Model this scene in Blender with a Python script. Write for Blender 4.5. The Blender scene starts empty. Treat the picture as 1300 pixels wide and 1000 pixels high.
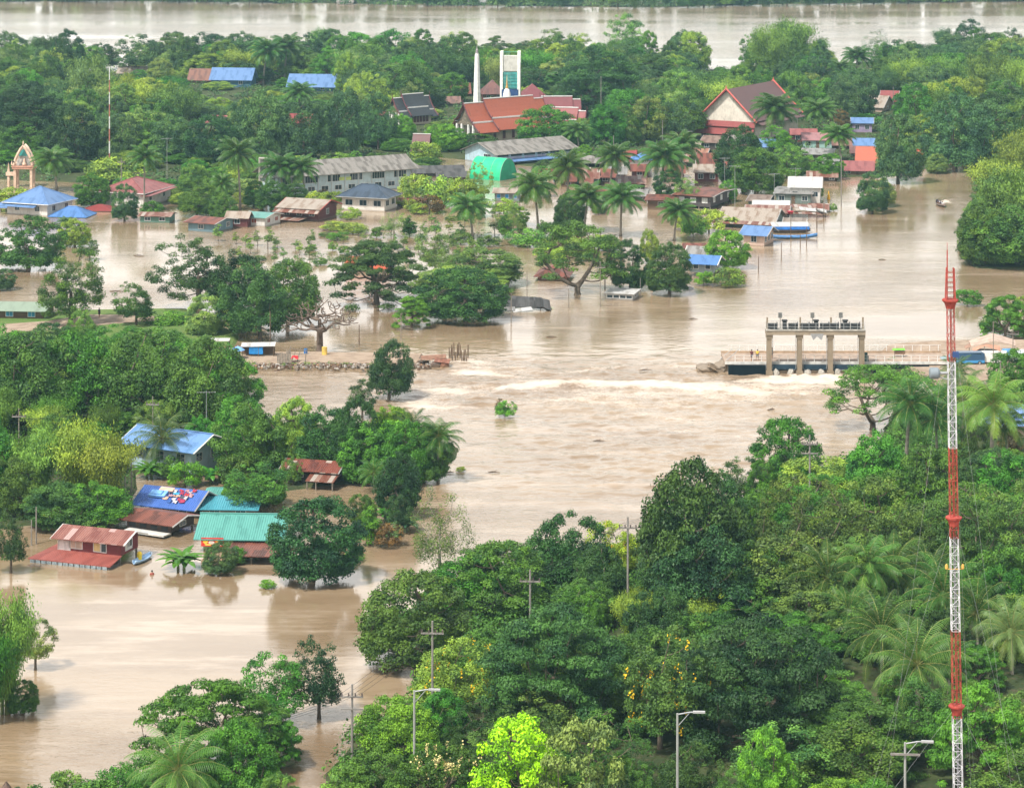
import bpy, bmesh, math, random
import numpy as np
from mathutils import Vector, Matrix
PI = math.pi
scene = bpy.context.scene
col = scene.collection
# ---------------------------------------------------------------- camera, sky, sun, exposure
FPX, HC = 3400.0, 82.0          # focal length in photo pixels (1300 wide), camera height above the flood
cam_data = bpy.data.cameras.new("camera"); cam = bpy.data.objects.new("camera", cam_data); col.objects.link(cam)
cam.location = (0, 0, HC); cam.rotation_euler = (math.radians(90), 0, 0)
cam_data.sensor_width = 36.0; cam_data.lens = 36.0 * FPX / 1300.0; cam_data.shift_y = -700.0 / 1300.0
cam_data.clip_start = 1.0; cam_data.clip_end = 12000
scene.camera = cam
SUN_EL, SUN_AZ = math.radians(58), math.radians(222)     # azimuth clockwise from +Y
world = bpy.data.worlds.new("World"); scene.world = world; world.use_nodes = True
wn, wl = world.node_tree.nodes, world.node_tree.links
bg = wn['Background']; bg.inputs['Strength'].default_value = 0.115
sky = wn.new('ShaderNodeTexSky'); sky.sky_type = 'NISHITA'; sky.sun_disc = False
sky.sun_elevation = SUN_EL; sky.sun_rotation = SUN_AZ; sky.air_density = 1.0; sky.dust_density = 4.0; sky.ozone_density = 1.0
wtc = wn.new('ShaderNodeTexCoord'); wmap = wn.new('ShaderNodeMapping'); wmap.inputs['Scale'].default_value = (1, 1, 2.5)
wno = wn.new('ShaderNodeTexNoise'); wno.inputs['Scale'].default_value = 2.2; wno.inputs['Detail'].default_value = 5
wrp = wn.new('ShaderNodeMapRange'); wrp.inputs['From Min'].default_value = 0.35; wrp.inputs['From Max'].default_value = 0.62
wrp.inputs['To Min'].default_value = 0.7; wrp.inputs['To Max'].default_value = 1.0
wmx = wn.new('ShaderNodeMix'); wmx.data_type = 'RGBA'; wmx.inputs['B'].default_value = (13.8, 13.5, 12.9, 1)   # thin bright overcast
wl.new(wtc.outputs['Generated'], wmap.inputs['Vector']); wl.new(wmap.outputs[0], wno.inputs['Vector'])
wl.new(wno.outputs['Fac'], wrp.inputs['Value'])
wsx = wn.new('ShaderNodeSeparateXYZ'); wl.new(wtc.outputs['Generated'], wsx.inputs[0])      # bright haze low down, thinner cloud overhead
wel = wn.new('ShaderNodeMapRange'); wel.interpolation_type = 'SMOOTHSTEP'; wl.new(wsx.outputs['Z'], wel.inputs['Value'])
for k_, v_ in (('From Min', 0.30), ('From Max', 0.75), ('To Min', 1.0), ('To Max', 0.12)): wel.inputs[k_].default_value = v_
wmu = wn.new('ShaderNodeMath'); wmu.operation = 'MULTIPLY'; wl.new(wrp.outputs[0], wmu.inputs[0]); wl.new(wel.outputs[0], wmu.inputs[1])
wl.new(wmu.outputs[0], wmx.inputs['Factor'])
wl.new(sky.outputs[0], wmx.inputs['A']); wl.new(wmx.outputs['Result'], bg.inputs['Color'])
sd = Vector((math.sin(SUN_AZ) * math.cos(SUN_EL), math.cos(SUN_AZ) * math.cos(SUN_EL), math.sin(SUN_EL)))
sl = bpy.data.lights.new("sun", 'SUN'); sl.energy = 5.0; sl.angle = math.radians(5.0); sl.color = (1.0, 0.97, 0.91)
sun = bpy.data.objects.new("sun", sl); col.objects.link(sun)
sun.rotation_euler = (-sd).to_track_quat('-Z', 'Y').to_euler()
vs = scene.view_settings; vs.view_transform = 'Standard'; vs.look = 'None'; vs.exposure = 0.30; vs.gamma = 1.0
try: vs.use_curve_mapping = False
except Exception: pass
scene.cycles.max_bounces = 5; scene.cycles.diffuse_bounces = 2; scene.cycles.glossy_bounces = 2
scene.cycles.transmission_bounces = 3; scene.cycles.volume_bounces = 0; scene.cycles.caustics_reflective = False

def P(px, py, z=0.0):            # photo pixel -> world point at height z
    D = FPX * (HC - z) / (py + 200.0)
    return Vector(((px - 650.0) * D / FPX, D, z))
def S(py): return (py + 200.0) / HC           # photo pixels per metre on the water at row py
def PX(v): return (650 + v[0] * FPX / v[1], FPX * (HC - v[2]) / v[1] - 200)

# ---------------------------------------------------------------- object helpers
def tag(o, label=None, cat=None, group=None, kind=None):
    if label: o['label'] = label
    if cat: o['category'] = cat
    if group: o['group'] = group
    if kind: o['kind'] = kind
    return o
def link(name, me, parent=None, mats=()):
    o = bpy.data.objects.new(name, me); col.objects.link(o)
    for m in mats: me.materials.append(m)
    if parent: o.parent = parent
    return o
def thing(name, loc, rz, label, cat, group=None):
    o = bpy.data.objects.new(name, None); col.objects.link(o); o.empty_display_size = 0.5
    o.location = loc; o.rotation_euler = (0, 0, rz)
    return tag(o, label, cat, group)
class MB:                        # collects boxes, slabs and tubes into one mesh
    def __init__(s): s.v = []; s.f = []; s.uv = []
    def quad(s, a, b, c, d, uv=None):
        n = len(s.v); s.v += [tuple(a), tuple(b), tuple(c), tuple(d)]; s.f.append((n, n+1, n+2, n+3)); s.uv.append(uv)
    def poly(s, pts, uv=None):
        n = len(s.v); s.v += [tuple(p) for p in pts]; s.f.append(tuple(range(n, n+len(pts)))); s.uv.append(uv)
    def box(s, x0, x1, y0, y1, z0, z1):
        p = [(x0,y0,z0),(x1,y0,z0),(x1,y1,z0),(x0,y1,z0),(x0,y0,z1),(x1,y0,z1),(x1,y1,z1),(x0,y1,z1)]
        n = len(s.v); s.v += p
        for f in ((0,3,2,1),(4,5,6,7),(0,1,5,4),(1,2,6,5),(2,3,7,6),(3,0,4,7)):
            s.f.append(tuple(n+i for i in f)); s.uv.append(None)
        return s
    def slab(s, pts, th, uvs=None):      # thick sheet: top polygon pts (ccw seen from above), thickness down
        n = len(pts); b = len(s.v)
        s.v += [tuple(p) for p in pts] + [(p[0], p[1], p[2]-th) for p in pts]
        s.f.append(tuple(b+i for i in range(n))); s.uv.append(uvs)
        s.f.append(tuple(b+n+i for i in reversed(range(n)))); s.uv.append(None)
        for i in range(n):
            j = (i+1) % n
            s.f.append((b+i, b+n+i, b+n+j, b+j)); s.uv.append(None)
        return s
    def tube(s, pts, rads, n=6, cap=True):
        pts = [Vector(p) for p in pts]; base = len(s.v)
        for i, p in enumerate(pts):
            t = (pts[min(i+1, len(pts)-1)] - pts[max(i-1, 0)])
            t = t.normalized() if t.length > 1e-9 else Vector((0, 0, 1))
            a = t.cross(Vector((0, 0, 1))) if abs(t.z) < 0.95 else t.cross(Vector((1, 0, 0)))
            a.normalize(); b_ = t.cross(a)
            r = rads[i] if hasattr(rads, '__len__') else rads
            for k in range(n):
                q = p + (a*math.cos(2*PI*k/n) + b_*math.sin(2*PI*k/n))*r
                s.v.append(tuple(q))
        for i in range(len(pts)-1):
            for k in range(n):
                k2 = (k+1) % n
                s.f.append((base+i*n+k, base+(i+1)*n+k, base+(i+1)*n+k2, base+i*n+k2)); s.uv.append(None)
        if cap:
            s.f.append(tuple(base+k for k in range(n))); s.uv.append(None)
            m = base+(len(pts)-1)*n; s.f.append(tuple(m+k for k in reversed(range(n)))); s.uv.append(None)
        return s
    def lathe(s, prof, cx=0, cy=0, n=12):
        base = len(s.v)
        for r, z in prof:
            for k in range(n): s.v.append((cx+r*math.cos(2*PI*k/n), cy+r*math.sin(2*PI*k/n), z))
        for i in range(len(prof)-1):
            for k in range(n):
                k2 = (k+1) % n
                s.f.append((base+i*n+k, base+i*n+k2, base+(i+1)*n+k2, base+(i+1)*n+k)); s.uv.append(None)
        s.f.append(tuple(base+k for k in reversed(range(n)))); s.uv.append(None)
        m = base+(len(prof)-1)*n; s.f.append(tuple(m+k for k in range(n))); s.uv.append(None)
        return s
    def build(s, name, mat, parent=None, smooth=False):
        me = bpy.data.meshes.new(name); me.from_pydata(s.v, [], s.f)
        if any(u is not None for u in s.uv):
            ul = me.uv_layers.new(name='UVMap'); k = 0
            for f, u in zip(s.f, s.uv):
                for i in range(len(f)):
                    if u is not None: ul.data[k].uv = u[i]
                    else:
                        v = s.v[f[i]]; ul.data[k].uv = (v[0], v[2]+v[1])
                    k += 1
        me.materials.append(mat)
        if smooth: me.shade_smooth()
        me.update()
        return link(name, me, parent)

# ---------------------------------------------------------------- materials
MC = {}
class NT:
    def __init__(s, name):
        s.m = bpy.data.materials.new(name); s.m.use_nodes = True; s.n = s.m.node_tree.nodes; s.l = s.m.node_tree.links
        s.b = s.n['Principled BSDF']
    def new(s, t, **kw):
        o = s.n.new(t)
        for k, v in kw.items():
            if k in o.inputs.keys(): o.inputs[k].default_value = v
            else: setattr(o, k, v)
        return o
    def noise(s, scale, detail=3, vec=None, rough=0.55):
        o = s.new('ShaderNodeTexNoise'); o.inputs['Scale'].default_value = scale; o.inputs['Detail'].default_value = detail
        o.inputs['Roughness'].default_value = rough
        if vec is not None: s.l.new(vec, o.inputs['Vector'])
        return o.outputs['Fac']
    def vmap(s, src, sc=(1, 1, 1), rot=(0, 0, 0)):
        o = s.new('ShaderNodeMapping'); o.inputs['Scale'].default_value = sc; o.inputs['Rotation'].default_value = rot
        s.l.new(src, o.inputs['Vector']); return o.outputs[0]
    def rng(s, v, a, b, c=0.0, d=1.0, smooth=True):
        o = s.new('ShaderNodeMapRange'); o.interpolation_type = 'SMOOTHSTEP' if smooth else 'LINEAR'
        s.l.new(v, o.inputs['Value'])
        for k, x in zip(('From Min', 'From Max', 'To Min', 'To Max'), (a, b, c, d)): o.inputs[k].default_value = x
        return o.outputs[0]
    def mix(s, f, a, b, mode='MIX'):
        o = s.new('ShaderNodeMix'); o.data_type = 'RGBA'; o.blend_type = mode
        for sock, v in (('Factor', f), ('A', a), ('B', b)):
            if isinstance(v, (int, float)): o.inputs[sock].default_value = v
            elif isinstance(v, tuple): o.inputs[sock].default_value = v if len(v) == 4 else v + (1,)
            else: s.l.new(v, o.inputs[sock])
        return o.outputs['Result']
    def math(s, op, a, b=0.0):
        o = s.new('ShaderNodeMath'); o.operation = op
        for i, v in enumerate((a, b)):
            if isinstance(v, (int, float)): o.inputs[i].default_value = v
            else: s.l.new(v, o.inputs[i])
        return o.outputs[0]
    def bump(s, h, strength=0.3, dist=0.05):
        o = s.new('ShaderNodeBump'); o.inputs['Strength'].default_value = strength; o.inputs['Distance'].default_value = dist
        s.l.new(h, o.inputs['Height']); s.l.new(o.outputs[0], s.b.inputs['Normal'])
    def col(s, c, rough=0.7, spec=0.3):
        if isinstance(c, tuple): s.b.inputs['Base Color'].default_value = c + (1,)
        else: s.l.new(c, s.b.inputs['Base Color'])
        s.b.inputs['Roughness'].default_value = rough; s.b.inputs['Specular IOR Level'].default_value = spec
        return s.m
def sc(c, k): return tuple(min(1.0, x*k) for x in c)
def mat_plain(c, rough=0.75, spec=0.25, var=0.25, scale=1.2):
    key = ('p', c, rough, var)
    if key in MC: return MC[key]
    t = NT('surface'); tc = t.new('ShaderNodeTexCoord').outputs['Object']
    f = t.noise(scale, 5, tc); MC[key] = t.col(t.mix(t.rng(f, 0.3, 0.7), sc(c, 1-var), sc(c, 1+var*0.6)), rough, spec)
    return MC[key]
def mat_wall(c, plank=None):     # painted or wooden wall with a flood tide-mark and grime
    c = sc(c, .88)
    key = ('w', c, plank)
    if key in MC: return MC[key]
    t = NT('wall'); tc = t.new('ShaderNodeTexCoord').outputs['Object']
    n1 = t.noise(0.8, 5, tc); n2 = t.noise(3.0, 4, t.vmap(tc, (1, 1, 0.25)))
    c1 = t.mix(t.rng(n1, 0.35, 0.75, 0, 0.55), c, sc(c, 0.6))
    c1 = t.mix(t.rng(n2, 0.5, 0.8, 0, 0.5), c1, (0.16, 0.12, 0.08))
    if plank:
        sx = t.new('ShaderNodeSeparateXYZ'); t.l.new(tc, sx.inputs[0])
        a = sx.outputs['Z'] if plank == 'h' else t.math('ADD', sx.outputs['X'], sx.outputs['Y'])
        w = t.math('FRACT', t.math('MULTIPLY', a, 4.5)); k = t.math('FLOOR', t.math('MULTIPLY', a, 4.5))
        wnz = t.new('ShaderNodeTexWhiteNoise'); wnz.noise_dimensions = '1D'; t.l.new(k, wnz.inputs['W'])
        c1 = t.mix(t.math('MULTIPLY', wnz.outputs['Value'], 0.45), c1, sc(c, 0.55))
        t.bump(t.rng(w, 0.0, 0.15), 0.5, 0.03)
    sz = t.new('ShaderNodeSeparateXYZ'); t.l.new(tc, sz.inputs[0])
    tide = t.rng(t.math('ADD', sz.outputs['Z'], t.math('MULTIPLY', n1, 0.3)), 0.25, 0.5, 0.55, 0.0)
    c1 = t.mix(tide, c1, (0.17, 0.12, 0.075))
    MC[key] = t.col(c1, 0.8, 0.2); return MC[key]
def mat_sheet(c1, c2, amount=0.5, patch=None, gloss=0.5):     # corrugated sheets: each sheet its own wear, rust stains run down
    c1, c2 = sc(c1, .62), sc(c2, .62); patch = sc(patch, .62) if patch else None
    key = ('s', c1, c2, amount, patch)
    if key in MC: return MC[key]
    t = NT('roof_sheet'); tc = t.new('ShaderNodeTexCoord'); uv = tc.outputs['UV']
    sx = t.new('ShaderNodeSeparateXYZ'); t.l.new(uv, sx.inputs[0])
    u = sx.outputs['X']
    k = t.math('FLOOR', t.math('MULTIPLY', u, 1.3))
    kv = t.math('FLOOR', t.math('MULTIPLY', sx.outputs['Y'], 0.42))
    wn_ = t.new('ShaderNodeTexWhiteNoise'); wn_.noise_dimensions = '2D'
    cb = t.new('ShaderNodeCombineXYZ'); t.l.new(k, cb.inputs[0]); t.l.new(kv, cb.inputs[1]); t.l.new(cb.outputs[0], wn_.inputs['Vector'])
    n1 = t.noise(0.7, 6, t.vmap(uv, (1.6, 0.45, 1))); n2 = t.noise(2.4, 5, t.vmap(uv, (2.5, 0.35, 1)))
    f = t.math('ADD', t.math('MULTIPLY', n1, 0.9), t.math('MULTIPLY', wn_.outputs['Value'], 0.35))
    m = t.rng(f, 0.75 - amount*0.5, 1.0 - amount*0.4)
    cc = t.mix(m, c1, c2)
    cc = t.mix(t.rng(n2, 0.5, 0.75, 0, 0.45), cc, sc(c2, 0.55))
    if patch:
        cc = t.mix(t.rng(wn_.outputs['Value'], 0.86, 0.87), cc, patch)
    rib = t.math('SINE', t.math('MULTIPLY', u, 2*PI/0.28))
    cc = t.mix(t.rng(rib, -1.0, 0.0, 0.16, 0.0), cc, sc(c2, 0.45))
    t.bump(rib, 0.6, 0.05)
    MC[key] = t.col(cc, gloss, 0.35); return MC[key]
def mat_tile(c1, c2, gloss=0.55):                              # small glazed tiles in courses
    c1, c2 = sc(c1, .66), sc(c2, .66)
    key = ('t', c1, c2)
    if key in MC: return MC[key]
    t = NT('roof_tile'); uv = t.new('ShaderNodeTexCoord').outputs['UV']
    br = t.new('ShaderNodeTexBrick'); br.inputs['Scale'].default_value = 2.2; br.inputs['Mortar Size'].default_value = 0.03
    br.inputs['Color1'].default_value = c1+(1,); br.inputs['Color2'].default_value = sc(c1, 0.8)+(1,); br.inputs['Mortar'].default_value = sc(c2, 0.5)+(1,)
    t.l.new(uv, br.inputs['Vector'])
    n = t.noise(0.35, 6, uv); n2 = t.noise(1.8, 5, t.vmap(uv, (2, 0.5, 1)))
    cc = t.mix(t.rng(n, 0.35, 0.75, 0, 0.8), br.outputs['Color'], c2)
    cc = t.mix(t.rng(n2, 0.5, 0.8, 0, 0.5), cc, sc(c2, 0.45))
    t.bump(br.outputs['Fac'], -0.4, 0.03)
    MC[key] = t.col(cc, gloss, 0.35); return MC[key]
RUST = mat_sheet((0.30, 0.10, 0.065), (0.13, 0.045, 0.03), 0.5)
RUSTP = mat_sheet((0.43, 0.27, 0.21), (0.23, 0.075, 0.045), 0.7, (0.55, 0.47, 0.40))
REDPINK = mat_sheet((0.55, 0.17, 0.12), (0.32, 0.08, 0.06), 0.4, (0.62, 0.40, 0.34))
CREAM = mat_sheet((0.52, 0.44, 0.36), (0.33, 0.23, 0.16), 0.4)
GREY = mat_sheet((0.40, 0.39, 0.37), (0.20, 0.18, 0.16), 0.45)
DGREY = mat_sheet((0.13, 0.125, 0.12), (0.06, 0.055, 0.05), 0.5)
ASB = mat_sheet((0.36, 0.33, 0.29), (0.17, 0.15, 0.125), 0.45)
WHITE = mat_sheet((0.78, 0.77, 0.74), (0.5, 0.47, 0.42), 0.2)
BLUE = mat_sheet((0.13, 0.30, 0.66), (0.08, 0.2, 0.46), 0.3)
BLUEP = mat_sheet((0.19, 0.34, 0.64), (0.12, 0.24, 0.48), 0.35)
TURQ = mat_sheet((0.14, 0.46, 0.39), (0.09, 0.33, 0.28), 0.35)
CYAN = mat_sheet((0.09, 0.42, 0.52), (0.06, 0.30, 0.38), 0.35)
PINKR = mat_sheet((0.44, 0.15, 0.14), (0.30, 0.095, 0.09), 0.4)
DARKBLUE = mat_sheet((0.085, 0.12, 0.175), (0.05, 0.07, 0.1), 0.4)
TORANGE = mat_tile((0.52, 0.135, 0.065), (0.36, 0.10, 0.06))
TMAROON = mat_tile((0.22, 0.06, 0.06), (0.13, 0.055, 0.05))
TRED = mat_tile((0.42, 0.07, 0.06), (0.26, 0.05, 0.05))
TPINK = mat_tile((0.33, 0.08, 0.085), (0.22, 0.06, 0.07))
TBROWN = mat_tile((0.22, 0.105, 0.095), (0.14, 0.07, 0.065))
TDARK = mat_tile((0.075, 0.08, 0.09), (0.04, 0.045, 0.05))
ORANGE = mat_tile((0.72, 0.15, 0.06), (0.5, 0.10, 0.045))
GLASS = NT('window_glass').col((0.02, 0.035, 0.045), 0.12, 0.6)
FRAMEW = mat_plain((0.62, 0.62, 0.6), 0.6, 0.3, 0.1)
WOOD = mat_plain((0.13, 0.085, 0.055), 0.85, 0.15, 0.4, 3.0)
WOODG = mat_plain((0.22, 0.19, 0.155), 0.85, 0.15, 0.35, 3.0)
CONC = mat_plain((0.36, 0.335, 0.29), 0.85, 0.2, 0.35, 1.5)
CONCP = mat_plain((0.5, 0.48, 0.44), 0.85, 0.2, 0.2, 1.5)
METAL = mat_plain((0.30, 0.31, 0.31), 0.4, 0.5, 0.15)
DARK = mat_plain((0.03, 0.03, 0.032), 0.7, 0.2, 0.3)
# ---------------------------------------------------------------- water, land
def smooth1(x, a, b): t = np.clip((x-a)/(b-a), 0, 1); return t*t*(3-2*t)
def vnoise(x, y, seed=0):        # smooth value noise, numpy
    rs = np.random.RandomState(seed); T = rs.rand(256, 256)
    xi = np.floor(x).astype(int); yi = np.floor(y).astype(int); fx = x-xi; fy = y-yi
    fx = fx*fx*(3-2*fx); fy = fy*fy*(3-2*fy)
    g = lambda i, j: T[i & 255, j & 255]
    return (g(xi, yi)*(1-fx)+g(xi+1, yi)*fx)*(1-fy)+(g(xi, yi+1)*(1-fx)+g(xi+1, yi+1)*fx)*fy
def fbm(x, y, seed=0, o=4):
    r = 0; a = 0.5
    for i in range(o): r = r + a*vnoise(x*2**i+i*17.3, y*2**i+i*9.1, seed+i); a *= 0.5
    return r
def water_material():
    t = NT('flood_water'); geo = t.new('ShaderNodeNewGeometry').outputs['Position']
    at = t.new('ShaderNodeAttribute'); at.attribute_name = 'foam'
    rg = t.new('ShaderNodeAttribute'); rg.attribute_name = 'rough'
    silt = t.noise(0.03, 7, t.vmap(geo, (0.6, 1.2, 1)), 0.68)
    base = t.mix(t.rng(silt, 0.35, 0.65), (0.180, 0.120, 0.068), (0.275, 0.200, 0.125))
    lace = t.noise(0.42, 8, t.vmap(geo, (0.45, 1.0, 1)), 0.78); lace2 = t.noise(2.2, 5, geo, 0.6)
    th = t.math('ADD', t.math('MULTIPLY', at.outputs['Fac'], 0.62), t.math('MULTIPLY', lace2, 0.30))
    fm = t.rng(t.math('ADD', th, t.math('MULTIPLY', lace, 1.3)), 1.10, 1.52, 0, 0.82)
    streak = t.rng(t.noise(0.10, 8, t.vmap(geo, (0.35, 1.6, 1), (0, 0, 0.12)), 0.72), 0.50, 0.66, 0, 0.6)
    base = t.mix(streak, base, (0.40, 0.315, 0.23))
    scum = t.rng(t.noise(0.06, 9, t.vmap(geo, (0.5, 1.8, 1), (0, 0, -0.2)), 0.75), 0.56, 0.70, 0, 0.65)
    base = t.mix(scum, base, (0.16, 0.10, 0.055))
    c = t.mix(fm, base, (0.58, 0.49, 0.40))
    n1 = t.noise(0.22, 6, t.vmap(geo, (0.45, 1.5, 1)), 0.65); n2 = t.noise(0.9, 5, t.vmap(geo, (0.7, 1.3, 1))); n3 = t.noise(3.5, 3, geo)
    gust = t.rng(t.noise(0.012, 3, t.vmap(geo, (0.5, 1.6, 1))), 0.38, 0.62, 0.12, 1.35)
    h = t.math('ADD', t.math('MULTIPLY', n1, 0.55), t.math('ADD', t.math('MULTIPLY', n2, 0.42), t.math('MULTIPLY', n3, 0.09)))
    b = t.new('ShaderNodeBump'); b.inputs['Distance'].default_value = 0.32; t.l.new(h, b.inputs['Height'])
    t.l.new(t.math('ADD', t.math('MULTIPLY', gust, 0.62), t.math('MULTIPLY', rg.outputs['Fac'], 0.6)), b.inputs['Strength'])
    t.l.new(b.outputs[0], t.b.inputs['Normal'])
    t.col(c, 0.15, 0.5); t.b.inputs['IOR'].default_value = 1.7
    ro = t.rng(fm, 0, 1, 0.10, 0.75); t.l.new(ro, t.b.inputs['Roughness'])
    return t.m
def make_water():
    def axis(lo, hi, fl, fh, fine, grow):
        mid = list(np.arange(fl, fh, fine)); a = []; st = fine; x = fl
        while x > lo: st = min(st*grow, 60); x -= st; a.append(x)
        b = []; st = fine; x = mid[-1]
        while x < hi: st = min(st*grow, 60); x += st; b.append(x)
        return np.array(a[::-1] + mid + b)
    xs = axis(-3000, 3000, -62, 85, 0.40, 1.25); ys = axis(100, 4200, 335, 455, 0.36, 1.22)
    xs = np.unique(np.round(np.concatenate([xs, np.arange(90, 128, .6)]), 3)); ys = np.unique(np.round(np.concatenate([ys, np.arange(588, 634, .6)]), 3))
    X, Y = np.meshgrid(xs, ys); px = 650+X*FPX/Y; py = FPX*HC/Y-200
    def blob(cx, cy, rx, ry): return np.exp(-(((px-cx)/rx)**2+((py-cy)/ry)**2))
    # rapids below the broken causeway and the weir
    region = np.clip(1.25*blob(760, 490, 330, 34)+0.9*blob(560, 478, 90, 30)+0.6*blob(900, 560, 260, 60)+blob(1030, 486, 90, 16)+0.5*blob(760, 600, 260, 70), 0, 1)
    line = lambda yy, w: np.exp(-((py-yy)/w)**2)
    foam = 0.66*line(491+0.00016*(px-740)**2+9*(fbm(X*.09,Y*0,2)-.5), 3.4)*(.55+.9*fbm(X*.15,Y*.15,14))*smooth1(px, 585, 660)*(1-smooth1(px, 925, 1010))
    foam += 0.33*line(501, 8)*smooth1(px, 640, 760)*(1-smooth1(px, 950, 1060))
    foam += 0.62*blob(525, 514, 34, 9)+0.55*blob(568, 497, 45, 6)+0.5*blob(606, 474, 34, 4)+0.5*blob(600, 459, 30, 5)+0.3*blob(560, 520, 40, 8)
    foam += 0.62*line(482, 4.5)*smooth1(px, 955, 990)*(1-smooth1(px, 1075, 1120))+0.35*line(492, 8)*smooth1(px, 900, 980)*(1-smooth1(px, 1040, 1100))
    for cx in (984, 1010, 1021, 1048, 1060, 1088): foam += 0.5*blob(cx, 477, 6, 5)
    foam += 0.5*blob(880, 464, 30, 3)+0.35*blob(880, 445, 40, 5)+0.3*blob(470, 548, 60, 14)
    for yc, wd_, am, xa, xb in ((470,2.6,.40,560,700),(479,2.6,.34,600,770),(513,3.5,.30,600,900),(455,2.6,.42,800,890),(441,3.5,.30,820,905),(530,4.5,.24,650,960),(463,2.2,.45,585,640),(466,3.0,.34,700,900),(548,5,.20,700,1000),(487,2.4,.34,880,1010)):
        foam += am*line(yc+4*np.sin(px/37.0+yc)+3*(fbm(X*.2, Y*0+yc, 6)-.5), wd_)*smooth1(px, xa, xa+40)*(1-smooth1(px, xb-50, xb))*(.4+1.1*fbm(X*.25, Y*.25, 9))
    foam += 0.47*region
    # wake of the motor boat
    wk = (px-1196)
    foam += 0.95*np.exp(-((py-(256+0.10*wk))/1.6)**2)*(wk > 0)*np.exp(-np.clip(wk, 0, None)/34)+0.85*np.exp(-((py-(256-0.24*wk))/2.2)**2)*(wk > 0)*np.exp(-np.clip(wk, 0, None)/26)
    foam += 0.5*blob(1180, 258, 16, 3)
    amp = region*0.6
    Z = amp*(fbm(X*0.22, Y*0.45, 3)-0.45)*1.6+amp*0.5*(fbm(X*0.9, Y*1.3, 8)-0.45)
    Z += 0.55*np.exp(-((py-488.5)/4.0)**2)*smooth1(px, 600, 700)*(1-smooth1(px, 880, 980))*(0.55+0.9*fbm(X*0.3, Y*0.3, 5))
    Z += np.clip(foam, 0, 1)*0.45*(fbm(X*0.8, Y*0.8, 11)-0.42)
    nx, ny = len(xs), len(ys)
    V = np.stack([X, Y, Z], -1).reshape(-1, 3)
    i = np.arange(nx*ny).reshape(ny, nx)
    F = np.stack([i[:-1, :-1], i[:-1, 1:], i[1:, 1:], i[1:, :-1]], -1).reshape(-1, 4)
    me = raw_mesh('flood_water', V, F); me.shade_smooth()
    for nm, arr in (('foam', foam), ('rough', region)):
        a = me.attributes.new(nm, 'FLOAT', 'POINT'); a.data.foreach_set('value', arr.reshape(-1).astype(np.float32))
    o = link('flood_water', me, None, [water_material()]); o['kind'] = 'structure'
def raw_mesh(name, V, F):
    me = bpy.data.meshes.new(name); V = np.asarray(V, np.float32); F = np.asarray(F, np.int32)
    me.vertices.add(len(V)); me.vertices.foreach_set('co', V.reshape(-1))
    k = F.shape[1]; me.loops.add(F.size); me.loops.foreach_set('vertex_index', F.reshape(-1))
    me.polygons.add(len(F)); me.polygons.foreach_set('loop_start', np.arange(0, F.size, k, dtype=np.int32))
    me.polygons.foreach_set('loop_total', np.full(len(F), k, np.int32))
    me.update(calc_edges=True); return me
make_water()

def ground_material(c1, c2, c3, scale=0.15):
    t = NT('soil'); geo = t.new('ShaderNodeNewGeometry').outputs['Position']
    n1 = t.noise(scale, 6, geo); n2 = t.noise(scale*9, 5, geo)
    c = t.mix(t.rng(n1, 0.4, 0.6), c1, c2); c = t.mix(t.rng(n2, 0.5, 0.7, 0, 0.8), c, c3)
    t.bump(n2, 0.6, 0.2); return t.col(c, 0.95, 0.1)
GRASSY = ground_material((0.035, 0.05, 0.02), (0.055, 0.07, 0.025), (0.085, 0.07, 0.045))
SANDY = ground_material((0.32, 0.245, 0.18), (0.24, 0.175, 0.125), (0.37, 0.31, 0.25), 0.5)
LAWN = ground_material((0.075, 0.14, 0.03), (0.10, 0.15, 0.04), (0.20, 0.19, 0.08), 0.3)
def inside(x, y, poly):
    c = False; n = len(poly); j = n-1
    for i in range(n):
        xi, yi = poly[i]; xj, yj = poly[j]
        if (yi > y) != (yj > y) and x < (xj-xi)*(y-yi)/(yj-yi)+xi: c = not c
        j = i
    return c
def land(name, pix, z, mat, skirt=1.6, wob=0.5, seed=1):
    rr = random.Random(seed); pts = []
    for k in range(len(pix)):
        a = P(*pix[k]); b = P(*pix[(k+1) % len(pix)]); n = max(1, int((b-a).length/4))
        for i in range(n):
            q = a.lerp(b, i/n); pts.append(Vector((q.x+rr.uniform(-wob, wob), q.y+rr.uniform(-wob, wob), 0)))
    cx = sum(p.x for p in pts)/len(pts); cy = sum(p.y for p in pts)/len(pts)
    area = sum(pts[i].x*pts[(i+1) % len(pts)].y-pts[(i+1) % len(pts)].x*pts[i].y for i in range(len(pts)))
    if area < 0: pts.reverse()
    bm = bmesh.new(); top = [bm.verts.new((p.x, p.y, z)) for p in pts]; n = len(pts)
    bot = []
    for i, p in enumerate(pts):
        t = pts[(i+1) % n]-pts[i-1]; nn = Vector((t.y, -t.x, 0)).normalized()
        q = p+nn*skirt*rr.uniform(0.6, 1.2); bot.append(bm.verts.new((q.x, q.y, -0.6)))
    from mathutils.geometry import tessellate_polygon
    for tri in tessellate_polygon([[Vector((p.x, p.y, 0)) for p in pts]]):
        a_, b_, c_ = (pts[i] for i in tri)
        if (b_-a_).cross(c_-a_).z < 0: tri = tri[::-1]
        try: bm.faces.new([top[i] for i in tri])
        except ValueError: pass
    for i in range(n): bm.faces.new((top[i], bot[i], bot[(i+1) % n], top[(i+1) % n]))
    me = bpy.data.meshes.new(name); bm.to_mesh(me); bm.free(); me.materials.append(mat)
    o = link(name, me); o['kind'] = 'structure'; return o
FOREST_NEAR = [(1330,1200),(460,1200),(415,1000),(450,940),(520,890),(540,850),(470,800),(560,760),(650,720),(720,700),(800,700),(850,660),(960,630),(1040,600),(1120,570),(1140,520),(1200,500),(1330,505)]
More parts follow.
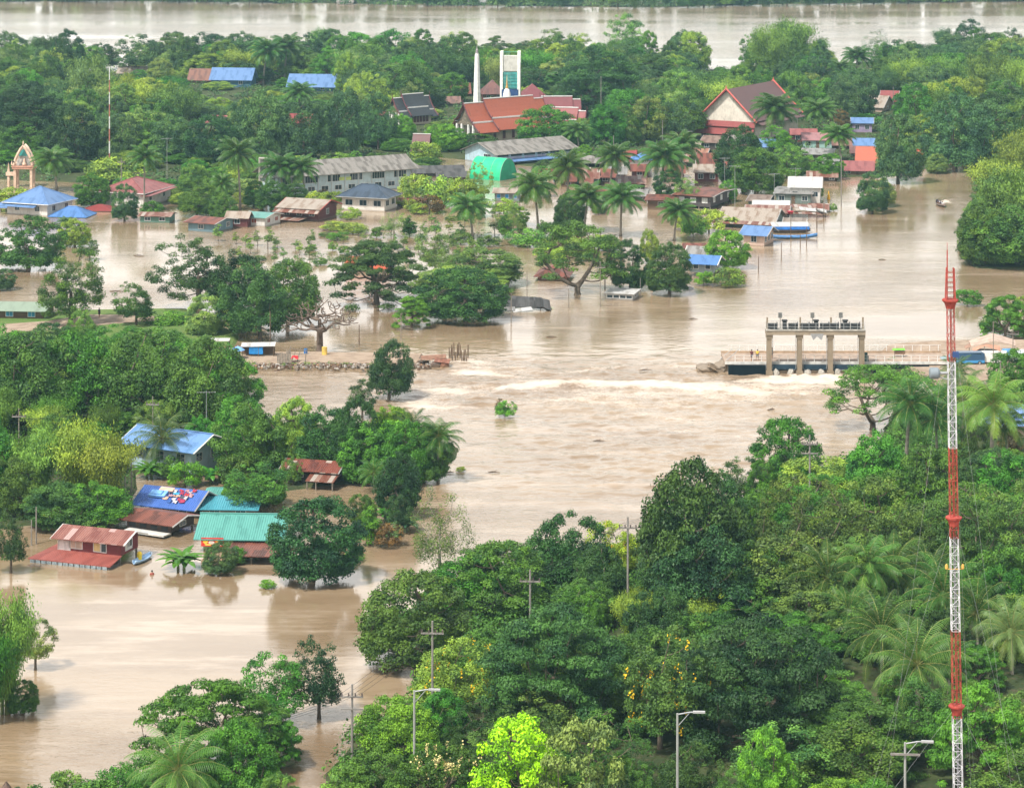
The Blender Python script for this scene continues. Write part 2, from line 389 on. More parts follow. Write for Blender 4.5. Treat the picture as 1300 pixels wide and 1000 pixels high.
FOREST_LEFT = [(-60,675),(150,655),(175,600),(290,600),(330,625),(450,612),(560,600),(575,570),(520,545),(440,540),(330,545),(300,510),(190,455),(90,432),(-60,440)]
ISLAND = [(-80,90),(200,92),(500,84),(800,92),(1000,86),(1120,78),(1400,75),(1400,205),(1220,206),(1130,222),(1060,226),(960,214),(840,212),(700,214),(560,200),(340,205),(230,240),(100,232),(-80,225)]
FARBANK = [(-700,4),(-100,3),(150,1),(330,3),(560,6),(830,9),(960,6),(1150,3),(1500,0),(2300,-6),(2300,-60),(-900,-60)]
RIGHTBANK = [(1240,340),(1225,330),(1250,250),(1300,205),(1420,200),(1420,345)]
BOTLEFT = [(130,1200),(150,1010),(240,960),(330,985),(390,1200)]
land('forest_ground', FOREST_NEAR, 0.35, GRASSY, seed=1)
land('forest_ground', FOREST_LEFT, 0.3, GRASSY, seed=2)
land('island_ground', ISLAND, 0.12, GRASSY, seed=3)
land('far_bank', FARBANK, 0.6, GRASSY, 4, seed=4)
land('far_bank', RIGHTBANK, 0.3, GRASSY, seed=5)
land('forest_ground', BOTLEFT, 0.3, GRASSY, seed=6)
land('grass_bank', [(-60,412),(100,396),(235,394),(262,408),(300,425),(290,450),(240,450),(90,432),(-60,440)], 0.35, LAWN, seed=7)
land('dirt_path', [(-40,418),(60,410),(110,402),(190,403),(225,408),(150,413),(90,420),(-40,428)], 0.40, SANDY, 0.3, 0.3, seed=8)
land('causeway', [(255,452),(255,461),(300,465),(400,465),(480,465),(530,465),(535,454),(440,452),(330,451)], 0.65, SANDY, 1.3, 0.35, seed=9)
land('road', [(1128,447),(1120,462),(1165,480),(1200,505),(1240,505),(1265,480),(1330,470),(1330,440),(1200,441)], 1.25, SANDY, 2.0, 0.4, seed=10)
land('road_verge', [(1120,462),(1130,500),(1200,520),(1330,515),(1330,500),(1210,505),(1165,480)], 0.9, GRASSY, 2.0, 0.4, seed=11)
# ---------------------------------------------------------------- houses
KEEP = []           # picture rectangles of buildings, so that scattered trees do not hide them
FOOT = []           # footprints
def face_pt(side, w, d, u, z, out):
    if side == 'F': return Vector((-w/2+u*w, -d/2-out, z))
    if side == 'B': return Vector((w/2-u*w, d/2+out, z))
    if side == 'R': return Vector((w/2+out, -d/2+u*d, z))
    return Vector((-w/2-out, d/2-u*d, z))
def face_box(mb, side, w, d, u0, u1, z0, z1, o0, o1):
    a = face_pt(side, w, d, u0, z0, o0); b = face_pt(side, w, d, u1, z1, o1)
    lo = [min(a[i], b[i]) for i in range(3)]; hi = [max(a[i], b[i]) for i in range(3)]
    mb.box(lo[0], hi[0], lo[1], hi[1], lo[2], hi[2])
def window(root, side, w, d, uc, zc, ww, wh, style='dark', fmat=None):
    L = w if side in 'FB' else d
    hu = ww/2/L; u0, u1 = uc-hu, uc+hu; z0, z1 = zc-wh/2, zc+wh/2; t = 0.07; tu = t/L
    fmat = fmat or FRAMEW
    if style == 'door':
        m = MB(); face_box(m, side, w, d, u0, u1, z0, z1, 0.0, 0.04); dr = m.build('door', fmat, root)
        m = MB(); face_box(m, side, w, d, u1-tu*2.2, u1-tu*1.2, zc-0.1, zc+0.1, 0.045, 0.09); m.build('handle', METAL, dr); return
    m = MB()
    face_box(m, side, w, d, u0-tu, u0, z0-t, z1+t, 0, 0.07); face_box(m, side, w, d, u1, u1+tu, z0-t, z1+t, 0, 0.07)
    face_box(m, side, w, d, u0, u1, z0-t, z0, 0, 0.08); face_box(m, side, w, d, u0, u1, z1, z1+t, 0, 0.07)
    n = max(1, int(round(ww/0.7)))
    for i in range(1, n): face_box(m, side, w, d, u0+(u1-u0)*i/n-tu*0.3, u0+(u1-u0)*i/n+tu*0.3, z0, z1, 0.0, 0.05)
    if style == 'bars':
        for i in range(1, 4): face_box(m, side, w, d, u0, u1, z0+(z1-z0)*0.75*i/4-0.02, z0+(z1-z0)*0.75*i/4+0.02, 0.0, 0.06)
    f = m.build('window', fmat, root)
    m = MB(); face_box(m, side, w, d, u0, u1, z0, z1, 0.0, 0.02)
    if style in ('dark', 'bars'): m.build('pane', GLASS, f)
    else: m.build('shutter', style, f)
def roof_mesh(typ, w, d, h, r, o, th=0.10, og=None):  # roof sheets
    og = o if og is None else og
    m = MB(); L = math.hypot
    def uvq(n): return n
    if typ == 'gx' or typ == 'gy':
        W, D = (w, d) if typ == 'gx' else (d, w)
        sl = r/(D/2); ze = h-sl*o; ye = D/2+o; sx = W/2+og; ln = L(ye, r+sl*o)
        T = (lambda x, y, z: (x, y, z)) if typ == 'gx' else (lambda x, y, z: (-y, x, z))
        for s_ in (-1, 1):
            a, b, c, e = T(-s_*-sx, s_*ye, ze), T(-s_*sx, s_*ye, ze), T(-s_*sx, 0, h+r), T(s_*sx, 0, h+r)
            m.slab([a, b, c, e], th, [(s_*sx+50, 0), (-s_*sx+50, 0), (-s_*sx+50, ln), (s_*sx+50, ln)])
    elif typ == 'hip':
        X, Y = w/2+o, d/2+o
        if w >= d: rx, ry = (w-d)/2, 0
        else: rx, ry = 0, (d-w)/2
        rx = max(rx, 0.3 if w >= d else 0); ze = h-0.15; ln = L(min(X, Y), r)
        A, B = (-rx, -ry if w < d else 0, h+r), (rx, ry if w < d else 0, h+r)
        if w >= d:
            m.slab([(-X,-Y,ze),(X,-Y,ze),B,A], th, [(-X,0),(X,0),(rx,ln),(-rx,ln)])
            m.slab([(X,Y,ze),(-X,Y,ze),A,B], th, [(X,0),(-X,0),(-rx,ln),(rx,ln)])
            m.slab([(X,-Y,ze),(X,Y,ze),B], th, [(-Y,0),(Y,0),(0,ln)])
            m.slab([(-X,Y,ze),(-X,-Y,ze),A], th, [(Y,0),(-Y,0),(0,ln)])
        else:
            m.slab([(X,-Y,ze),(X,Y,ze),B,A], th, [(-Y,0),(Y,0),(ry,ln),(-ry,ln)])
            m.slab([(-X,Y,ze),(-X,-Y,ze),A,B], th, [(Y,0),(-Y,0),(-ry,ln),(ry,ln)])
            m.slab([(-X,-Y,ze),(X,-Y,ze),A], th, [(-X,0),(X,0),(0,ln)])
            m.slab([(X,Y,ze),(-X,Y,ze),B], th, [(X,0),(-X,0),(0,ln)])
    elif typ == 'shed':
        X = w/2+og; y0, y1 = -d/2-o, d/2+o; sl = r/d
        m.slab([(-X,y0,h-sl*o),(X,y0,h-sl*o),(X,y1,h+r+sl*o),(-X,y1,h+r+sl*o)], th, [(-X,0),(X,0),(X,y1-y0),(-X,y1-y0)])
    elif typ == 'flat':
        X, Y = w/2+o, d/2+o; m.slab([(-X,-Y,h+0.15),(X,-Y,h+0.15),(X,Y,h+0.25),(-X,Y,h+0.25)], th, [(-X,0),(X,0),(X,2*Y),(-X,2*Y)])
    return m
def wall_mesh(typ, w, d, h, r, z0=-0.5, inset=0.0):
    m = MB(); X, Y = w/2, d/2; hi = h-0.02
    if typ == 'gx':
        for x, sgn in ((X, 1), (-X, -1)):
            p = [(x,-Y*sgn,z0),(x,Y*sgn,z0),(x,Y*sgn,hi),(x,0,hi+r*0.97),(x,-Y*sgn,hi)]; m.poly(p)
        m.quad((-X,-Y,z0),(X,-Y,z0),(X,-Y,hi),(-X,-Y,hi)); m.quad((X,Y,z0),(-X,Y,z0),(-X,Y,hi),(X,Y,hi))
    elif typ == 'gy':
        for y, sgn in ((-Y, 1), (Y, -1)):
            m.poly([(-X*sgn,y,z0),(X*sgn,y,z0),(X*sgn,y,hi),(0,y,hi+r*0.97),(-X*sgn,y,hi)])
        m.quad((X,-Y,z0),(X,Y,z0),(X,Y,hi),(X,-Y,hi)); m.quad((-X,Y,z0),(-X,-Y,z0),(-X,-Y,hi),(-X,Y,hi))
    elif typ == 'shed':
        hb = hi+r*0.97
        m.quad((-X,-Y,z0),(X,-Y,z0),(X,-Y,hi),(-X,-Y,hi)); m.quad((X,Y,z0),(-X,Y,z0),(-X,Y,hb),(X,Y,hb))
        m.quad((X,-Y,z0),(X,Y,z0),(X,Y,hb),(X,-Y,hi)); m.quad((-X,Y,z0),(-X,-Y,z0),(-X,-Y,hi),(-X,Y,hb))
    else:
        m.box(-X, X, -Y, Y, z0, hi)
    return m
def H(label, cat, xl, xc, yb, wpx, rpx, rmat, wmat, typ='gx', th=12, side=None, depth=6.0, over=0.6, name='house',
      group=None, wf=2, wsd=1, wz=None, wh=None, ww=None, fascia=None, stilt=0.0, open_=False, door=False, wstyle='dark', zbase=0.0, ridge=None):
    s = S(yb); xm = (xl+xc)/2; a = (650-xm)/FPX; t = math.radians(abs(th))
    if th >= 0:
        w = (xc-xl)/s/(math.cos(t)-a*math.sin(t)); d = side/s/max(0.12, math.sin(t)+a*math.cos(t)) if side else depth
        piv = P(xc, yb); rz = -t; loc = Matrix.Rotation(rz, 3, 'Z') @ Vector((w/2, -d/2, 0))
    else:
        w = (xc-xl)/s/(math.cos(t)+a*math.sin(t)); d = side/s/max(0.12, math.sin(t)-a*math.cos(t)) if side else depth
        piv = P(xl, yb); rz = t; loc = Matrix.Rotation(rz, 3, 'Z') @ Vector((-w/2, -d/2, 0))
    c = piv-loc; k = (yb+200)/FPX
    h = wpx/s; r = rpx/s if typ == 'gy' else max(0.35, rpx/s-(d/2+over)*k)
    if typ == 'shed': r = max(0.2, rpx/s-(d+over)*k)
    root = thing(name, (c.x, c.y, zbase), rz, label, cat, group)
    roof = roof_mesh(typ, w, d, h, r, over).build('roof', rmat, root)
    if ridge is not None and typ in ('gx', 'gy'):
        m = MB(); L = (w if typ == 'gx' else d)/2+over; z = h+r
        if typ == 'gx': m.box(-L-0.05, L+0.05, -0.14, 0.14, z-0.04, z+0.1)
        else: m.box(-0.14, 0.14, -L-0.05, L+0.05, z-0.04, z+0.1)
        m.build('ridge_cap', ridge, roof)
    if ridge is not None and typ == 'hip':
        m = MB(); X, Y = w/2+over, d/2+over; rx = max((w-d)/2, 0.3) if w >= d else 0; ry = 0 if w >= d else (d-w)/2
        A, B = Vector((-rx, -ry, h+r+0.03)), Vector((rx, ry, h+r+0.03)); m.tube([A, B], 0.12, 5)
        ze = h-0.12
        for cx, cy in ((-X,-Y),(X,-Y),(X,Y),(-X,Y)):
            e = (A if cx < 0 else B) if w >= d else (A if cy < 0 else B)
            m.tube([(cx, cy, ze), e], 0.10, 5)
        m.build('ridge_cap', ridge, roof)
    if fascia:
        def board(*a_, tube=True):
            m = MB(); (m.tube if tube else m.box)(*a_); m.build('fascia', fascia, roof)
        if typ == 'gx':
            sl = r/(d/2)
            for sx in (-1, 1):
                x = sx*(w/2+over)
                for sy in (-1, 1): board([(x+sx*0.03, sy*(d/2+over), h-sl*over-0.08), (x+sx*0.03, 0, h+r-0.06)], 0.11, 4)
        elif typ == 'gy':
            sl = r/(w/2)
            for sy in (-1, 1):
                y = sy*(d/2+over)
                for sx in (-1, 1): board([(sx*(w/2+over), y+sy*0.03, h-sl*over-0.08), (0, y+sy*0.03, h+r-0.06)], 0.11, 4)
        else:
            X, Y = w/2+over, d/2+over; z = h-0.2
            board(-X, X, -Y-0.04, -Y+0.02, z, z+0.14, tube=False); board(X-0.02, X+0.04, -Y, Y, z, z+0.14, tube=False)
    z0 = stilt if stilt else -0.5-zbase
    if open_:
        for sx in (-1, 0, 1):
            for sy in (-1, 1):
                m = MB(); m.box(sx*(w/2-0.1)-0.08, sx*(w/2-0.1)+0.08, sy*(d/2-0.1)-0.08, sy*(d/2-0.1)+0.08, -0.6-zbase, h-0.05); m.build('post', wmat, root)
    else:
        wm = wall_mesh(typ, w, d, h, r, z0); wm.build('wall', wmat, root)
        if stilt:
            for sx in (-1, -0.33, 0.33, 1):
                for sy in (-1, 1):
                    m = MB(); m.box(sx*(w/2-0.15)-0.09, sx*(w/2-0.15)+0.09, sy*(d/2-0.15)-0.09, sy*(d/2-0.15)+0.09, -0.6-zbase, stilt); m.build('post', WOODG, root)
        hh = h-z0 if stilt else h
        bz = z0 if stilt else 0
        H_ = wh or min(1.1, hh*0.42); Z_ = wz if wz is not None else bz+hh*0.56; W_ = ww or min(1.2, w/(2*wf+1.0) if wf else 1.2)
        nf = wf+(1 if door else 0)
        sides = [('F', nf), ('R' if th >= 0 else 'L', wsd)]
        for sd_, n in sides:
            L = w if sd_ == 'F' else d
            for i in range(n):
                u = (i+0.5)/n
                if sd_ == 'F' and door and i == nf//2: window(root, 'F', w, d, u, bz+min(1.0, hh*0.42), 0.85, min(1.9, hh*0.8), 'door', WOOD)
                else: window(root, sd_, w, d, u, Z_, min(W_, L*0.35), H_, wstyle)
    sp = abs(side or 0)
    x0, x1 = (xl, xc+sp) if th >= 0 else (xl-sp, xc)
    KEEP.append((x0-2, x1+2, yb-wpx-max(rpx, 2), yb)); FOOT.append((c.x, c.y, max(w, d)/2+1.0))
    return dict(root=root, roof=roof, w=w, d=d, h=h, r=r, s=s, c=c, rz=rz)
W_ = lambda *c, plank=None: mat_wall(tuple(c), plank)
wWHITE = W_(0.66, 0.64, 0.60); wCREAM = W_(0.62, 0.52, 0.40); wPEACH = W_(0.60, 0.44, 0.36); wPALEB = W_(0.38, 0.52, 0.60)
wGREEN = W_(0.11, 0.22, 0.17); wLIME = W_(0.36, 0.60, 0.25); wMAROON = W_(0.17, 0.05, 0.05, plank='h'); wDARK = W_(0.07, 0.055, 0.05, plank='v')
wBROWN = W_(0.16, 0.10, 0.065, plank='h'); wBROWNL = W_(0.28, 0.19, 0.13, plank='h'); wGREYB = W_(0.24, 0.29, 0.30, plank='v'); wBLUEG = W_(0.17, 0.27, 0.31, plank='v')
wGG = W_(0.17, 0.22, 0.20, plank='v'); wTEAL = W_(0.36, 0.55, 0.50); wPURP = W_(0.36, 0.28, 0.42); wREDW = W_(0.24, 0.055, 0.06, plank='h'); wSKY = W_(0.42, 0.58, 0.66)
FW = mat_plain((0.68, 0.67, 0.64), 0.6, 0.3, 0.1); FR = mat_plain((0.34, 0.06, 0.05), 0.7, 0.2, 0.2); FG = mat_plain((0.36, 0.35, 0.33), 0.7, 0.2, 0.2)

# --- left village
a = H('white house with a pale blue hipped roof at the far left water edge', 'house', 9, 60, 275, 16, 22, BLUEP, wWHITE, 'hip', 24, side=33, over=0.9, wf=2, wsd=2, fascia=FW, ridge=BLUEP)
m = MB(); w, d, h = a['w'], a['d'], a['h']
m.slab([(-w/2-1.3, -d/2-1.8, h-0.75), (w*0.28, -d/2-1.8, h-0.75), (w*0.28, -d/2+0.1, h-0.25), (-w/2-1.3, -d/2+0.1, h-0.25)], 0.1, [(0,0),(9,0),(9,2),(0,2)])
m.build('porch_roof', BLUEP, a['root'])
H('low bright blue hipped porch roof half sunk beside the pale blue roofed house', 'porch', 64, 108, 277, 2, 13, BLUE, wWHITE, 'hip', 10, depth=6, over=0.5, name='sunken_porch', wf=0, wsd=0, ridge=BLUE)
H('small blue lean-to roof cut by the left edge of the picture', 'shelter', -14, 14, 270, 7, 6, BLUEP, wWHITE, 'gx', 10, depth=4, over=0.4, name='shelter', open_=True)
a = H('house with a broad red hipped roof behind a round tree', 'house', 124, 182, 264, 19, 20, PINKR, wWHITE, 'hip', 18, side=36, over=0.8, wf=3, wsd=2, fascia=FW, ridge=PINKR)
m = MB(); w, d, h = a['w'], a['d'], a['h']
m.slab([(w/2-0.2, -d/2-1.2, h-0.55), (w/2+2.2, -d/2-1.2, h-0.55), (w/2+2.2, d/2-1, h-0.15), (w/2-0.2, d/2-1, h-0.15)], 0.1, [(0,0),(3,0),(3,5),(0,5)]); m.build('side_roof', PINKR, a['root'])
H('sunken red porch roof left of the round tree', 'porch', 104, 142, 269, 2, 8, TRED, wWHITE, 'hip', 6, depth=6, over=0.4, name='sunken_porch', wf=0, wsd=0)
H('small green shed with half rusty half grey roof behind the round tree', 'shed', 178, 215, 284, 10, 5, RUSTP, wGREEN, 'gx', 8, depth=4.5, over=0.5, name='shed', wf=2, wsd=0)
H('blue grey wooden shed with a rusty gable roof standing in the flood', 'shed', 239, 271, 296, 13, 8, RUST, wBLUEG, 'gx', 26, side=25, over=0.8, name='shed', wf=1, wsd=2, fascia=FG)
H('maroon walled shed with a cream roof between the rusty shed and the teal roof', 'shed', 288, 314, 289, 14, 7, CREAM, wMAROON, 'gx', 12, side=5, over=0.5, name='shed', wf=1, wsd=0)
H('little white house with a teal roof and red shutters', 'house', 309, 336, 288, 12, 7, mat_sheet((0.20,0.46,0.40),(0.15,0.34,0.30),0.3), wWHITE, 'gx', 24, side=20, over=0.5, wf=1, wsd=2, wstyle=mat_plain((0.25,0.07,0.05)), fascia=FG)
a = H('dark maroon wooden house with a cream roof and a rusty apron', 'house', 356, 404, 281, 17, 12, CREAM, wMAROON, 'gx', 22, side=24, over=0.9, wf=3, wsd=1, fascia=FR)
m = MB(); w, d, h = a['w'], a['d'], a['h']
m.slab([(-w/2-1, -d/2-2.2, h-1.0), (w/2+1, -d/2-2.2, h-1.0), (w/2+0.8, -d/2-0.1, h-0.3), (-w/2-0.8, -d/2-0.1, h-0.3)], 0.1, [(0,0),(11,0),(11,2.2),(0,2.2)])
m.build('apron_roof', RUSTP, a['root'])
m = MB(); m.slab([(-w/2+1, -d/2-3.6, 0.4), (w/2-3, -d/2-3.6, 0.4), (w/2-2, -d/2-0.3, 0.9), (-w/2+1, -d/2-0.3, 0.9)], 0.1, [(0,0),(8,0),(8,3),(0,3)]); m.build('lower_roof', RUSTP, a['root'])
H('square white house with a dark blue grey hipped roof and a row of three windows', 'house', 434, 488, 269, 18, 17, DARKBLUE, W_(0.70,0.66,0.60), 'hip', 20, side=15, over=1.1, wf=3, wsd=2, wh=1.2, ww=1.7, fascia=FG, ridge=mat_plain((0.05,0.07,0.1)))
a = H('long two storey pale blue school building with a grey brown roof behind palms', 'school', 352, 524, 251, 29, 17, ASB, W_(0.50,0.63,0.67), 'gx', -30, side=None, depth=10, over=1.3, name='school_building', wf=6, wsd=2, wz=3.6, wh=1.5, ww=3.2)
w, d, h = a['w'], a['d'], a['h']
YG = mat_plain((0.42, 0.52, 0.16), 0.5, 0.3, 0.2)
for i in range(10): window(a['root'], 'F', w, d, (i+0.5)/10, 1.4, 1.7, 1.0)
for i in range(11):
    m = MB(); face_box(m, 'F', w, d, i/10-0.004 if i else 0.0, i/10+0.004 if i < 10 else 1.0, -0.5, h-0.3, 0.0, 0.16); m.build('pilaster', W_(0.5,0.56,0.58), a['root'])
for u in (0.16, 0.5):
    m = MB(); face_box(m, 'F', w, d, u-0.045, u+0.045, 2.95, 3.7, 0.03, 0.10); m.build('yellow_panel', YG, a['root'])
m = MB(); m.slab([(w/2, -d/2-1.3, h-0.6), (w/2+3.4, -d/2-0.6, h-0.75), (w/2+3.4, d/2+0.5, h-0.75), (w/2-0.3, 0, h+a['r']-0.05)], 0.1, [(0,0),(4,0),(4,9),(0,5)]); m.build('hip_end', ASB, a['roof'])
H('low rusty roofed hut beside the square white house', 'hut', 505, 538, 263, 7, 5, RUST, wDARK, 'gx', 6, depth=4, over=0.5, name='hut', wf=0, wsd=0)
H('long low shed with a dark grey roof between the two school buildings', 'shed', 526, 588, 225, 6, 9, DGREY, wDARK, 'gx', -8, depth=7, over=0.6, name='shed', wf=0, wsd=0)
H('smaller dark grey roofed shed against the green tunnel', 'shed', 556, 592, 230, 6, 7, DGREY, wBROWN, 'gx', -5, depth=5, over=0.5, name='shed', wf=0, wsd=0)
a = H('long pale blue school block with lavender panels and a stained grey roof', 'school', 630, 731, 210, 15, 16, ASB, wSKY, 'gx', -36, side=41, over=1.0, name='school_building', wf=0, wsd=0)
w, d, h = a['w'], a['d'], a['h']; LAV = W_(0.42, 0.42, 0.56)
for i in range(6):
    u0, u1 = (i+0.08)/6, (i+0.92)/6
    m = MB(); face_box(m, 'F', w, d, u0, u1, 0.7, h-1.15, 0.0, 0.05); m.build('wall_panel', LAV, a['root'])
    m = MB(); face_box(m, 'F', w, d, u0, u1, h-1.05, h-0.4, 0.0, 0.04); m.build('window_strip', GLASS, a['root'])
    m = MB(); face_box(m, 'F', w, d, i/6, i/6+0.012, -0.5, h-0.2, 0.0, 0.18); m.build('column', wSKY, a['root'])
window(a['root'], 'F', w, d, 0.59, 1.6, 1.1, 1.0, mat_plain((0.05,0.12,0.32)))
window(a['root'], 'L', w, d, 0.72, h*0.55, 2.9, 1.6, 'dark')
m = MB(); m.slab([(-w/2+0.5,-d/2-2.6,0.9),(w/2-4,-d/2-2.6,0.9),(w/2-4,-d/2-0.05,1.35),(-w/2+0.5,-d/2-0.05,1.35)], 0.08, [(0,0),(20,0),(20,3),(0,3)]); m.build('walkway_roof', BLUEP, a['root'])
# green net tunnel
s = S(229); R = 27/s*0.98
root = thing('net_tunnel', P(626, 226), math.radians(-34), 'bright green barrel shaped net tunnel below the pale blue school block', 'greenhouse')
L = 9.0; m = MB(); n = 18
for i in range(n):
    a0, a1 = PI*i/n, PI*(i+1)/n
    p = lambda x, a_: (x, -math.cos(a_)*3.6, math.sin(a_)*R)
    m.slab([p(-L/2, a0), p(L/2, a0), p(L/2, a1), p(-L/2, a1)], 0.03)
NET = mat_plain((0.02, 0.42, 0.19), 0.5, 0.3, 0.18, 0.5); m.build('net_cover', NET, root)
m = MB()
for x in (-L/2+0.02, L/2-0.02): m.poly([(x, -math.cos(PI*i/n)*3.56, math.sin(PI*i/n)*R*0.99) for i in (range(n+1) if x < 0 else range(n, -1, -1))])
m.build('end_net', mat_plain((0.015, 0.33, 0.17), 0.6, 0.3, 0.15), root)
for x in (-L/2, -L/6, L/6, L/2):
    m = MB(); m.tube([(x, -math.cos(PI*i/n)*3.64, math.sin(PI*i/n)*(R+0.04)) for i in range(n+1)], 0.04, 5); m.build('hoop', METAL, root)
KEEP.append((596, 654, 200, 228)); FOOT.append((root.location.x, root.location.y, 6))
H('blue grey hut with bright blue windows and a pale roof in shallow water', 'hut', 628, 659, 256, 12, 6, CREAM, wGREYB, 'gx', 4, depth=5, over=0.6, name='hut', wf=3, wsd=0, wstyle=mat_plain((0.05,0.28,0.60)))
H('grey gabled pavilion roof right of the pale blue school block', 'pavilion', 731, 762, 213, 7, 9, ASB, WOODG, 'hip', 10, depth=6, over=0.8, name='pavilion', open_=True)
H('dark roof shed tucked under the right end of the pale blue school block', 'shed', 706, 735, 214, 6, 5, DGREY, wDARK, 'gx', -14, depth=4, over=0.4, name='shed', wf=0, wsd=0)

# --- village on the right
V = 'rusty roofed houses of the flooded village'
VH = [
 ('long rust roof hut left of the pair of palms', 'hut', 685,712,236,14,8,RUST,wPEACH,'gx',6,None,5),
 ('rust striped roof hut between two coconut palms, furthest left of its pair', 'hut', 729,745,235,13,8,RUSTP,wBLUEG,'gx',5,None,5),
 ('blue grey hut with a rust striped roof right beside a coconut palm', 'hut', 741,757,237,12,8,RUSTP,wBLUEG,'gx',5,None,5),
 ('tiny white walled lean-to with a rusty roof under the blue grey hut', 'lean-to', 740,749,238,7,4,RUSTP,wWHITE,'gx',5,None,3),
 ('low shed with a small rusty gable behind the grey walled shed', 'shed', 745,760,251,6,6,RUST,wDARK,'gx',10,6,4),
 ('grey walled shed with a flat rust brown roof among the palms', 'shed', 753,774,259,11,6,RUST,wGG,'gx',8,None,4),
 ('white walled hut with a steep deep red roof beside the blue roof', 'hut', 787,803,216,13,11,TRED,wWHITE,'gx',8,None,6),
 ('tall white house with a flat blue roof above the village', 'house', 802,826,224,22,8,BLUE,wWHITE,'hip',6,None,5),
 ('small rusty porch house in front of the tall blue roofed house', 'porch', 804,820,226,10,6,RUST,wMAROON,'gx',6,None,4),
 ('low hut with a broad rust striped roof left of the twin palms', 'hut', 784,818,244,12,9,RUSTP,wDARK,'gx',4,None,7),
 ('cream roofed shed at the top edge of the village', 'shed', 843,886,197,9,7,CREAM,wBROWNL,'gx',6,10,6),
 ('dark house with a pale brown gabled roof below the big cream gabled hall', 'house', 890,918,191,10,9,mat_sheet((0.36,0.24,0.18),(0.2,0.11,0.08),0.5),wDARK,'gx',16,11,6),
 ('small hut with an orange brown roof behind the rust red roof', 'hut', 874,893,204,7,7,mat_sheet((0.5,0.24,0.15),(0.3,0.13,0.08),0.5),wDARK,'gx',14,7,5),
 ('house with a broad rust red roof and one pale patch', 'house', 886,914,214,7,13,RUST,wPEACH,'gx',6,4,8),
 ('house with a pale cream roof over dark walls left of the great round tree', 'house', 882,912,232,14,10,CREAM,wMAROON,'gx',4,None,7),
 ('low strip of mixed rusty sheets behind the long stilt house', 'shelter', 866,896,249,5,6,RUSTP,wDARK,'gx',3,None,5),
 ('pink roofed hut over a dark wall right of the hall', 'hut', 1005,1036,181,11,7,PINKR,wMAROON,'gx',3,None,5),
 ('hut with a pale pink roof and white green walls', 'hut', 1020,1056,189,12,9,mat_sheet((0.50,0.25,0.25),(0.38,0.18,0.18),0.3),wTEAL,'gx',3,None,6),
 ('dark walled shed with a weathered grey roof', 'shed', 1019,1056,206,10,8,GREY,wDARK,'gx',10,7,6),
 ('scrap of light blue roof peeping between trees below the hall', 'hut', 968,981,191,6,7,BLUEP,wWHITE,'gx',3,None,4),
 ('purple walled house with a pale blue roof and a white balcony', 'house', 1082,1107,169,13,7,BLUEP,wPURP,'gx',8,4,5),
 ('house with a pale blue roof under the purple walled house', 'house', 1087,1108,193,7,9,BLUEP,wWHITE,'gx',5,None,6),
 ('brown roof shed just above the bright orange roof', 'shed', 1083,1106,200,7,6,mat_sheet((0.3,0.15,0.13),(0.18,0.09,0.08),0.4),wDARK,'gx',5,None,4),
 ('maroon roofed house in front of the bright orange roof', 'house', 1070,1108,223,7,12,PINKR,wBROWNL,'gx',8,None,8),
 ('low shed of mixed rusty sheets behind the white roofed tall house', 'shed', 1026,1062,231,7,7,RUSTP,wDARK,'gx',6,None,5),
 ('distant shop house with a pale patched roof and pink walls', 'house', 1098,1118,143,7,13,CREAM,wPEACH,'gx',22,14,8),
 ('red roof rising behind the distant patched roof', 'house', 1120,1136,134,7,10,TRED,wBROWN,'gx',18,4,6),
 ('small orange roofed hut on the far bank right of the round trees', 'hut', 1166,1173,203,8,8,ORANGE,wDARK,'gx',18,5,5),
 ('white roofed tall building at the tip of the village', 'house', 1003,1041,259,22,13,WHITE,wWHITE,'gx',8,5,7),
 ('grey green workshop with a plain grey roof in front of the white roof', 'workshop', 985,1029,260,14,7,GREY,wGG,'gx',10,8,7),
 ('dark hut with a small brown gable left of the grey green workshop', 'hut', 950,974,262,7,8,mat_sheet((0.34,0.25,0.2),(0.2,0.13,0.1),0.4),wGG,'gx',14,9,6),
 ('shed with a narrow white roof between brown gable and rust striped roof', 'shed', 958,1000,268,7,7,WHITE,wDARK,'gx',6,4,5),
 ('house with a broad rust striped roof behind the beige roof', 'house', 948,1000,279,9,10,RUSTP,wDARK,'gx',8,6,6),
 ('small brown gabled shed at the river edge', 'shed', 996,1020,292,8,8,mat_sheet((0.36,0.29,0.23),(0.22,0.16,0.12),0.4),wBROWN,'gx',10,6,5),
 ('blue grey house with a rusty roof peeping behind the bright green tree', 'house', 869,894,326,10,8,RUST,wGREYB,'gx',4,None,5),
]
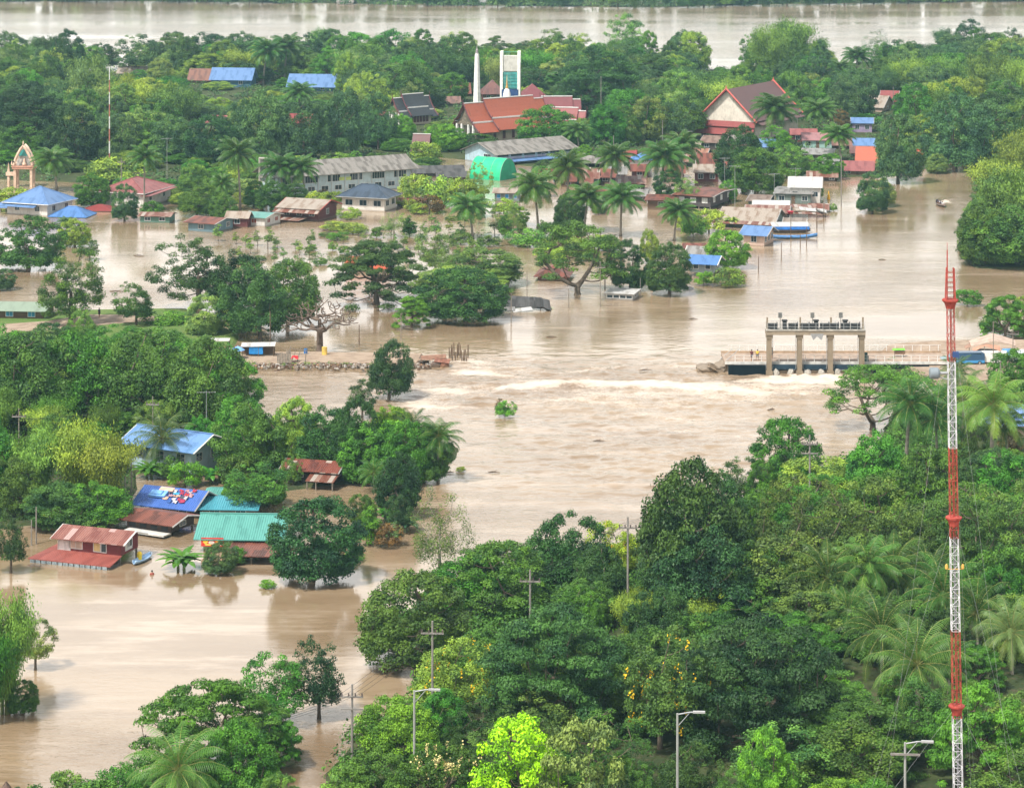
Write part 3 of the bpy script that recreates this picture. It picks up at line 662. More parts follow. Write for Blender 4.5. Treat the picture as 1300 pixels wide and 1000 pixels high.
VH += [
 ('small rusty hut squeezed left of the two rust striped huts among the palms', 'hut', 715,728,238,9,7,RUST,wBROWN,'gx',6,None,5),
 ('hut with a brown rust roof right of the blue grey hut behind the palm', 'hut', 759,778,233,9,8,RUST,wDARK,'gx',5,None,6),
 ('low shed with a grey sheet roof between the lone palm and the red roofed hut', 'shed', 776,792,228,8,7,GREY,wBROWNL,'gx',4,None,5),
 ('hut with a patched rusty roof under the cream roof beside the twin palms', 'hut', 848,872,212,8,8,RUSTP,wBROWN,'gx',5,None,6),
 ('brown roofed hut just below the cream roofed shed', 'hut', 846,866,226,8,8,RUST,wDARK,'gx',4,None,5),
 ('low grey shed left of the long stilt house wing', 'shed', 796,818,256,8,6,GREY,wBROWN,'gx',6,None,5),
 ('rusty lean-to hidden between trees left of the brick red house', 'lean-to', 664,682,246,7,6,RUSTP,wBROWN,'gx',5,None,4),
 ('small hut with a rust red roof right of the rust red roofed house', 'hut', 918,934,222,8,7,RUST,wDARK,'gx',8,None,5),
 ('small brown roofed hut right of the white green walled hut', 'hut', 1060,1078,190,7,6,mat_sheet((0.36,0.2,0.15),(0.2,0.1,0.08),0.5),wDARK,'gx',5,None,4),
 ('patched grey roof hut behind the maroon roofed house', 'hut', 1040,1064,214,7,7,GREY,wBROWNL,'gx',5,None,5),
 ('pale roofed hut at the foot of the big hall skirt roof', 'hut', 926,948,186,8,6,ASB,wBROWNL,'gx',8,None,5),
 ('low rusty boat shed at the river edge under the grey green workshop', 'shed', 1030,1048,270,5,5,RUSTP,wBROWN,'gx',8,None,4),
]
for (lb, ct, xl, xc, yb, wp, rp, rm, wm, ty, th, sd_, dp) in VH:
    if xc-xl < 24: xl -= 2; xc += 2; rp += 2
    big = xc-xl > 24
    H(lb, ct, xl, xc, yb, wp, rp, rm, wm, ty, th, side=sd_, depth=dp or 6, over=0.5, name=ct.replace('-', '_').replace(' ', '_'),
      wf=2 if big else 1, wsd=1 if sd_ and sd_ > 6 else 0, group=None, fascia=FG if sd_ else None, door=big and xc-xl > 34)
a = H('long dark stilt house with rusty brown roof and pale shutters', 'stilt house', 858, 902, 266, 17, 8, RUST, W_(0.10,0.085,0.085,plank='v'), 'gx', 24, side=28, over=0.8, name='stilt_house', wf=3, wsd=3, wstyle=mat_plain((0.55,0.58,0.56)), fascia=FG, stilt=0.5)
H('lower rusty roofed wing left of the long stilt house', 'shed', 822, 856, 267, 13, 7, RUST, wBROWN, 'shed', 8, depth=6, over=0.7, name='shed', wf=1, wsd=0)
a = H('house with a large beige roof and a rust striped front apron', 'house', 914, 981, 290, 9, 17, CREAM, W_(0.30,0.38,0.36), 'gx', 18, side=14, over=0.7, wf=2, wsd=1, fascia=FG)
w, d, h = a['w'], a['d'], a['h']
m = MB(); m.slab([(-w/2-1.2,-d/2-2.3,h-0.55),(w/2+0.2,-d/2-2.3,h-0.55),(w/2+0.2,-d/2-0.4,h-0.12),(-w/2-1.2,-d/2-0.4,h-0.12)],0.08,[(0,0),(13,0),(13,2),(0,2)]); m.build('apron_roof', RUSTP, a['root'])
H('cream house with a light blue roof at the water edge beside the round bright tree', 'house', 944, 970, 313, 16, 11, BLUEP, wPEACH, 'gx', 22, side=12, over=0.9, wf=1, wsd=3, ww=1.1, wh=1.2, fascia=FG)
H('blue roofed porch house on stilts behind the low bright bush', 'house', 876, 906, 352, 19, 10, BLUE, W_(0.30,0.36,0.38), 'gx', 18, side=8, over=0.9, wf=2, wsd=1, fascia=FW, stilt=0.8)
H('slate grey gabled roof just behind the blue porch roof', 'house', 873, 897, 341, 17, 12, GREY, wGREYB, 'gx', 20, side=8, over=0.7, wf=1, wsd=1, fascia=FW)
H('bright orange steep roof between the two big round trees', 'house', 1088, 1112, 212, 5, 21, ORANGE, wBROWN, 'gx', 12, side=4, over=0.6, wf=0, wsd=0)
H('brick red house with a rusty hipped roof sunk behind the spreading tree', 'house', 683, 718, 357, 7, 15, RUST, W_(0.30,0.13,0.09), 'hip', 8, side=6, over=0.8, wf=2, wsd=0)
H('orange tiled roof almost hidden behind the dark spreading tree', 'house', 440, 488, 346, 7, 14, ORANGE, wCREAM, 'gx', 6, depth=7, over=0.6, wf=0, wsd=0)
# --- forest roofs, far left and centre
FR_ = [
 ('bright blue long roof on the far left of the island', 'house', 268,318,112,12,14,BLUEP,W_(0.05,0.14,0.22),8),
 ('pale blue long roof among the trees near the tall palms', 'house', 366,424,117,8,15,BLUEP,W_(0.05,0.14,0.22),9),
 ('pale low roof near the far river behind the willows', 'house', 150,184,97,5,8,CREAM,wDARK,6),
 ('brown roof left of the bright blue long roof', 'house', 240,266,106,6,13,mat_sheet((0.35,0.17,0.12),(0.2,0.1,0.08),0.5),wBROWNL,7),
 ('small red roof under the pale blue long roof', 'house', 368,392,160,6,10,TRED,wPEACH,6),
 ('pinkish roof fragment left of the tall palms on the island', 'house', 316,330,108,5,7,PINKR,wPEACH,6),
 ('pinkish roof fragment below the bright blue long roof', 'house', 264,283,160,5,9,PINKR,wPEACH,6),
 ('pink roof just left of the dark temple roof', 'house', 480,499,155,5,8,PINKR,wPEACH,6),
 ('little brown gable above the obelisk base', 'house', 574,592,105,6,8,RUST,wBROWNL,6),
 ('brown sloping roof left of the white obelisk', 'house', 575,596,123,6,12,RUST,wBROWNL,7),
 ('low brown roof just left of the temple eaves', 'house', 567,583,134,4,8,mat_sheet((0.35,0.2,0.16),(0.2,0.12,0.1),0.5),wTEAL,6),
 ('dark rust red roof between the obelisk and the white tower', 'house', 614,640,128,9,18,mat_sheet((0.26,0.10,0.08),(0.16,0.07,0.06),0.5),wBROWN,9),
 ('rose red hipped roof right of the white tower', 'house', 662,694,132,8,18,TPINK,wPEACH,9),
]
for lb, ct, xl, xc, yb, wp, rp, rm, wm, dp in FR_:
    H(lb, ct, xl, xc, yb, wp, rp, rm, wm, 'hip' if 'hipped' in lb or 'rust red' in lb else 'gx', 8 if xc < 560 else -6, depth=dp, over=0.7, wf=2, wsd=0)
H('small open house with a steep maroon roof below the dark temple roof', 'pavilion', 524, 542, 196, 8, 18, TMAROON, WOODG, 'gx', 14, depth=4, over=0.5, name='pavilion', open_=True, ridge=FW)

# --- lower left hamlet
a = H('two storey pale blue house with a bright blue roof and white barred windows', 'house', 163, 243, 606, 38, 22, mat_sheet((0.22,0.42,0.80),(0.15,0.32,0.62),0.35), W_(0.46,0.60,0.66), 'gx', 30, side=39, over=1.1, wf=3, wsd=2, wz=2.35, wh=1.0, ww=1.25, wstyle='bars', fascia=FW, ridge=BLUEP)
a = H('house with a deep blue roof strewn with laundry and belongings', 'house', 178, 243, 656, 15, 22, mat_sheet((0.085,0.20,0.62),(0.06,0.14,0.42),0.3), wBROWNL, 'gx', 22, side=27, over=0.9, wf=3, wsd=2, fascia=FG)
BLUEHOUSE = a
a = H('old wooden house with a rust red roof in front of the laundry roof', 'house', 161, 217, 681, 17, 14, RUST, W_(0.09,0.06,0.05,plank='h'), 'gx', 28, side=30, over=0.7, wf=0, wsd=1, fascia=FG, stilt=0.45)
m = MB(); w, d, h = a['w'], a['d'], a['h']
m.slab([(-w/2-2.6,-d/2+0.3,h-0.9),(-w/2-0.1,-d/2+0.3,h-0.5),(-w/2-0.1,d/2-1.2,h-0.5),(-w/2-2.6,d/2-1.2,h-0.9)],0.08,[(0,0),(0,2),(4,2),(4,0)]); m.build('side_roof', GREY, a['root'])
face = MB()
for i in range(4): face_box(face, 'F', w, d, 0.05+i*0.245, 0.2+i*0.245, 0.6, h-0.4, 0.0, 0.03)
face.build('opening_shade', DARK, a['root'])  # flat dark panels paint the shade inside the open front
m = MB(); m.box(-w/2+0.5, w/2, -d/2-1.5, -d/2-0.05, 0.25, 0.42); m.build('floor_deck', CONCP, a['root'])
RH = H('red wooden house with a patched pink rust roof above a flooded red porch roof', 'house', 76, 153, 716, 30, 16, mat_sheet((0.40,0.17,0.13),(0.25,0.075,0.055),0.55,(0.62,0.42,0.38)), wREDW, 'gx', 20, side=23, over=0.8, wf=0, wsd=1, stilt=0.9, fascia=FW)
w, d, h = RH['w'], RH['d'], RH['h']; rt = RH['root']
RPORCH = mat_sheet((0.46, 0.13, 0.10), (0.34, 0.085, 0.065), 0.45)
m = MB(); m.slab([(-w/2-2.6,-d/2-2.8,0.45),(w/2+0.2,-d/2-2.8,0.45),(w/2+0.2,-d/2-0.02,0.98),(-w/2-0.2,-d/2-0.02,0.98)],0.1,[(0,0),(12,0),(11,3),(2,3)])
m.slab([(-w/2-2.6,-d/2-2.8,0.45),(-w/2-0.2,-d/2-0.02,0.98),(-w/2-0.2,d/2-1,0.98),(-w/2-2.6,d/2,0.45)],0.1,[(0,0),(1,3),(6,3),(7,0)])
m.build('porch_roof', RPORCH, rt)
m = MB()
for i in range(14): m.box(-w/2-2.3+i*(w+2.2)/14, -w/2-2.3+(i+0.82)*(w+2.2)/14, -d/2-2.8, -d/2-2.72, -0.4, 0.36)
m.build('shop_shutter', mat_plain((0.22,0.26,0.28),0.7,0.3,0.4,4), rt)
m = MB(); m.box(-w/2-2.2, w/2, -d/2-2.68, -d/2-0.2, -0.4, 0.34); m.build('ground_floor', mat_plain((0.10,0.09,0.085)), rt)
for (u, ww_, z, hh, st) in ((0.07,1.5,h-1.0,1.5,mat_plain((0.66,0.62,0.60))),(0.26,1.7,h-0.95,0.85,mat_plain((0.60,0.45,0.36))),(0.62,0.9,h-1.0,0.95,mat_plain((0.60,0.46,0.20))),(0.72,0.7,h-1.0,1.0,'dark')):
    window(rt, 'F', w, d, u, z, ww_, hh, st)
window(rt, 'R', w, d, 0.45, h-0.85, 1.5, 1.1, mat_plain((0.62,0.58,0.48)))
a = H('lime green house with a large turquoise tiled roof', 'house', 258, 352, 700, 21, 30, TURQ, wLIME, 'gx', 3, depth=8, over=1.0, wf=3, wsd=0, fascia=None, ridge=TURQ, wz=1.15, wh=0.8)
GH = a
H('bright cyan roof behind the turquoise roof', 'house', 256, 322, 656, 12, 16, CYAN, wBROWNL, 'gx', 3, depth=6, over=0.7, wf=2, wsd=0)
H('small teal roof corner right of the laundry roof', 'shelter', 262, 276, 638, 10, 6, TURQ, WOODG, 'gx', 6, depth=4, over=0.4, name='shelter', open_=True)
H('open shelter with a low rusty roof beside the lime green house', 'shelter', 290, 348, 717, 12, 16, RUST, WOODG, 'shed', 6, depth=5.5, over=0.5, name='shelter', open_=True)
a = H('dark stilt house with rust red roof below the green orchard', 'house', 364, 424, 618, 22, 13, mat_sheet((0.30,0.09,0.06),(0.15,0.05,0.04),0.5,(0.6,0.5,0.42)), wDARK, 'gx', 16, side=14, over=0.8, wf=2, wsd=1, fascia=FG, stilt=0.4)
w, d, h = a['w'], a['d'], a['h']
m = MB(); m.slab([(0.2,-d/2-2.4,h-1.05),(w/2+0.8,-d/2-2.4,h-1.05),(w/2+0.8,-d/2-0.3,h-0.5),(0.2,-d/2-0.3,h-0.5)],0.08,[(0,0),(5,0),(5,2),(0,2)]); m.build('apron_roof', RUSTP, a['root'])
for x in (0.4, w/4, w/2+0.6):
    m = MB(); m.tube([(x,-d/2-2.3,-0.5),(x,-d/2-2.3,h-1.1)],0.07,6); m.build('post', WOODG, a['root'])
a = H('long brown hut with a pale green roof on the left grass bank', 'hut', -30, 54, 407, 14, 11, mat_sheet((0.36,0.46,0.34),(0.28,0.36,0.26),0.3), wBROWN, 'gx', 6, depth=7, over=0.9, name='hut', wf=3, wsd=0, wstyle=mat_plain((0.06,0.25,0.42)))
H('small white shed roof among trees under the left grass bank', 'shed', 14, 36, 441, 8, 8, WHITE, wWHITE, 'gx', 5, depth=4, over=0.4, name='shed', wf=0, wsd=0)
H('cyan scrap roof hidden in trees by the laundry house', 'shelter', 372, 378, 612, 5, 4, CYAN, WOODG, 'gx', 5, depth=2, over=0.3, name='shelter', open_=True) if False else None
H('light blue hipped roof at the right edge among the palms', 'house', 1268, 1330, 560, 22, 26, mat_sheet((0.20,0.36,0.72),(0.16,0.30,0.6),0.3), wPEACH, 'hip', -10, side=10, over=1.0, wf=2, wsd=0)
H('small cream tent roof behind the radio mast', 'tent', 1166, 1182, 508, 9, 14, mat_plain((0.62,0.50,0.42)), WOODG, 'hip', 5, depth=3, over=0.3, name='tent', open_=True)
for i, (x, y, lb) in enumerate(((8, 1026, 'dark thatched cone roof at the bottom left corner'), (27, 1030, 'smaller dark thatched cone roof right of the corner one'))):
    r = thing('thatched_hut', P(x, y), 0, lb, 'hut'); k = 1.1 if i == 0 else 0.9
    THATCH = mat_plain((0.10, 0.07, 0.055), 0.95, 0.1, 0.5, 5)
    m = MB(); m.lathe([(1.9*k, 0.0), (1.25*k, 0.8), (0.5*k, 1.6), (0.06, 2.1*k)], n=14); m.build('roof', THATCH, r)
    m = MB(); m.lathe([(1.3*k, -0.5), (1.3*k, 0.3)], n=12); m.build('wall', wBROWN, r)
# ---------------------------------------------------------------- temples and large structures
GOLD = mat_plain((0.60, 0.36, 0.10), 0.35, 0.6, 0.2); WHITEW = mat_plain((0.74, 0.72, 0.68), 0.7, 0.25, 0.15)
TEALP = mat_plain((0.04, 0.28, 0.26), 0.4, 0.5, 0.3); NAVY = mat_plain((0.025, 0.06, 0.17), 0.6, 0.3, 0.2)
PEACHP = mat_plain((0.58, 0.42, 0.31), 0.65, 0.3, 0.25); DRED = mat_plain((0.12, 0.035, 0.04), 0.6, 0.3, 0.2)
def gable_tier(m, x0, x1, hw, ze, zr, th=0.12, curve=0.0):
    """two roof slopes with the ridge along x, sagging slightly like a temple roof"""
    n = 5 if curve else 1
    for s_ in (-1, 1):
        prof = []
        for i in range(n+1):
            t = i/n; prof.append((s_*hw*(1-t), ze+(zr-ze)*t-curve*math.sin(PI*t)))
        for i in range(n):
            (ya, za), (yb_, zb) = prof[i], prof[i+1]
            L0, L1 = abs(hw)-abs(ya), abs(hw)-abs(yb_)
            p = [(x0,ya,za),(x1,ya,za),(x1,yb_,zb),(x0,yb_,zb)]
            u = [(x0,L0),(x1,L0),(x1,L1),(x0,L1)]
            if s_ > 0: p = [p[1],p[0],p[3],p[2]]; u = [u[1],u[0],u[3],u[2]]
            m.slab(p, th, u)
def barge(x, hw, ze, zr, curve, r=0.16, sgn=-1):
    m = MB()
    for s_ in (-1, 1):
        m.tube([(x, s_*hw*(1-t), ze+(zr-ze)*t-curve*math.sin(PI*t)+0.1) for t in (0, .2, .4, .6, .8, 1)], r, 5)
        m.tube([(x, s_*hw, ze+0.1), (x, s_*(hw+0.35), ze+0.35), (x, s_*(hw+0.4), ze+0.9)], [r, r*0.7, 0.03], 5)
    m.tube([(x, 0, zr), (x+sgn*0.25, 0, zr+0.7), (x+sgn*0.1, 0, zr+1.5)], [r, r*0.6, 0.03], 5)
    return m
def temple(name, label, pos, rz, W, Lg, wall_h, rise, rmat, tiers=3, group=None, gmat=None, ridge=FW):
    r = thing(name, pos, rz, label, 'temple', group)
    hw = Lg/2; cv = rise*0.07
    m = MB(); m.box(-W/2+0.8, W/2, -hw+1.6, hw-1.6, -0.5, wall_h+0.6); m.build('wall', wCREAM, r)
    zr = wall_h+rise
    secs = [(-W/2-1.2, -W/2+W*0.24, -0.9), (-W/2+W*0.24-0.6, W*0.40, 0.0), (W*0.40-0.4, W/2+1.0, -0.9)]
    for i, (a, b, dz) in enumerate(secs):
        m = MB(); gable_tier(m, a, b, hw*0.62, wall_h+rise*0.36+dz, zr+dz, 0.14, cv); ro = m.build('roof', rmat, r)
        m = MB(); 
        for s_ in (-1, 1):
            p = [(a,s_*(hw+0.7),wall_h-0.3+dz*0.5),(b,s_*(hw+0.7),wall_h-0.3+dz*0.5),(b,s_*hw*0.60,wall_h+rise*0.33+dz),(a,s_*hw*0.60,wall_h+rise*0.33+dz)]
            u = [(a,0),(b,0),(b,hw*0.5),(a,hw*0.5)]
            if s_ > 0: p = [p[1],p[0],p[3],p[2]]; u = [u[1],u[0],u[3],u[2]]
            m.slab(p, 0.14, u)
        m.build('lower_roof', rmat, r)
        m = MB(); m.box(a, b, -0.16, 0.16, zr+dz-0.02, zr+dz+0.22)
        for s_ in (-1, 1): m.box(a, b, s_*hw*0.61-0.1, s_*hw*0.61+0.1, wall_h+rise*0.335+dz-0.05, wall_h+rise*0.36+dz+0.16)
        m.build('ridge_cap', ridge, ro)
        x = a if i < 2 else b
        barge(x-0.08 if i < 2 else x+0.08, hw*0.62, wall_h+rise*0.36+dz, zr+dz, cv, 0.17, -1 if i < 2 else 1).build('barge_board', DRED, ro)
        for s_ in (-1, 1):
            m = MB(); m.tube([(x, s_*hw*0.6, wall_h+rise*0.33+dz+0.1), (x, s_*(hw+0.7), wall_h-0.2+dz*0.5), (x-0.1, s_*(hw+1.1), wall_h+0.4+dz*0.5)], [0.17, 0.15, 0.04], 5); m.build('barge_board', DRED, ro)
    gm = gmat or mat_plain((0.17, 0.14, 0.10), 0.6, 0.4, 0.6, 2.5)
    for sgn, x in ((-1, -W/2-0.5), (1, W/2+0.4)):
        p = [(x,-hw*0.6,wall_h+rise*0.30-0.9),(x,hw*0.6,wall_h+rise*0.30-0.9),(x,0,zr-1.1)]
        if sgn < 0: p = [p[1], p[0], p[2]]
        m = MB(); m.poly(p); m.poly([(q[0]+0.2*(-sgn), q[1], q[2]) for q in reversed(p)])
        m.box(x-0.15, x+0.15, -hw*0.66, hw*0.66, wall_h+rise*0.22-0.9, wall_h+rise*0.31-0.9); m.build('gable', gm, r)
    for y in (-hw*0.58, -hw*0.24, hw*0.24, hw*0.58):
        m = MB(); m.box(-W/2-0.9, -W/2-0.35, y-0.28, y+0.28, -0.5, wall_h+rise*0.14); m.build('column', WHITEW, r)
    m = MB(); m.box(-W/2+0.7, -W/2+0.79, -0.8, 0.8, 0.2, wall_h*0.9); m.poly([(-W/2+0.7, -0.8, wall_h*0.9), (-W/2+0.7, 0.8, wall_h*0.9), (-W/2+0.7, 0, wall_h*1.25)][::-1]); m.build('door', DRED, r)
    n = 7
    for i in range(n):
        x = -W/2+2.2+i*(W-3)/n
        m = MB(); m.box(x, x+0.9, -hw+1.52, -hw+1.6, wall_h*0.25, wall_h*0.8); m.build('window', DRED, r)
    return r
s = S(184); phi = math.radians(37)
Wt, Lt = 25.0, 13.0
piv = P(611, 184); cc = piv - Matrix.Rotation(phi, 3, 'Z') @ Vector((-Wt/2, -Lt/2, 0))
temple('temple_hall', 'orange roofed temple hall with stepped gables and white ridges', (cc.x, cc.y, 0), phi, Wt, Lt, 4.0, 7.6, TORANGE)
KEEP.append((572, 740, 100, 186)); FOOT.append((cc.x, cc.y, 14))
c2 = P(704, 158)
temple('temple_hall', 'smaller temple wing with a rose maroon roof rising behind the orange temple', (c2.x, c2.y, 0), math.radians(4), 13, 8, 3.5, 4.6, TPINK)
c2 = P(713, 172)
temple('temple_hall', 'red brown temple roof with a pointed white gable end behind the round tree', (c2.x, c2.y, 0), math.radians(-14), 12, 8.5, 3.0, 4.8, TRED)
c2 = P(522, 158)
temple('temple_hall', 'weathered temple with a dark slate roof and ochre gable', (c2.x, c2.y, 0), math.radians(40), 11, 8, 3.2, 5.6, TDARK, gmat=mat_plain((0.30,0.21,0.12),0.6,0.3,0.5,2.5))
KEEP.append((500, 542, 108, 160)); FOOT.append((c2.x, c2.y, 7))
# big cream gabled hall
s = S(178)
a = H('big hall with a cream gable and a huge maroon brown roof', 'hall', 890, 958, 180, 30, 35, TBROWN, W_(0.72,0.66,0.56), 'gy', 30, side=58, over=1.0, name='assembly_hall', wf=0, wsd=0, fascia=None)
w, d, h, r_ = a['w'], a['d'], a['h'], a['r']; rt = a['root']
for y in (-d/2-1.05, d/2+1.05):
    m = MB()
    for sx in (-1, 1):
        sl = r_/(w/2); m.tube([(sx*(w/2+1.1), y, h-sl*1.1-0.2), (0, y, h+r_+0.1)], 0.30, 4)
    m.tube([(0, y, h+r_), (0, y, h+r_+1.1)], [0.3, 0.06], 5); m.build('barge_board', mat_plain((0.45,0.10,0.08),0.6,0.3,0.2), rt)
for z0, z1, o0, o1 in ((h-1.2, h-2.6, 0.0, 1.5), (h-2.8, h-4.6, 0.9, 3.0)):
    m = MB(); m.slab([(-w/2-0.6,-d/2-o1,z1),(w/2+0.6,-d/2-o1,z1),(w/2+0.4,-d/2-o0,z0),(-w/2-0.4,-d/2-o0,z0)],0.12,[(0,0),(w,0),(w,2),(0,2)]); m.build('skirt_roof', TRED, rt)
m = MB(); m.slab([(w/2+2.4,-d/2,h-1.9),(w/2+2.4,d/2,h-1.9),(w/2,d/2,h-0.9),(w/2,-d/2,h-0.9)],0.12,[(0,0),(d,0),(d,2),(0,2)]); m.build('side_skirt_roof', TBROWN, rt)
m = MB(); m.box(-w/2+0.2, w/2-0.2, -d/2-0.05, -d/2+0.0, -0.5, h-4.2); m.build('ground_floor_wall', wGREYB, rt)
for i in range(5):
    u = (i+0.5)/5; window(rt, 'F', w, d, u, 1.5, 1.6, 1.5, mat_plain((0.30,0.33,0.34)) if i % 2 else 'dark')
# white obelisk (crematorium chimney), white tower, chedi
r = thing('obelisk', P(605.5, 160), 0.2, 'tall slender white obelisk behind the temple', 'obelisk')
m = MB(); m.lathe([(1.35, 0), (1.25, 2), (0.62, 20.6), (0.5, 20.7), (0.5, 21.0)], n=4); m.build('shaft', WHITEW, r)
m = MB(); m.lathe([(0.5, 21.0), (0.34, 21.5), (0.4, 21.8), (0.16, 22.3), (0.03, 23.4)], n=8); m.build('finial', mat_plain((0.25,0.22,0.22)), r)
m = MB(); m.box(-1.6, 1.6, -1.6, 1.6, -0.5, 0.8); m.build('plinth', WHITEW, r)
r = thing('bell_tower', P(648, 148), math.radians(-4), 'white concrete tower with a teal lattice window and a dark blue band', 'tower')
s = S(148); zt = 83/s; X = 22/s/2
for sx in (-1, 1):
    for sy in (-1, 1):
        m = MB(); m.box(sx*X-0.42, sx*X+0.42, sy*1.4-0.45, sy*1.4+0.45, -0.5, zt); m.build('pylon', WHITEW, r)
STAIN = mat_wall((0.60, 0.58, 0.52))
m = MB(); m.box(-X+0.42, X-0.42, -1.5, 1.5, zt*0.70, zt*0.93); m.build('upper_panel', STAIN, r)
m = MB(); m.box(-X+0.42, X-0.42, -1.35, 1.35, zt*0.43, zt*0.68); m.build('lattice_backing', TEALP, r)
m = MB()
for i in range(6): m.box(-X+0.55+i*0.42, -X+0.63+i*0.42, -1.5, -1.38, zt*0.43, zt*0.68)
for i in range(5): m.box(-X+0.42, X-0.42, -1.52, -1.44, zt*(0.45+0.05*i), zt*(0.455+0.05*i))
m.build('lattice', mat_plain((0.16,0.42,0.38)), r)
m = MB(); m.box(-X+0.1, X-0.1, -1.95, 1.95, zt*0.30, zt*0.42); m.build('blue_band', NAVY, r)
m = MB(); m.box(-X+0.42, X-0.42, -1.3, 1.3, -0.5, zt*0.29); m.build('lower_panel', STAIN, r)
for i in range(5):
    m = MB(); m.box(-X+0.5+i*0.5, -X+0.56+i*0.5, -1.3, -1.24, zt*0.93, zt); m.build('railing_post', mat_plain((0.1,0.35,0.28)), r)
m = MB(); m.box(-X+0.42, X-0.42, -1.3, -1.22, zt-0.2, zt-0.08); m.build('top_rail', mat_plain((0.1,0.35,0.28)), r)
r = thing('chedi', P(643.5, 153), 0, 'small bell shaped chedi in white and gold in front of the white tower', 'chedi')
m = MB(); m.box(-1.8, 1.8, -1.8, 1.8, -0.5, 5.2); m.build('plinth', wCREAM, r)
m = MB(); m.lathe([(1.5, 5.2), (1.35, 5.8), (1.45, 5.9), (1.2, 6.6), (1.05, 8.0), (0.75, 9.0), (0.35, 9.4)], n=16); m.build('bell', WHITEW, r, True)
m = MB(); m.lathe([(1.65, 5.1), (1.7, 5.4), (1.5, 5.7)], n=16); m.build('base_ring', GOLD, r)
m = MB(); m.lathe([(0.38, 9.4), (0.45, 9.6), (0.25, 10.4), (0.28, 10.5), (0.1, 11.8), (0.02, 13.4)], n=10); m.build('spire', GOLD, r, True)
# arch shrine, far left
s = S(238); r = thing('arch_shrine', P(31, 237), math.radians(-8), 'ornate peach pointed arch shrine on legs at the far left', 'shrine')
for sx in (-1, 1):
    for sy in (-1, 1):
        m = MB(); m.box(sx*2.0-0.3, sx*2.0+0.3, sy*0.9-0.3, sy*0.9+0.3, -0.5, 4.3); m.build('leg', PEACHP, r)
m = MB(); m.box(-2.6, 2.6, -1.4, 1.4, 4.3, 4.75); m.box(-2.8, 2.8, -1.5, 1.5, 4.75, 4.95); m.build('platform', mat_plain((0.45,0.24,0.17)), r)
arch = lambda t, k: ((1 if t < 0 else -1)*-1*2.3*k*(math.cos(abs(t)*PI/2)**0.75), 4.95+5.2*k*(1-(1-abs(0))**1)+0)  # placeholder not used
def arc(k, n=9): # pointed arch outline
    L = []
    for i in range(n+1):
        t = i/n; L.append((-2.3*k*math.cos(t*PI/2)**0.8 if t < 1 else 0.0, 4.95+4.9*k*(0.62*t+0.38*t**2)))
    return L
m = MB(); A = arc(1.0)
pts = [(x, -0.9, z) for x, z in A]+[(-x, -0.9, z) for x, z in A[::-1][1:]]
m.tube(pts, 0.34, 6); m.tube([(p[0], 0.9, p[2]) for p in pts], 0.34, 6)
m.tube([(0, -0.9, A[-1][1]), (0, -0.9, A[-1][1]+1.2)], [0.3, 0.03], 6)
for sx in (-1, 1): m.tube([(sx*2.4, -0.9, 4.9), (sx*2.9, -0.9, 5.4), (sx*2.8, -0.9, 6.3)], [0.25, 0.2, 0.03], 5)
m.build('arch_frame', PEACHP, r, True)
m = MB(); inner = arc(0.9); m.poly([(x, 0.3, z) for x, z in inner[::-1]]+[(-x, 0.3, z) for x, z in inner[:-1]][::1][::-1][::-1]); m.box(-2.0, 2.0, 0.3, 0.6, 4.95, 6.2); m.build('back_panel', mat_plain((0.52,0.50,0.46)), r)
m = MB(); m.box(-1.5, 1.5, -0.1, 0.15, 7.3, 8.0); m.poly([(-1.5,-0.1,8.0),(1.5,-0.1,8.0),(0,-0.1,9.1)]); m.build('dark_canopy', TEALP, r)
m = MB(); m.lathe([(0.6, 5.0), (0.5, 5.6), (0.28, 5.9), (0.33, 6.3), (0.05, 6.9)], n=10); m.build('statue', PEACHP, r, True)
m = MB(); m.box(-4.4, -2.4, -0.6, 0.6, 2.6, 3.4); m.box(-4.1, -3.6, -0.4, 0.4, -0.5, 2.6); m.tube([(-3.9,0,3.4),(-3.9,0,5.6)],[0.35,0.05],6); m.build('side_wing', PEACHP, r)
KEEP.append((9, 50, 182, 238)); FOOT.append((r.location.x, r.location.y, 5))
s = S(250); r = thing('water_tank_frame', P(334, 254), 0, 'weathered concrete tank frame on four legs left of the palms', 'frame')
for sx in (-1, 1):
    for sy in (-1, 1):
        m = MB(); m.box(sx*0.8-0.16, sx*0.8+0.16, sy*0.8-0.16, sy*0.8+0.16, -0.5, 9.5); m.build('leg', CONC, r)
for z in (2.5, 5.2, 8.0, 9.4):
    m = MB(); m.box(-1.0, 1.0, -1.0, 1.0, z, z+0.3); m.build('platform', CONC, r)
m = MB(); m.lathe([(0.65, 8.3), (0.65, 9.3), (0.2, 9.4)], n=12); m.build('tank', CONCP, r)

# ---------------------------------------------------------------- the weir
rnd = random.Random(5)
s = S(476); wy = P(1034, 476); WX = lambda px: (px-1034)/s
wr = thing('weir', (wy.x, wy.y, 0), 0, 'concrete weir gate frame on four tall piers over the rushing water', 'weir')
PIER = mat_wall((0.27, 0.215, 0.15))
DK = 1.75
for px in (976.5, 1015, 1054, 1094):
    x = WX(px); m = MB(); m.box(x-0.36, x+0.36, -0.55, 0.75, -0.6, 6.3); m.box(x-0.48, x+0.48, -0.65, 0.85, 5.7, 6.3); m.box(x-0.5, x+0.5, -0.7, 0.9, -0.6, 0.7)
    m.build('pier', PIER, wr)
m = MB(); m.box(WX(972), WX(1098), -0.85, 1.0, 6.3, 6.95); m.build('beam', mat_wall((0.32, 0.26, 0.19)), wr)
m = MB(); m.box(WX(972), WX(1098), -0.95, 1.1, 6.95, 7.1); m.build('walkway', CONC, wr)
for i in range(15):
    x = WX(973.5+i*8.8)
    for y in (-0.88, 1.02):
        m = MB(); m.tube([(x, y, 7.1), (x, y, 8.15)], 0.035, 5); m.build('railing_post', METAL, wr)
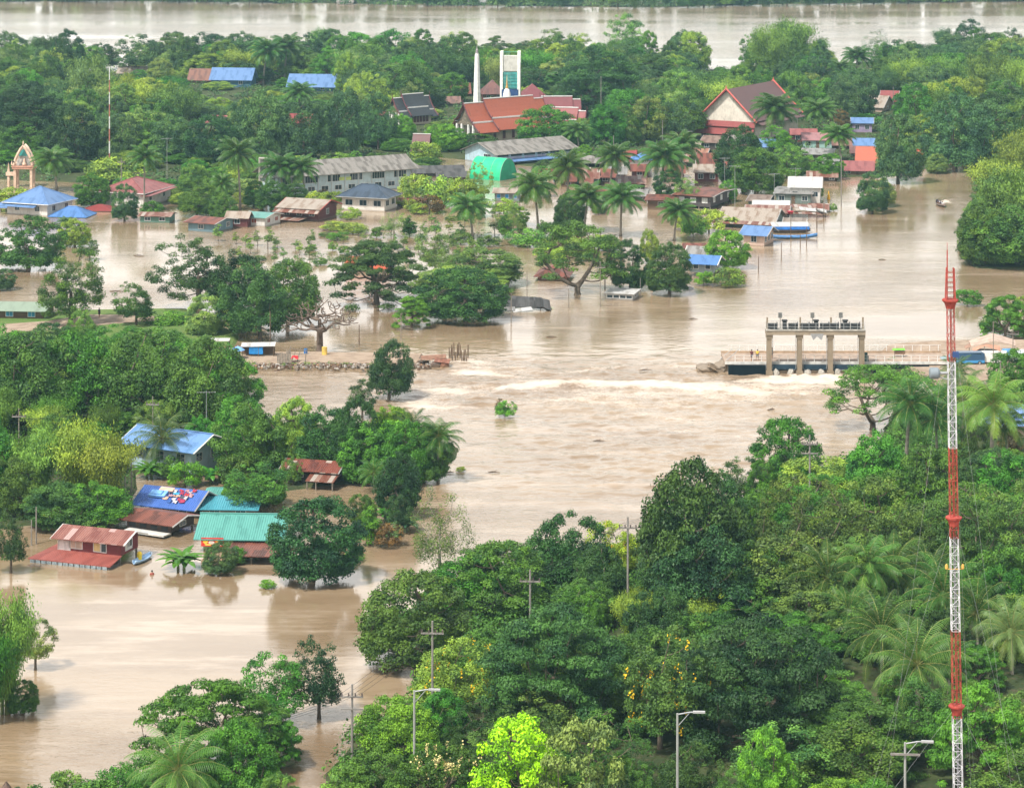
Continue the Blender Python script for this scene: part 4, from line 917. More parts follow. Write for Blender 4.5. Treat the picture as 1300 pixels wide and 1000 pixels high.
for y in (-0.88, 1.02):
    m = MB()
    for z in (7.6, 8.12): m.tube([(WX(973), y, z), (WX(1097), y, z)], 0.03, 5)
    m.build('rail', METAL, wr)
for px in (974, 1016, 1055, 1095.5):
    m = MB(); x = WX(px); m.box(x-0.12, x+0.12, -0.1, 0.14, 7.1, 8.9); m.build('lifting_post', PIER, wr)
for i, px in enumerate((982, 1008, 1023, 1034, 1048, 1060, 1074, 1087)):
    x = WX(px); m = MB()
    m.box(x-0.55, x+0.55, -0.35, 0.35, 7.1, 7.45); m.tube([(x-0.5, 0, 7.75), (x+0.45, 0, 7.75)], 0.28, 10); m.tube([(x+0.45, 0, 7.75), (x+0.6, 0, 7.75)], 0.42, 12)
    m.box(x-0.85, x-0.5, -0.2, 0.2, 7.1, 8.0); m.build('winch', DARK, wr)
for px in (991, 1032, 1068):
    x = WX(px); m = MB(); m.tube([(x, 0.6, 7.1), (x, 0.6, 8.7)], 0.05, 6); m.box(x-0.28, x+0.28, 0.42, 0.78, 8.7, 9.5); m.build('lamp_head', mat_plain((0.14,0.14,0.13)), wr)
for px in (996, 1036, 1073):
    x = WX(px); m = MB(); m.box(x-0.3, x+0.3, -0.3, 0.3, 7.1, 8.35); m.box(x-0.42, x+0.42, -0.42, 0.42, 8.35, 8.5); m.build('gear_box', DARK, wr)
m = MB(); xa, xb = WX(1028), WX(1045)
m.poly([(xa, -0.9, 6.5), (xa+0.45, -0.9, 5.5), ((xa+xb)/2, -0.9, 6.1), (xb-0.35, -0.9, 5.5), (xb, -0.9, 6.5)]); m.poly([(xb, -0.86, 6.5), (xb-0.35, -0.86, 5.5), ((xa+xb)/2, -0.86, 6.1), (xa+0.45, -0.86, 5.5), (xa, -0.86, 6.5)])
m.build('hanging_cloth', mat_plain((0.25,0.25,0.25)), wr)
for k in range(3):
    a_, b_ = (976.5, 1015, 1054, 1094)[k:k+2]
    for q in (0.12, 0.88):
        x = WX(a_+(b_-a_)*q); m = MB(); m.tube([(x, 0.1, 0.9), (x, 0.1, 6.3)], 0.035, 5); m.build('lifting_chain', METAL, wr)
    m = MB(); m.box(WX(a_)+0.45, WX(b_)-0.45, 0.15, 0.5, 0.85, 1.5); m.build('gate', mat_plain((0.01,0.03,0.05),0.6,0.3), wr)
    m = MB(); m.box(WX(a_)+0.44, WX(b_)-0.44, 0.62, 0.9, -0.5, 0.55); m.build('sill', mat_plain((0.32,0.24,0.16)), wr)
m = MB(); m.box(WX(925), WX(976)-0.45, 0.2, 0.6, -0.5, 1.42); m.box(WX(1094)+0.45, WX(1180), 0.2, 0.6, -0.5, 1.42); m.build('blue_parapet', mat_plain((0.006,0.011,0.015),0.9,0.03), wr)
# bridge deck behind the piers
bd = thing('weir_bridge', (wy.x, wy.y+1.1, 0), 0, 'pale concrete bridge deck running behind the weir piers to the right bank', 'bridge')
x0, x1 = WX(921), WX(1206)
m = MB(); m.box(x0, x1, 0.0, 7.6, 1.35, DK); m.build('deck', mat_plain((0.31,0.235,0.18),0.9,0.15,0.25), bd)
m = MB(); m.box(x0, x1, -0.12, 0.0, 1.45, DK+0.12); m.build('kerb', mat_plain((0.55,0.54,0.50)), bd)
m = MB(); m.box(x0, x1, 7.6, 7.75, 1.3, DK+0.3); m.build('rear_parapet', mat_plain((0.36,0.25,0.16)), bd)
for i in range(6):
    x = x0+1+i*(x1-x0-2)/5; m = MB(); m.box(x-0.5, x+0.5, 1, 6.8, -0.6, 1.35); m.build('support_wall', CONC, bd)
for i in range(25):
    x = WX(934+i*11.2)
    for y, nm in ((-0.05, 1.1), (7.68, 1.25)):
        m = MB(); m.tube([(x, y, DK), (x, y, DK+nm)], 0.045, 5); m.build('railing_post', FW, bd)
for y, z in ((-0.05, DK+1.05), (-0.05, DK+0.6), (7.68, DK+1.2)):
    m = MB(); m.tube([(WX(930), y, z), (x1, y, z)], 0.028, 5); m.build('rail', FW, bd)
m = MB(); m.tube([(WX(921), 1, 1.6), (WX(935), 1.5, 2.9), (WX(942), 3, 3.4)], 0.05, 5); m.tube([(WX(918), 5, 1.2), (WX(934), 5.5, 2.8)], 0.05, 5); m.build('bent_railing', METAL, bd)
# broken end of the deck: rubble slabs
rg = 'broken concrete slabs at the washed out end of the weir'
for i, (px, py, sx, sy, sz, tx, ty, lb) in enumerate(((896, 470, 2.6, 3.0, 0.7, 0.10, -0.06, 'broad flat broken slab at the outer tip of the washed out weir deck'), (908, 471, 2.4, 2.2, 0.8, -0.2, 0.45, 'tilted broken slab leaning on the tip of the weir deck'), (916, 470, 2.2, 2.6, 1.1, 0.25, -0.5, 'steep jagged block between tilted slab and dark blue wall'), (920, 466, 1.6, 1.6, 1.3, 0.3, 0.2, 'upper jagged block at the broken bridge deck edge'))):
    bm = bmesh.new(); bmesh.ops.create_cube(bm, size=1); bmesh.ops.subdivide_edges(bm, edges=bm.edges[:], cuts=3, use_grid_fill=True)
    for v in bm.verts: v.co = Vector((v.co.x*sx, v.co.y*sy, v.co.z*sz))+Vector((rnd.uniform(-.12, .12), rnd.uniform(-.12, .12), rnd.uniform(-.14, .14)))
    me = bpy.data.meshes.new('broken_slab'); bm.to_mesh(me); bm.free()
    o = link('broken_slab', me, None, [mat_wall((0.26, 0.21, 0.16))]); o.location = P(px, py)+Vector((0, 0, sz*0.45)); o.rotation_euler = (tx, ty, rnd.uniform(-.4, .4)); tag(o, lb, 'slab', rg)
r = thing('boulder', P(1091, 478), 0, 'dark rounded rock at the foot of the rightmost weir pier', 'rock')
def rockmesh(name, R, mat, parent, seed):
    bm = bmesh.new(); bmesh.ops.create_icosphere(bm, subdivisions=2, radius=1); q = random.Random(seed)
    for v in bm.verts: v.co = Vector((v.co.x*R[0], v.co.y*R[1], v.co.z*R[2]))*q.uniform(0.8, 1.15)
    me = bpy.data.meshes.new(name); bm.to_mesh(me); bm.free(); return link(name, me, parent, [mat])
rockmesh('rock_body', (1.2, 0.9, 0.9), mat_wall((0.12, 0.10, 0.08)), r, 3)
for i, px in enumerate((985, 1004, 1025, 1043, 1063, 1083)):
    o = rockmesh('rock', (0.55, 0.6, 0.65), CONC, None, 20+i); o.location = P(px, 476)+Vector((0, 0, 0.3))
    side = 'right' if i % 2 == 0 else 'left'; pier = ('first', 'second', 'third', 'fourth')[(i+1)//2]
    tag(o, 'pale rock in foam just %s of the %s pier from the left' % (side, pier), 'rock', 'rocks between the weir piers')

# ---------------------------------------------------------------- people
SKIN = mat_plain((0.30, 0.16, 0.09), 0.6, 0.3, 0.1)
def skinned(name, verts, edges, rad, mat, parent=None, sub=1, root=0):
    me = bpy.data.meshes.new(name); me.from_pydata([tuple(v) for v in verts], edges, []); o = link(name, me, parent, [mat])
    mo = o.modifiers.new('skin', 'SKIN'); sv = me.skin_vertices[0] if me.skin_vertices else None
    if sv is None:
        bm = bmesh.new(); bm.from_mesh(me); bm.verts.layers.skin.verify(); bm.to_mesh(me); bm.free(); sv = me.skin_vertices[0]
    for i, r_ in enumerate(rad): sv.data[i].radius = (r_, r_); sv.data[i].use_root = (i == root)
    ss = o.modifiers.new('smooth', 'SUBSURF'); ss.levels = sub; ss.render_levels = sub
    return o
def person(loc, rz, label, shirt, shorts, step=0.12, seated=False, group=None, arm=0.1, skirt=False):
    z0 = 0.0
    if not seated:
        V = {'pel': (0, 0, .95), 'waist': (0, 0, 1.08), 'chest': (0, .01, 1.28), 'neck': (0, .01, 1.45), 'nk2': (0, 0, 1.52), 'head': (0, -.02, 1.62), 'top': (0, -.01, 1.70),
             'hl': (-.10, 0, .90), 'kl': (-.11, -step, .49), 'al': (-.11, -step*.6, .08), 'tl': (-.12, -step*.6-.16, .03),
             'hr': (.10, 0, .90), 'kr': (.11, step*.4, .49), 'ar': (.11, step, .08), 'tr': (.12, step-.16, .03),
             'sl': (-.19, .01, 1.38), 'el': (-.25, .03-arm*.3, 1.10), 'wl': (-.25, -.08-arm, .86), 'fl': (-.25, -.10-arm, .76),
             'sr': (.19, .01, 1.38), 'er': (.25, .05, 1.10), 'wr': (.25, .02, .86), 'fr': (.25, .0, .76)}
    else:
        V = {'pel': (0, 0, .45), 'waist': (0, 0, .58), 'chest': (0, -.02, .78), 'neck': (0, -.02, .95), 'nk2': (0, -.03, 1.02), 'head': (0, -.05, 1.12), 'top': (0, -.04, 1.20),
             'hl': (-.10, -.04, .42), 'kl': (-.14, -.44, .46), 'al': (-.14, -.48, .08), 'tl': (-.14, -.62, .04),
             'hr': (.10, -.04, .42), 'kr': (.14, -.44, .46), 'ar': (.14, -.48, .08), 'tr': (.14, -.62, .04),
             'sl': (-.19, -.02, .88), 'el': (-.25, -.10, .62), 'wl': (-.18, -.32, .52), 'fl': (-.16, -.40, .50),
             'sr': (.19, -.02, .88), 'er': (.25, -.10, .62), 'wr': (.18, -.32, .52), 'fr': (.16, -.40, .50)}
    R = dict(pel=.13, waist=.115, chest=.145, neck=.07, nk2=.055, head=.10, top=.07, hl=.095, kl=.06, al=.042, tl=.035, hr=.095, kr=.06, ar=.042, tr=.035,
             sl=.06, el=.043, wl=.03, fl=.035, sr=.06, er=.043, wr=.03, fr=.035)
    E = [('pel','waist'),('waist','chest'),('chest','neck'),('neck','nk2'),('nk2','head'),('head','top'),('pel','hl'),('hl','kl'),('kl','al'),('al','tl'),('pel','hr'),('hr','kr'),('kr','ar'),('ar','tr'),
         ('chest','sl'),('sl','el'),('el','wl'),('wl','fl'),('chest','sr'),('sr','er'),('er','wr'),('wr','fr')]
    K = list(V); ix = {k: i for i, k in enumerate(K)}
    root = thing('person', loc, rz, label, 'person', group)
    skinned('body', [V[k] for k in K], [(ix[a_], ix[b_]) for a_, b_ in E], [R[k] for k in K], SKIN, root, 1)
    ks = ['waist','chest','neck','sl','el','sr','er','pel']; jx = {k: i for i, k in enumerate(ks)}
    def half(a_, b_, t): return tuple(V[a_][i]*(1-t)+V[b_][i]*t for i in range(3))
    pv = [V[k] for k in ks]; pv[jx['el']] = half('sl', 'el', .75); pv[jx['er']] = half('sr', 'er', .75)
    skinned('shirt', pv, [(7,0),(0,1),(1,2),(1,3),(3,4),(1,5),(5,6)], [.14,.165,.085,.085,.07,.085,.07,.15], mat_plain(shirt, 0.9, 0.1, 0.1), root, 1, 1)
    sv = [V['pel'], V['hl'], half('hl','kl',.85), V['hr'], half('hr','kr',.85)]
    skinned('shorts', sv, [(0,1),(1,2),(0,3),(3,4)], [.155,.125,.10,.125,.10], mat_plain(shorts, 0.9, 0.1, 0.1), root, 1, 0)
    hz = V['top'][2]; bm = bmesh.new(); bmesh.ops.create_uvsphere(bm, u_segments=12, v_segments=8, radius=.115)
    for v in bm.verts: v.co = Vector((v.co.x, v.co.y*1.1+V['head'][1]+.02, max(v.co.z, -.03)+hz-.06))
    me = bpy.data.meshes.new('hair'); bm.to_mesh(me); bm.free(); link('hair', me, root, [mat_plain((0.015, 0.012, 0.01), 0.6, 0.3, 0.1)])
    return root
def on_deck(px, dy): return Vector((wy.x+WX(px), wy.y+1.1+dy, DK))
person(on_deck(956, 1.2), 0.3, 'person in a dark maroon top and dark shorts walking on the weir deck', (0.13, 0.04, 0.045), (0.03, 0.03, 0.05), 0.2)
person(on_deck(963.5, 1.4), -0.4, 'person in a yellow top and dark shorts walking on the weir deck', (0.62, 0.42, 0.06), (0.03, 0.03, 0.04), 0.15)
person(on_deck(983.5, 3.0), 1.2, 'person in a grey green shirt on the deck just behind the leftmost pier', (0.12, 0.17, 0.15), (0.05, 0.05, 0.06), 0.05)
o = person(P(193, 729)+Vector((0, 0, -1.25)), 0.5, 'head and shoulders of a person wading in the brown flood below the red house', (0.35, 0.10, 0.08), (0.1, 0.05, 0.04), 0.05)
o = person(P(126, 406)+Vector((0, 0, 0.35)), 0.9, 'dark clothed person standing on the dirt path of the left grass bank', (0.04, 0.05, 0.06), (0.03, 0.03, 0.04), 0.05)
# ---------------------------------------------------------------- boats
def hull(name, L, B, Dp, mat, parent, rise=0.5, n=15):
    V, F = [], []; m = 7
    for i in range(n):
        t = i/(n-1); x = (t-0.5)*L; wd = B/2*(math.sin(PI*min(1, max(0, t*0.93+0.05)))**0.6); zt = Dp+rise*(abs(2*t-1)**3); zb = rise*0.7*abs(2*t-1)**3
        for side in range(m):
            a_ = -PI/2+PI*side/(m-1); V.append((x, math.sin(a_)*wd, zb+(zt-zb)*(1-math.cos(a_)**0.8 if abs(math.cos(a_)) > 1e-6 else 1)))
        for side in range(m):
            a_ = PI/2-PI*side/(m-1); V.append((x, math.sin(a_)*max(0.01, wd-0.05), zb+0.06+(zt-zb-0.06)*(1-math.cos(a_)**0.8 if abs(math.cos(a_)) > 1e-6 else 1)))
    M = 2*m
    for i in range(n-1):
        for j in range(M): F.append((i*M+j, (i+1)*M+j, (i+1)*M+(j+1) % M, i*M+(j+1) % M))
    F.append(tuple(range(M))); F.append(tuple((n-1)*M+j for j in reversed(range(M))))
    me = bpy.data.meshes.new(name); me.from_pydata(V, [], F); me.shade_smooth(); return link(name, me, parent, [mat])
bl = P(1194, 261); br = math.radians(96)
b = thing('motor_boat', bl, br, 'small motor boat full of people speeding up the channel with a white wake', 'boat')
hull('hull', 6.8, 1.7, 0.5, mat_plain((0.20,0.16,0.14)), b, 0.4)
for x in (-1.8, -0.6, 0.6, 1.8):
    m = MB(); m.box(x-0.12, x+0.12, -0.55, 0.55, 0.32, 0.38); m.build('bench', WOOD, b)
m = MB(); m.box(2.75, 3.1, -0.2, 0.2, 0.3, 1.0); m.tube([(3.0,0,0.6),(3.9,0.1,-0.1)],0.05,6); m.build('motor', DARK, b)
for i, (x, y, sh, lb) in enumerate(((-1.8, 0, (0.6,0.6,0.6), 'person in a white shirt seated furthest forward in the speeding motor boat'), (-0.6, 0.1, (0.05,0.05,0.07), 'person in black seated second from the bow in the speeding motor boat'), (0.6, -0.1, (0.5,0.5,0.52), 'person in pale grey seated third from the bow in the speeding motor boat'), (1.8, 0, (0.10,0.08,0.10), 'person in dark purple seated at the stern of the speeding motor boat'))):
    q = Matrix.Rotation(br, 3, 'Z') @ Vector((x, y, 0.0)); person(bl+q+Vector((0, 0, -0.02)), br-PI/2, lb, sh, (0.05,0.05,0.06), seated=True, group='people riding in the motor boat')
b = thing('long_boat', P(1006, 303), math.radians(6), 'long wooden boat with a bright blue gunwale moored at the village edge', 'boat')
hull('hull', 10.5, 1.7, 0.6, mat_plain((0.08,0.20,0.42)), b, 0.5)
for x in (-3, -1, 1, 3):
    m = MB(); m.box(x-0.15, x+0.15, -0.7, 0.7, 0.42, 0.48); m.build('thwart', WOODG, b)
b = thing('covered_boat', P(1003, 295), math.radians(3), 'covered boat with a white roof edged in blue moored at the village edge', 'boat')
hull('hull', 8.6, 2.0, 0.6, mat_plain((0.18,0.13,0.1)), b, 0.3)
m = MB(); m.slab([(-4.0,-1.3,1.45),(4.0,-1.3,1.45),(4.0,1.3,2.0),(-4.0,1.3,2.0)],0.07,[(0,0),(8,0),(8,2.6),(0,2.6)]); m.build('canopy', WHITE, b)
m = MB(); m.box(-3.9, 3.9, -1.32, -1.26, 0.75, 1.38); m.build('blue_curtain', mat_plain((0.03,0.16,0.50)), b)
for x in (-3.8, 0, 3.8):
    for y in (-1.15, 1.15):
        m = MB(); m.tube([(x,y,0.3),(x,y,1.6)],0.04,5); m.build('post', WOODG, b)
b = thing('rowing_boat', P(181, 712), math.radians(70), 'small pale blue boat tied beside the red wooden house', 'boat')
hull('hull', 4.2, 1.2, 0.4, mat_plain((0.30,0.44,0.60)), b, 0.2)
m = MB(); m.lathe([(0.28,0.1),(0.3,0.8),(0.18,1.0)], n=10); o = m.build('yellow_drum', mat_plain((0.70,0.48,0.03))); o.location = P(177, 711); tag(o, 'yellow plastic drum standing by the corner of the red house', 'drum')

# ---------------------------------------------------------------- washed out shelters
def panelset(name, label, cat, loc, rz, panels, posts=(), pm=WOOD, group=None):
    r = thing(name, loc, rz, label, cat, group)
    for (cx, cy, z, w, d, tx, ty, rzz, mat) in panels:
        M = Matrix.Translation((cx, cy, z)) @ Matrix.Rotation(rzz, 4, 'Z') @ Matrix.Rotation(tx, 4, 'X') @ Matrix.Rotation(ty, 4, 'Y')
        m = MB(); m.slab([(-w/2,-d/2,0),(w/2,-d/2,0),(w/2,d/2,0),(-w/2,d/2,0)],0.06,[(0,0),(w,0),(w,d),(0,d)])
        o = m.build('roof_sheet', mat, r); o.data.transform(M)
    for (x, y, z) in posts:
        m = MB(); m.tube([(x, y, -0.6), (x, y, z)], 0.08, 6); m.build('post', pm, r)
    return r
panelset('collapsed_roof', 'collapsed grey roof lying half sunk below the dark umbrella tree', 'collapsed roof', P(661, 394), 0, [
    (-0.8, 1.4, 1.35, 9.2, 3.4, 0.42, 0.07, -0.03, DGREY), (-3.6, -0.9, 0.45, 5.2, 1.8, 0.28, -0.02, 0.05, GREY), (0.3, -1.1, 0.35, 3.4, 1.5, 0.2, -0.1, 0.2, WHITE),
    (3.9, 0.6, 1.15, 2.8, 2.6, 0.55, 0.3, 0.1, DGREY), (-5.9, 1.9, 1.7, 2.2, 1.6, 0.1, -0.25, 0.1, GREY), (4.4, -0.6, 0.4, 1.8, 1.1, -0.2, 0.5, 0.4, DGREY)],
    [(-4.5, 2.2, 1.7), (0, 2.6, 1.9), (3.5, 2.2, 1.6)])
r = thing('floating_debris', P(698, 392), 0, 'pale clump of debris caught at the collapsed roof corner', 'debris'); rockmesh('clump', (0.8, 0.5, 0.45), mat_plain((0.42,0.42,0.30)), r, 9)
H('low white flat roofed shed standing alone in the flood', 'shed', 770, 803, 382, 8, 7, WHITE, W_(0.42,0.42,0.40), 'flat', 16, side=8, over=0.4, name='shed', wf=4, wsd=1, wh=0.5, ww=1.0, wz=0.65)
panelset('broken_shelter', 'cluster of patched white and rusty sheets collapsing over the river edge', 'shelter', P(1026, 276), 0, [
    (-1.0, 3.5, 2.0, 5.0, 2.4, 0.15, 0.05, 0.02, RUSTP), (1.2, 1.6, 1.5, 6.0, 2.2, 0.2, 0.10, -0.05, WHITE), (0.2, -0.2, 1.0, 6.4, 2.0, 0.12, 0.04, 0.05, RUSTP),
    (3.0, 0.6, 1.3, 2.0, 3.0, 0.1, 0.3, 0.3, GREY), (-3.0, 1.0, 1.6, 2.5, 2.5, 0.1, -0.1, 0.1, CREAM)], [(-3.5,-1,1.0),(0,-1,1.0),(3.2,-0.8,1.0),(4,2,1.5),(-3.5,3,2.0)])
panelset('awning', 'teal green tarpaulin awning at the tip of the village', 'awning', P(1041, 266), 0, [(0,0,0.9,4.6,1.8,0.15,0.05,-0.05, mat_plain((0.02,0.45,0.35)))], [(-2,-0.8,0.8),(2,-0.8,0.8),(2,0.8,1.0)])
r = thing('red_basin', P(1003.5, 283)+Vector((0,0,2.0)), 0, 'red round basin on the small brown gabled shed', 'basin'); m = MB(); m.lathe([(0.4,-0.1),(0.75,0.5),(0.8,0.5)], n=14); m.build('bowl', mat_plain((0.45,0.02,0.04)), r)
panelset('fallen_sheets', 'crumpled grey sheets lying in water under the round tree', 'debris', P(868, 367), 0, [(0,0,0.5,3.6,1.4,0.2,0.2,-0.5, GREY),(-1.6,0.6,0.7,2.0,1.2,-0.2,0.35,-0.3, WHITE)])
r = thing('marker_buoy', P(1052, 253), 0, 'orange yellow cone marker at the channel mouth', 'marker'); m = MB(); m.lathe([(0.4,0),(0.28,0.6),(0.06,1.9)], n=10); m.build('cone', mat_plain((0.75,0.42,0.02)), r)
r = thing('floating_drum', P(827, 366), 0, 'little orange drum floating near the blue porch house', 'drum'); m = MB(); m.lathe([(0.2,0),(0.2,0.7),(0.1,0.9)], n=10); m.build('drum_body', mat_plain((0.75,0.35,0.02)), r)

# laundry on the deep blue roof
w, d, h, rr_ = BLUEHOUSE['w'], BLUEHOUSE['d'], BLUEHOUSE['h'], BLUEHOUSE['r']; rt = BLUEHOUSE['root']
R3 = Matrix.Rotation(BLUEHOUSE['rz'], 3, 'Z')
cols = [((0.40,0.05,0.06),'red'),((0.50,0.47,0.46),'white'),((0.60,0.36,0.26),'tan'),((0.05,0.12,0.35),'navy'),((0.42,0.24,0.26),'pink'),((0.35,0.05,0.10),'dark crimson'),((0.06,0.30,0.45),'teal'),((0.10,0.10,0.12),'black')]
rnd = random.Random(8)
spots = [(0.05,.75,1),(0.16,.8,0),(0.26,.82,4),(0.34,.75,1),(0.40,.86,0),(0.10,.62,6),(0.20,.66,5),(-0.02,.70,7),(0.30,.62,0),(0.02,.5,4),(0.14,.5,2),(0.25,.48,7),(0.33,.46,1),(0.22,.34,0),(0.12,.35,1),(0.30,.28,5),(0.18,.22,1),(-0.05,.38,2),(0.38,.62,4),(0.06,.25,3)]
for i, (u, v, ci) in enumerate(spots):
    y = -d/2*(1-v)-0.7*(1-v); z = h+rr_*(1-abs(y)/(d/2))+0.06
    bm = bmesh.new(); bmesh.ops.create_grid(bm, x_segments=5, y_segments=4, size=1)
    sx, sy = rnd.uniform(.18, .42), rnd.uniform(.13, .26); sl = rr_/(d/2)
    for q in bm.verts: q.co = Vector((q.co.x*sx, q.co.y*sy, 0)); q.co.z = sl*q.co.y+rnd.uniform(0.02, 0.26)
    me = bpy.data.meshes.new('laundry'); bm.to_mesh(me); bm.free(); o = link('laundry', me, None, [mat_plain(cols[ci][0], 0.9, 0.1, 0.2)])
    o.location = rt.location+R3 @ Vector((u*w, y, z)); o.rotation_euler = (0, 0, BLUEHOUSE['rz']+rnd.uniform(-.25, .25))
    rowv = 'near the ridge' if v > .68 else ('halfway down the slope' if v > .42 else 'near the eave')
    o['label'] = '%s cloth spread %s of the deep blue roof' % (cols[ci][1], rowv); o['category'] = 'laundry'; o['group'] = 'laundry on the deep blue roof'
o = MB(); o.box(-1.1, 1.1, -0.6, 0.6, 0, 0.28); o.box(-0.8, 0.6, -0.4, 0.4, 0.28, 0.42)
q = o.build('mattress', mat_plain((0.16,0.34,0.62))); q.location = rt.location+R3 @ Vector((-0.22*w, -d/2*0.62, h+rr_*0.38+0.12)); q.rotation_euler = (rr_/(d/2)*0.75, 0, BLUEHOUSE['rz']); tag(q, 'folded blue mattress lying low on the deep blue roof', 'mattress')
o = MB(); o.box(-0.95, 0.95, -0.35, 0.35, 0, 0.12)
q = o.build('board', mat_plain((0.62,0.38,0.28))); q.location = rt.location+R3 @ Vector((-0.13*w, -d/2*0.25, h+rr_*0.77+0.1)); q.rotation_euler = (rr_/(d/2)*0.75, 0, BLUEHOUSE['rz']); tag(q, 'tan board lying high on the deep blue roof', 'board')
# sign on the lime green house
rt = GH['root']; w, d, h = GH['w'], GH['d'], GH['h']
sg = thing('shop_banner', rt.location+Matrix.Rotation(GH['rz'],3,'Z') @ Vector((-w/2+1.2,-d/2-0.9,0)), GH['rz'], 'red and yellow picture banner under the turquoise eave', 'banner')
m = MB(); m.box(-1.3, 1.3, -0.03, 0.03, 0.75, 1.75); m.build('banner_cloth', mat_plain((0.55,0.04,0.03),0.7,0.2,0.2), sg)
for i, (x, z, sx, sz, c) in enumerate(((-0.8,1.3,.3,.25,(0.75,0.45,0.05)),(-0.1,1.2,.35,.2,(0.7,0.6,0.5)),(0.6,1.4,.28,.18,(0.75,0.3,0.04)),(0.9,1.0,.25,.12,(0.7,0.62,0.55)),(-0.5,0.95,.4,.08,(0.75,0.65,0.1)))):
    m = MB(); m.poly([(x+sx*math.cos(k*PI/6), -0.036-0.001*i, z+sz*math.sin(k*PI/6)) for k in range(12)]); m.poly([(x+sx*math.cos(k*PI/6), -0.031, z+sz*math.sin(k*PI/6)) for k in reversed(range(12))]); m.build('printed_patch', mat_plain(c), sg)

# ---------------------------------------------------------------- causeway market and debris
ZC = 0.65
def at(px, py, z=ZC): p = P(px, py, z); return p
panelset('market_stall', 'white topped stall at the left end of the causeway', 'stall', at(279, 446, .65), 0, [(0,0,1.9,3.2,1.6,0.12,0,0,WHITE)], [(-1.5,-.7,1.8),(1.5,-.7,1.8),(-1.5,.7,1.9),(1.5,.7,1.9)])
panelset('market_stall', 'stall with a rusty striped roof on the causeway', 'stall', at(277, 456, .65), 0, [(0,0,1.5,4.4,1.9,0.3,0.02,0,RUSTP)], [(-2,-.8,1.2),(0,-.8,1.2),(2,-.8,1.2),(-2,.8,1.6),(2,.8,1.6)])
r = thing('parasol', at(302, 455), 0, 'blue tarpaulin parasol between the two stalls on the causeway', 'parasol')
m = MB(); m.lathe([(1.15,1.35),(0.7,1.65),(0.05,1.95)], n=9); m.build('canopy', mat_plain((0.16,0.36,0.72)), r); m = MB(); m.tube([(0,0,0),(0,0,1.9)],0.03,6); m.build('pole', WOOD, r)
st_ = panelset('market_stall', 'stall with a long white roof and a bright blue curtain', 'stall', at(328, 451), 0, [(0,0,1.75,5.4,2.0,0.15,-0.02,0,WHITE)], [(-2.5,-.8,1.6),(0.1,-.8,1.6),(2.5,-.8,1.6),(-2.5,.8,1.8),(2.5,.8,1.8)])
m = MB(); m.box(-1.4,0.8,-0.86,-0.8,0.35,1.5); m.build('blue_curtain', mat_plain((0.02,0.20,0.50)), st_)
m = MB(); m.box(-2.4,2.4,0.7,0.76,0,1.7); m.build('back_wall', wBROWN, st_)
r = thing('plank_fence', at(360, 461), 0.1, 'ragged fence of upright planks beside the red tarp on the causeway', 'fence')
for i in range(9):
    m = MB(); x = -1.0+i*0.24; hh = 1.35+rnd.uniform(-.15,.3)+i*0.05; m.box(x, x+0.19, -0.03, 0.03, 0, hh); m.build('plank', WOODG, r)
r = thing('timber_frame', at(374, 459), 0, 'leaning timber frame with a red tarp on the causeway', 'frame')
for a_, b_ in (((-1.2,0,0),(-0.6,0,2.4)),((-0.5,0,0),(0.2,0,1.8)),((0.4,0,0),(1.0,0,2.2)),((1.7,0,0),(1.8,0,1.9)),((-1.1,0,1.3),(2.0,0,1.2)),((-0.6,.5,2.0),(1.6,.5,1.6))):
    m = MB(); m.tube([a_, b_], 0.06, 5); m.build('beam', WOODG, r)
bm = bmesh.new(); bmesh.ops.create_grid(bm, x_segments=6, y_segments=5, size=0.6)
for v in bm.verts: v.co.z = 0.7+rnd.uniform(-.15,.35)-abs(v.co.x)*0.3
me = bpy.data.meshes.new('red_tarp'); bm.to_mesh(me); bm.free(); o = link('red_tarp', me, r, [mat_plain((0.65,0.03,0.04))])
r = thing('oil_drum', at(388, 449), 0, 'blue drum beside the yellow one at the dead tree', 'drum'); m = MB(); m.lathe([(0.28,0),(0.28,0.8)], n=12); m.build('drum_body', mat_plain((0.02,0.14,0.40)), r)
r = thing('oil_drum', at(412, 450), 0, 'yellow drum standing beside the foot of the dead tree', 'drum'); m = MB(); m.lathe([(0.42,0),(0.42,1.2)], n=12); m.build('drum_body', mat_plain((0.65,0.45,0.10)), r)
# rubble and rubbish along the causeway edge: nobody could count it
V, F = [], []; rs = random.Random(4)
CL = [((0.50,0.47,0.42),), ((0.20,0.13,0.09),), ((0.62,0.60,0.58),)]
mbs = [MB() for _ in range(4)]
for i in range(2200):
    px = rs.uniform(285, 545); py = rs.gauss(461.5, 2.6) if rs.random() < .75 else rs.uniform(452, 465)
    p = P(px, py, 0.5); s_ = rs.uniform(.05, .26); k = 0 if rs.random() < .35 else (1 if rs.random() < .6 else (2 if rs.random() < .75 else 3))
    m = mbs[k]; a_ = rs.uniform(0, PI); ca, sa = math.cos(a_), math.sin(a_); h_ = rs.uniform(.08, .35)
    c8 = [(p.x+ca*x-sa*y, p.y+sa*x+ca*y, p.z-0.2+z) for z in (0, h_) for x, y in ((-s_, -s_*.6), (s_, -s_*.5), (s_*.8, s_*.6), (-s_*.7, s_*.5))]
    n = len(m.v); m.v += c8
    for f in ((0,3,2,1),(4,5,6,7),(0,1,5,4),(1,2,6,5),(2,3,7,6),(3,0,4,7)): m.f.append(tuple(n+j for j in f)); m.uv.append(None)
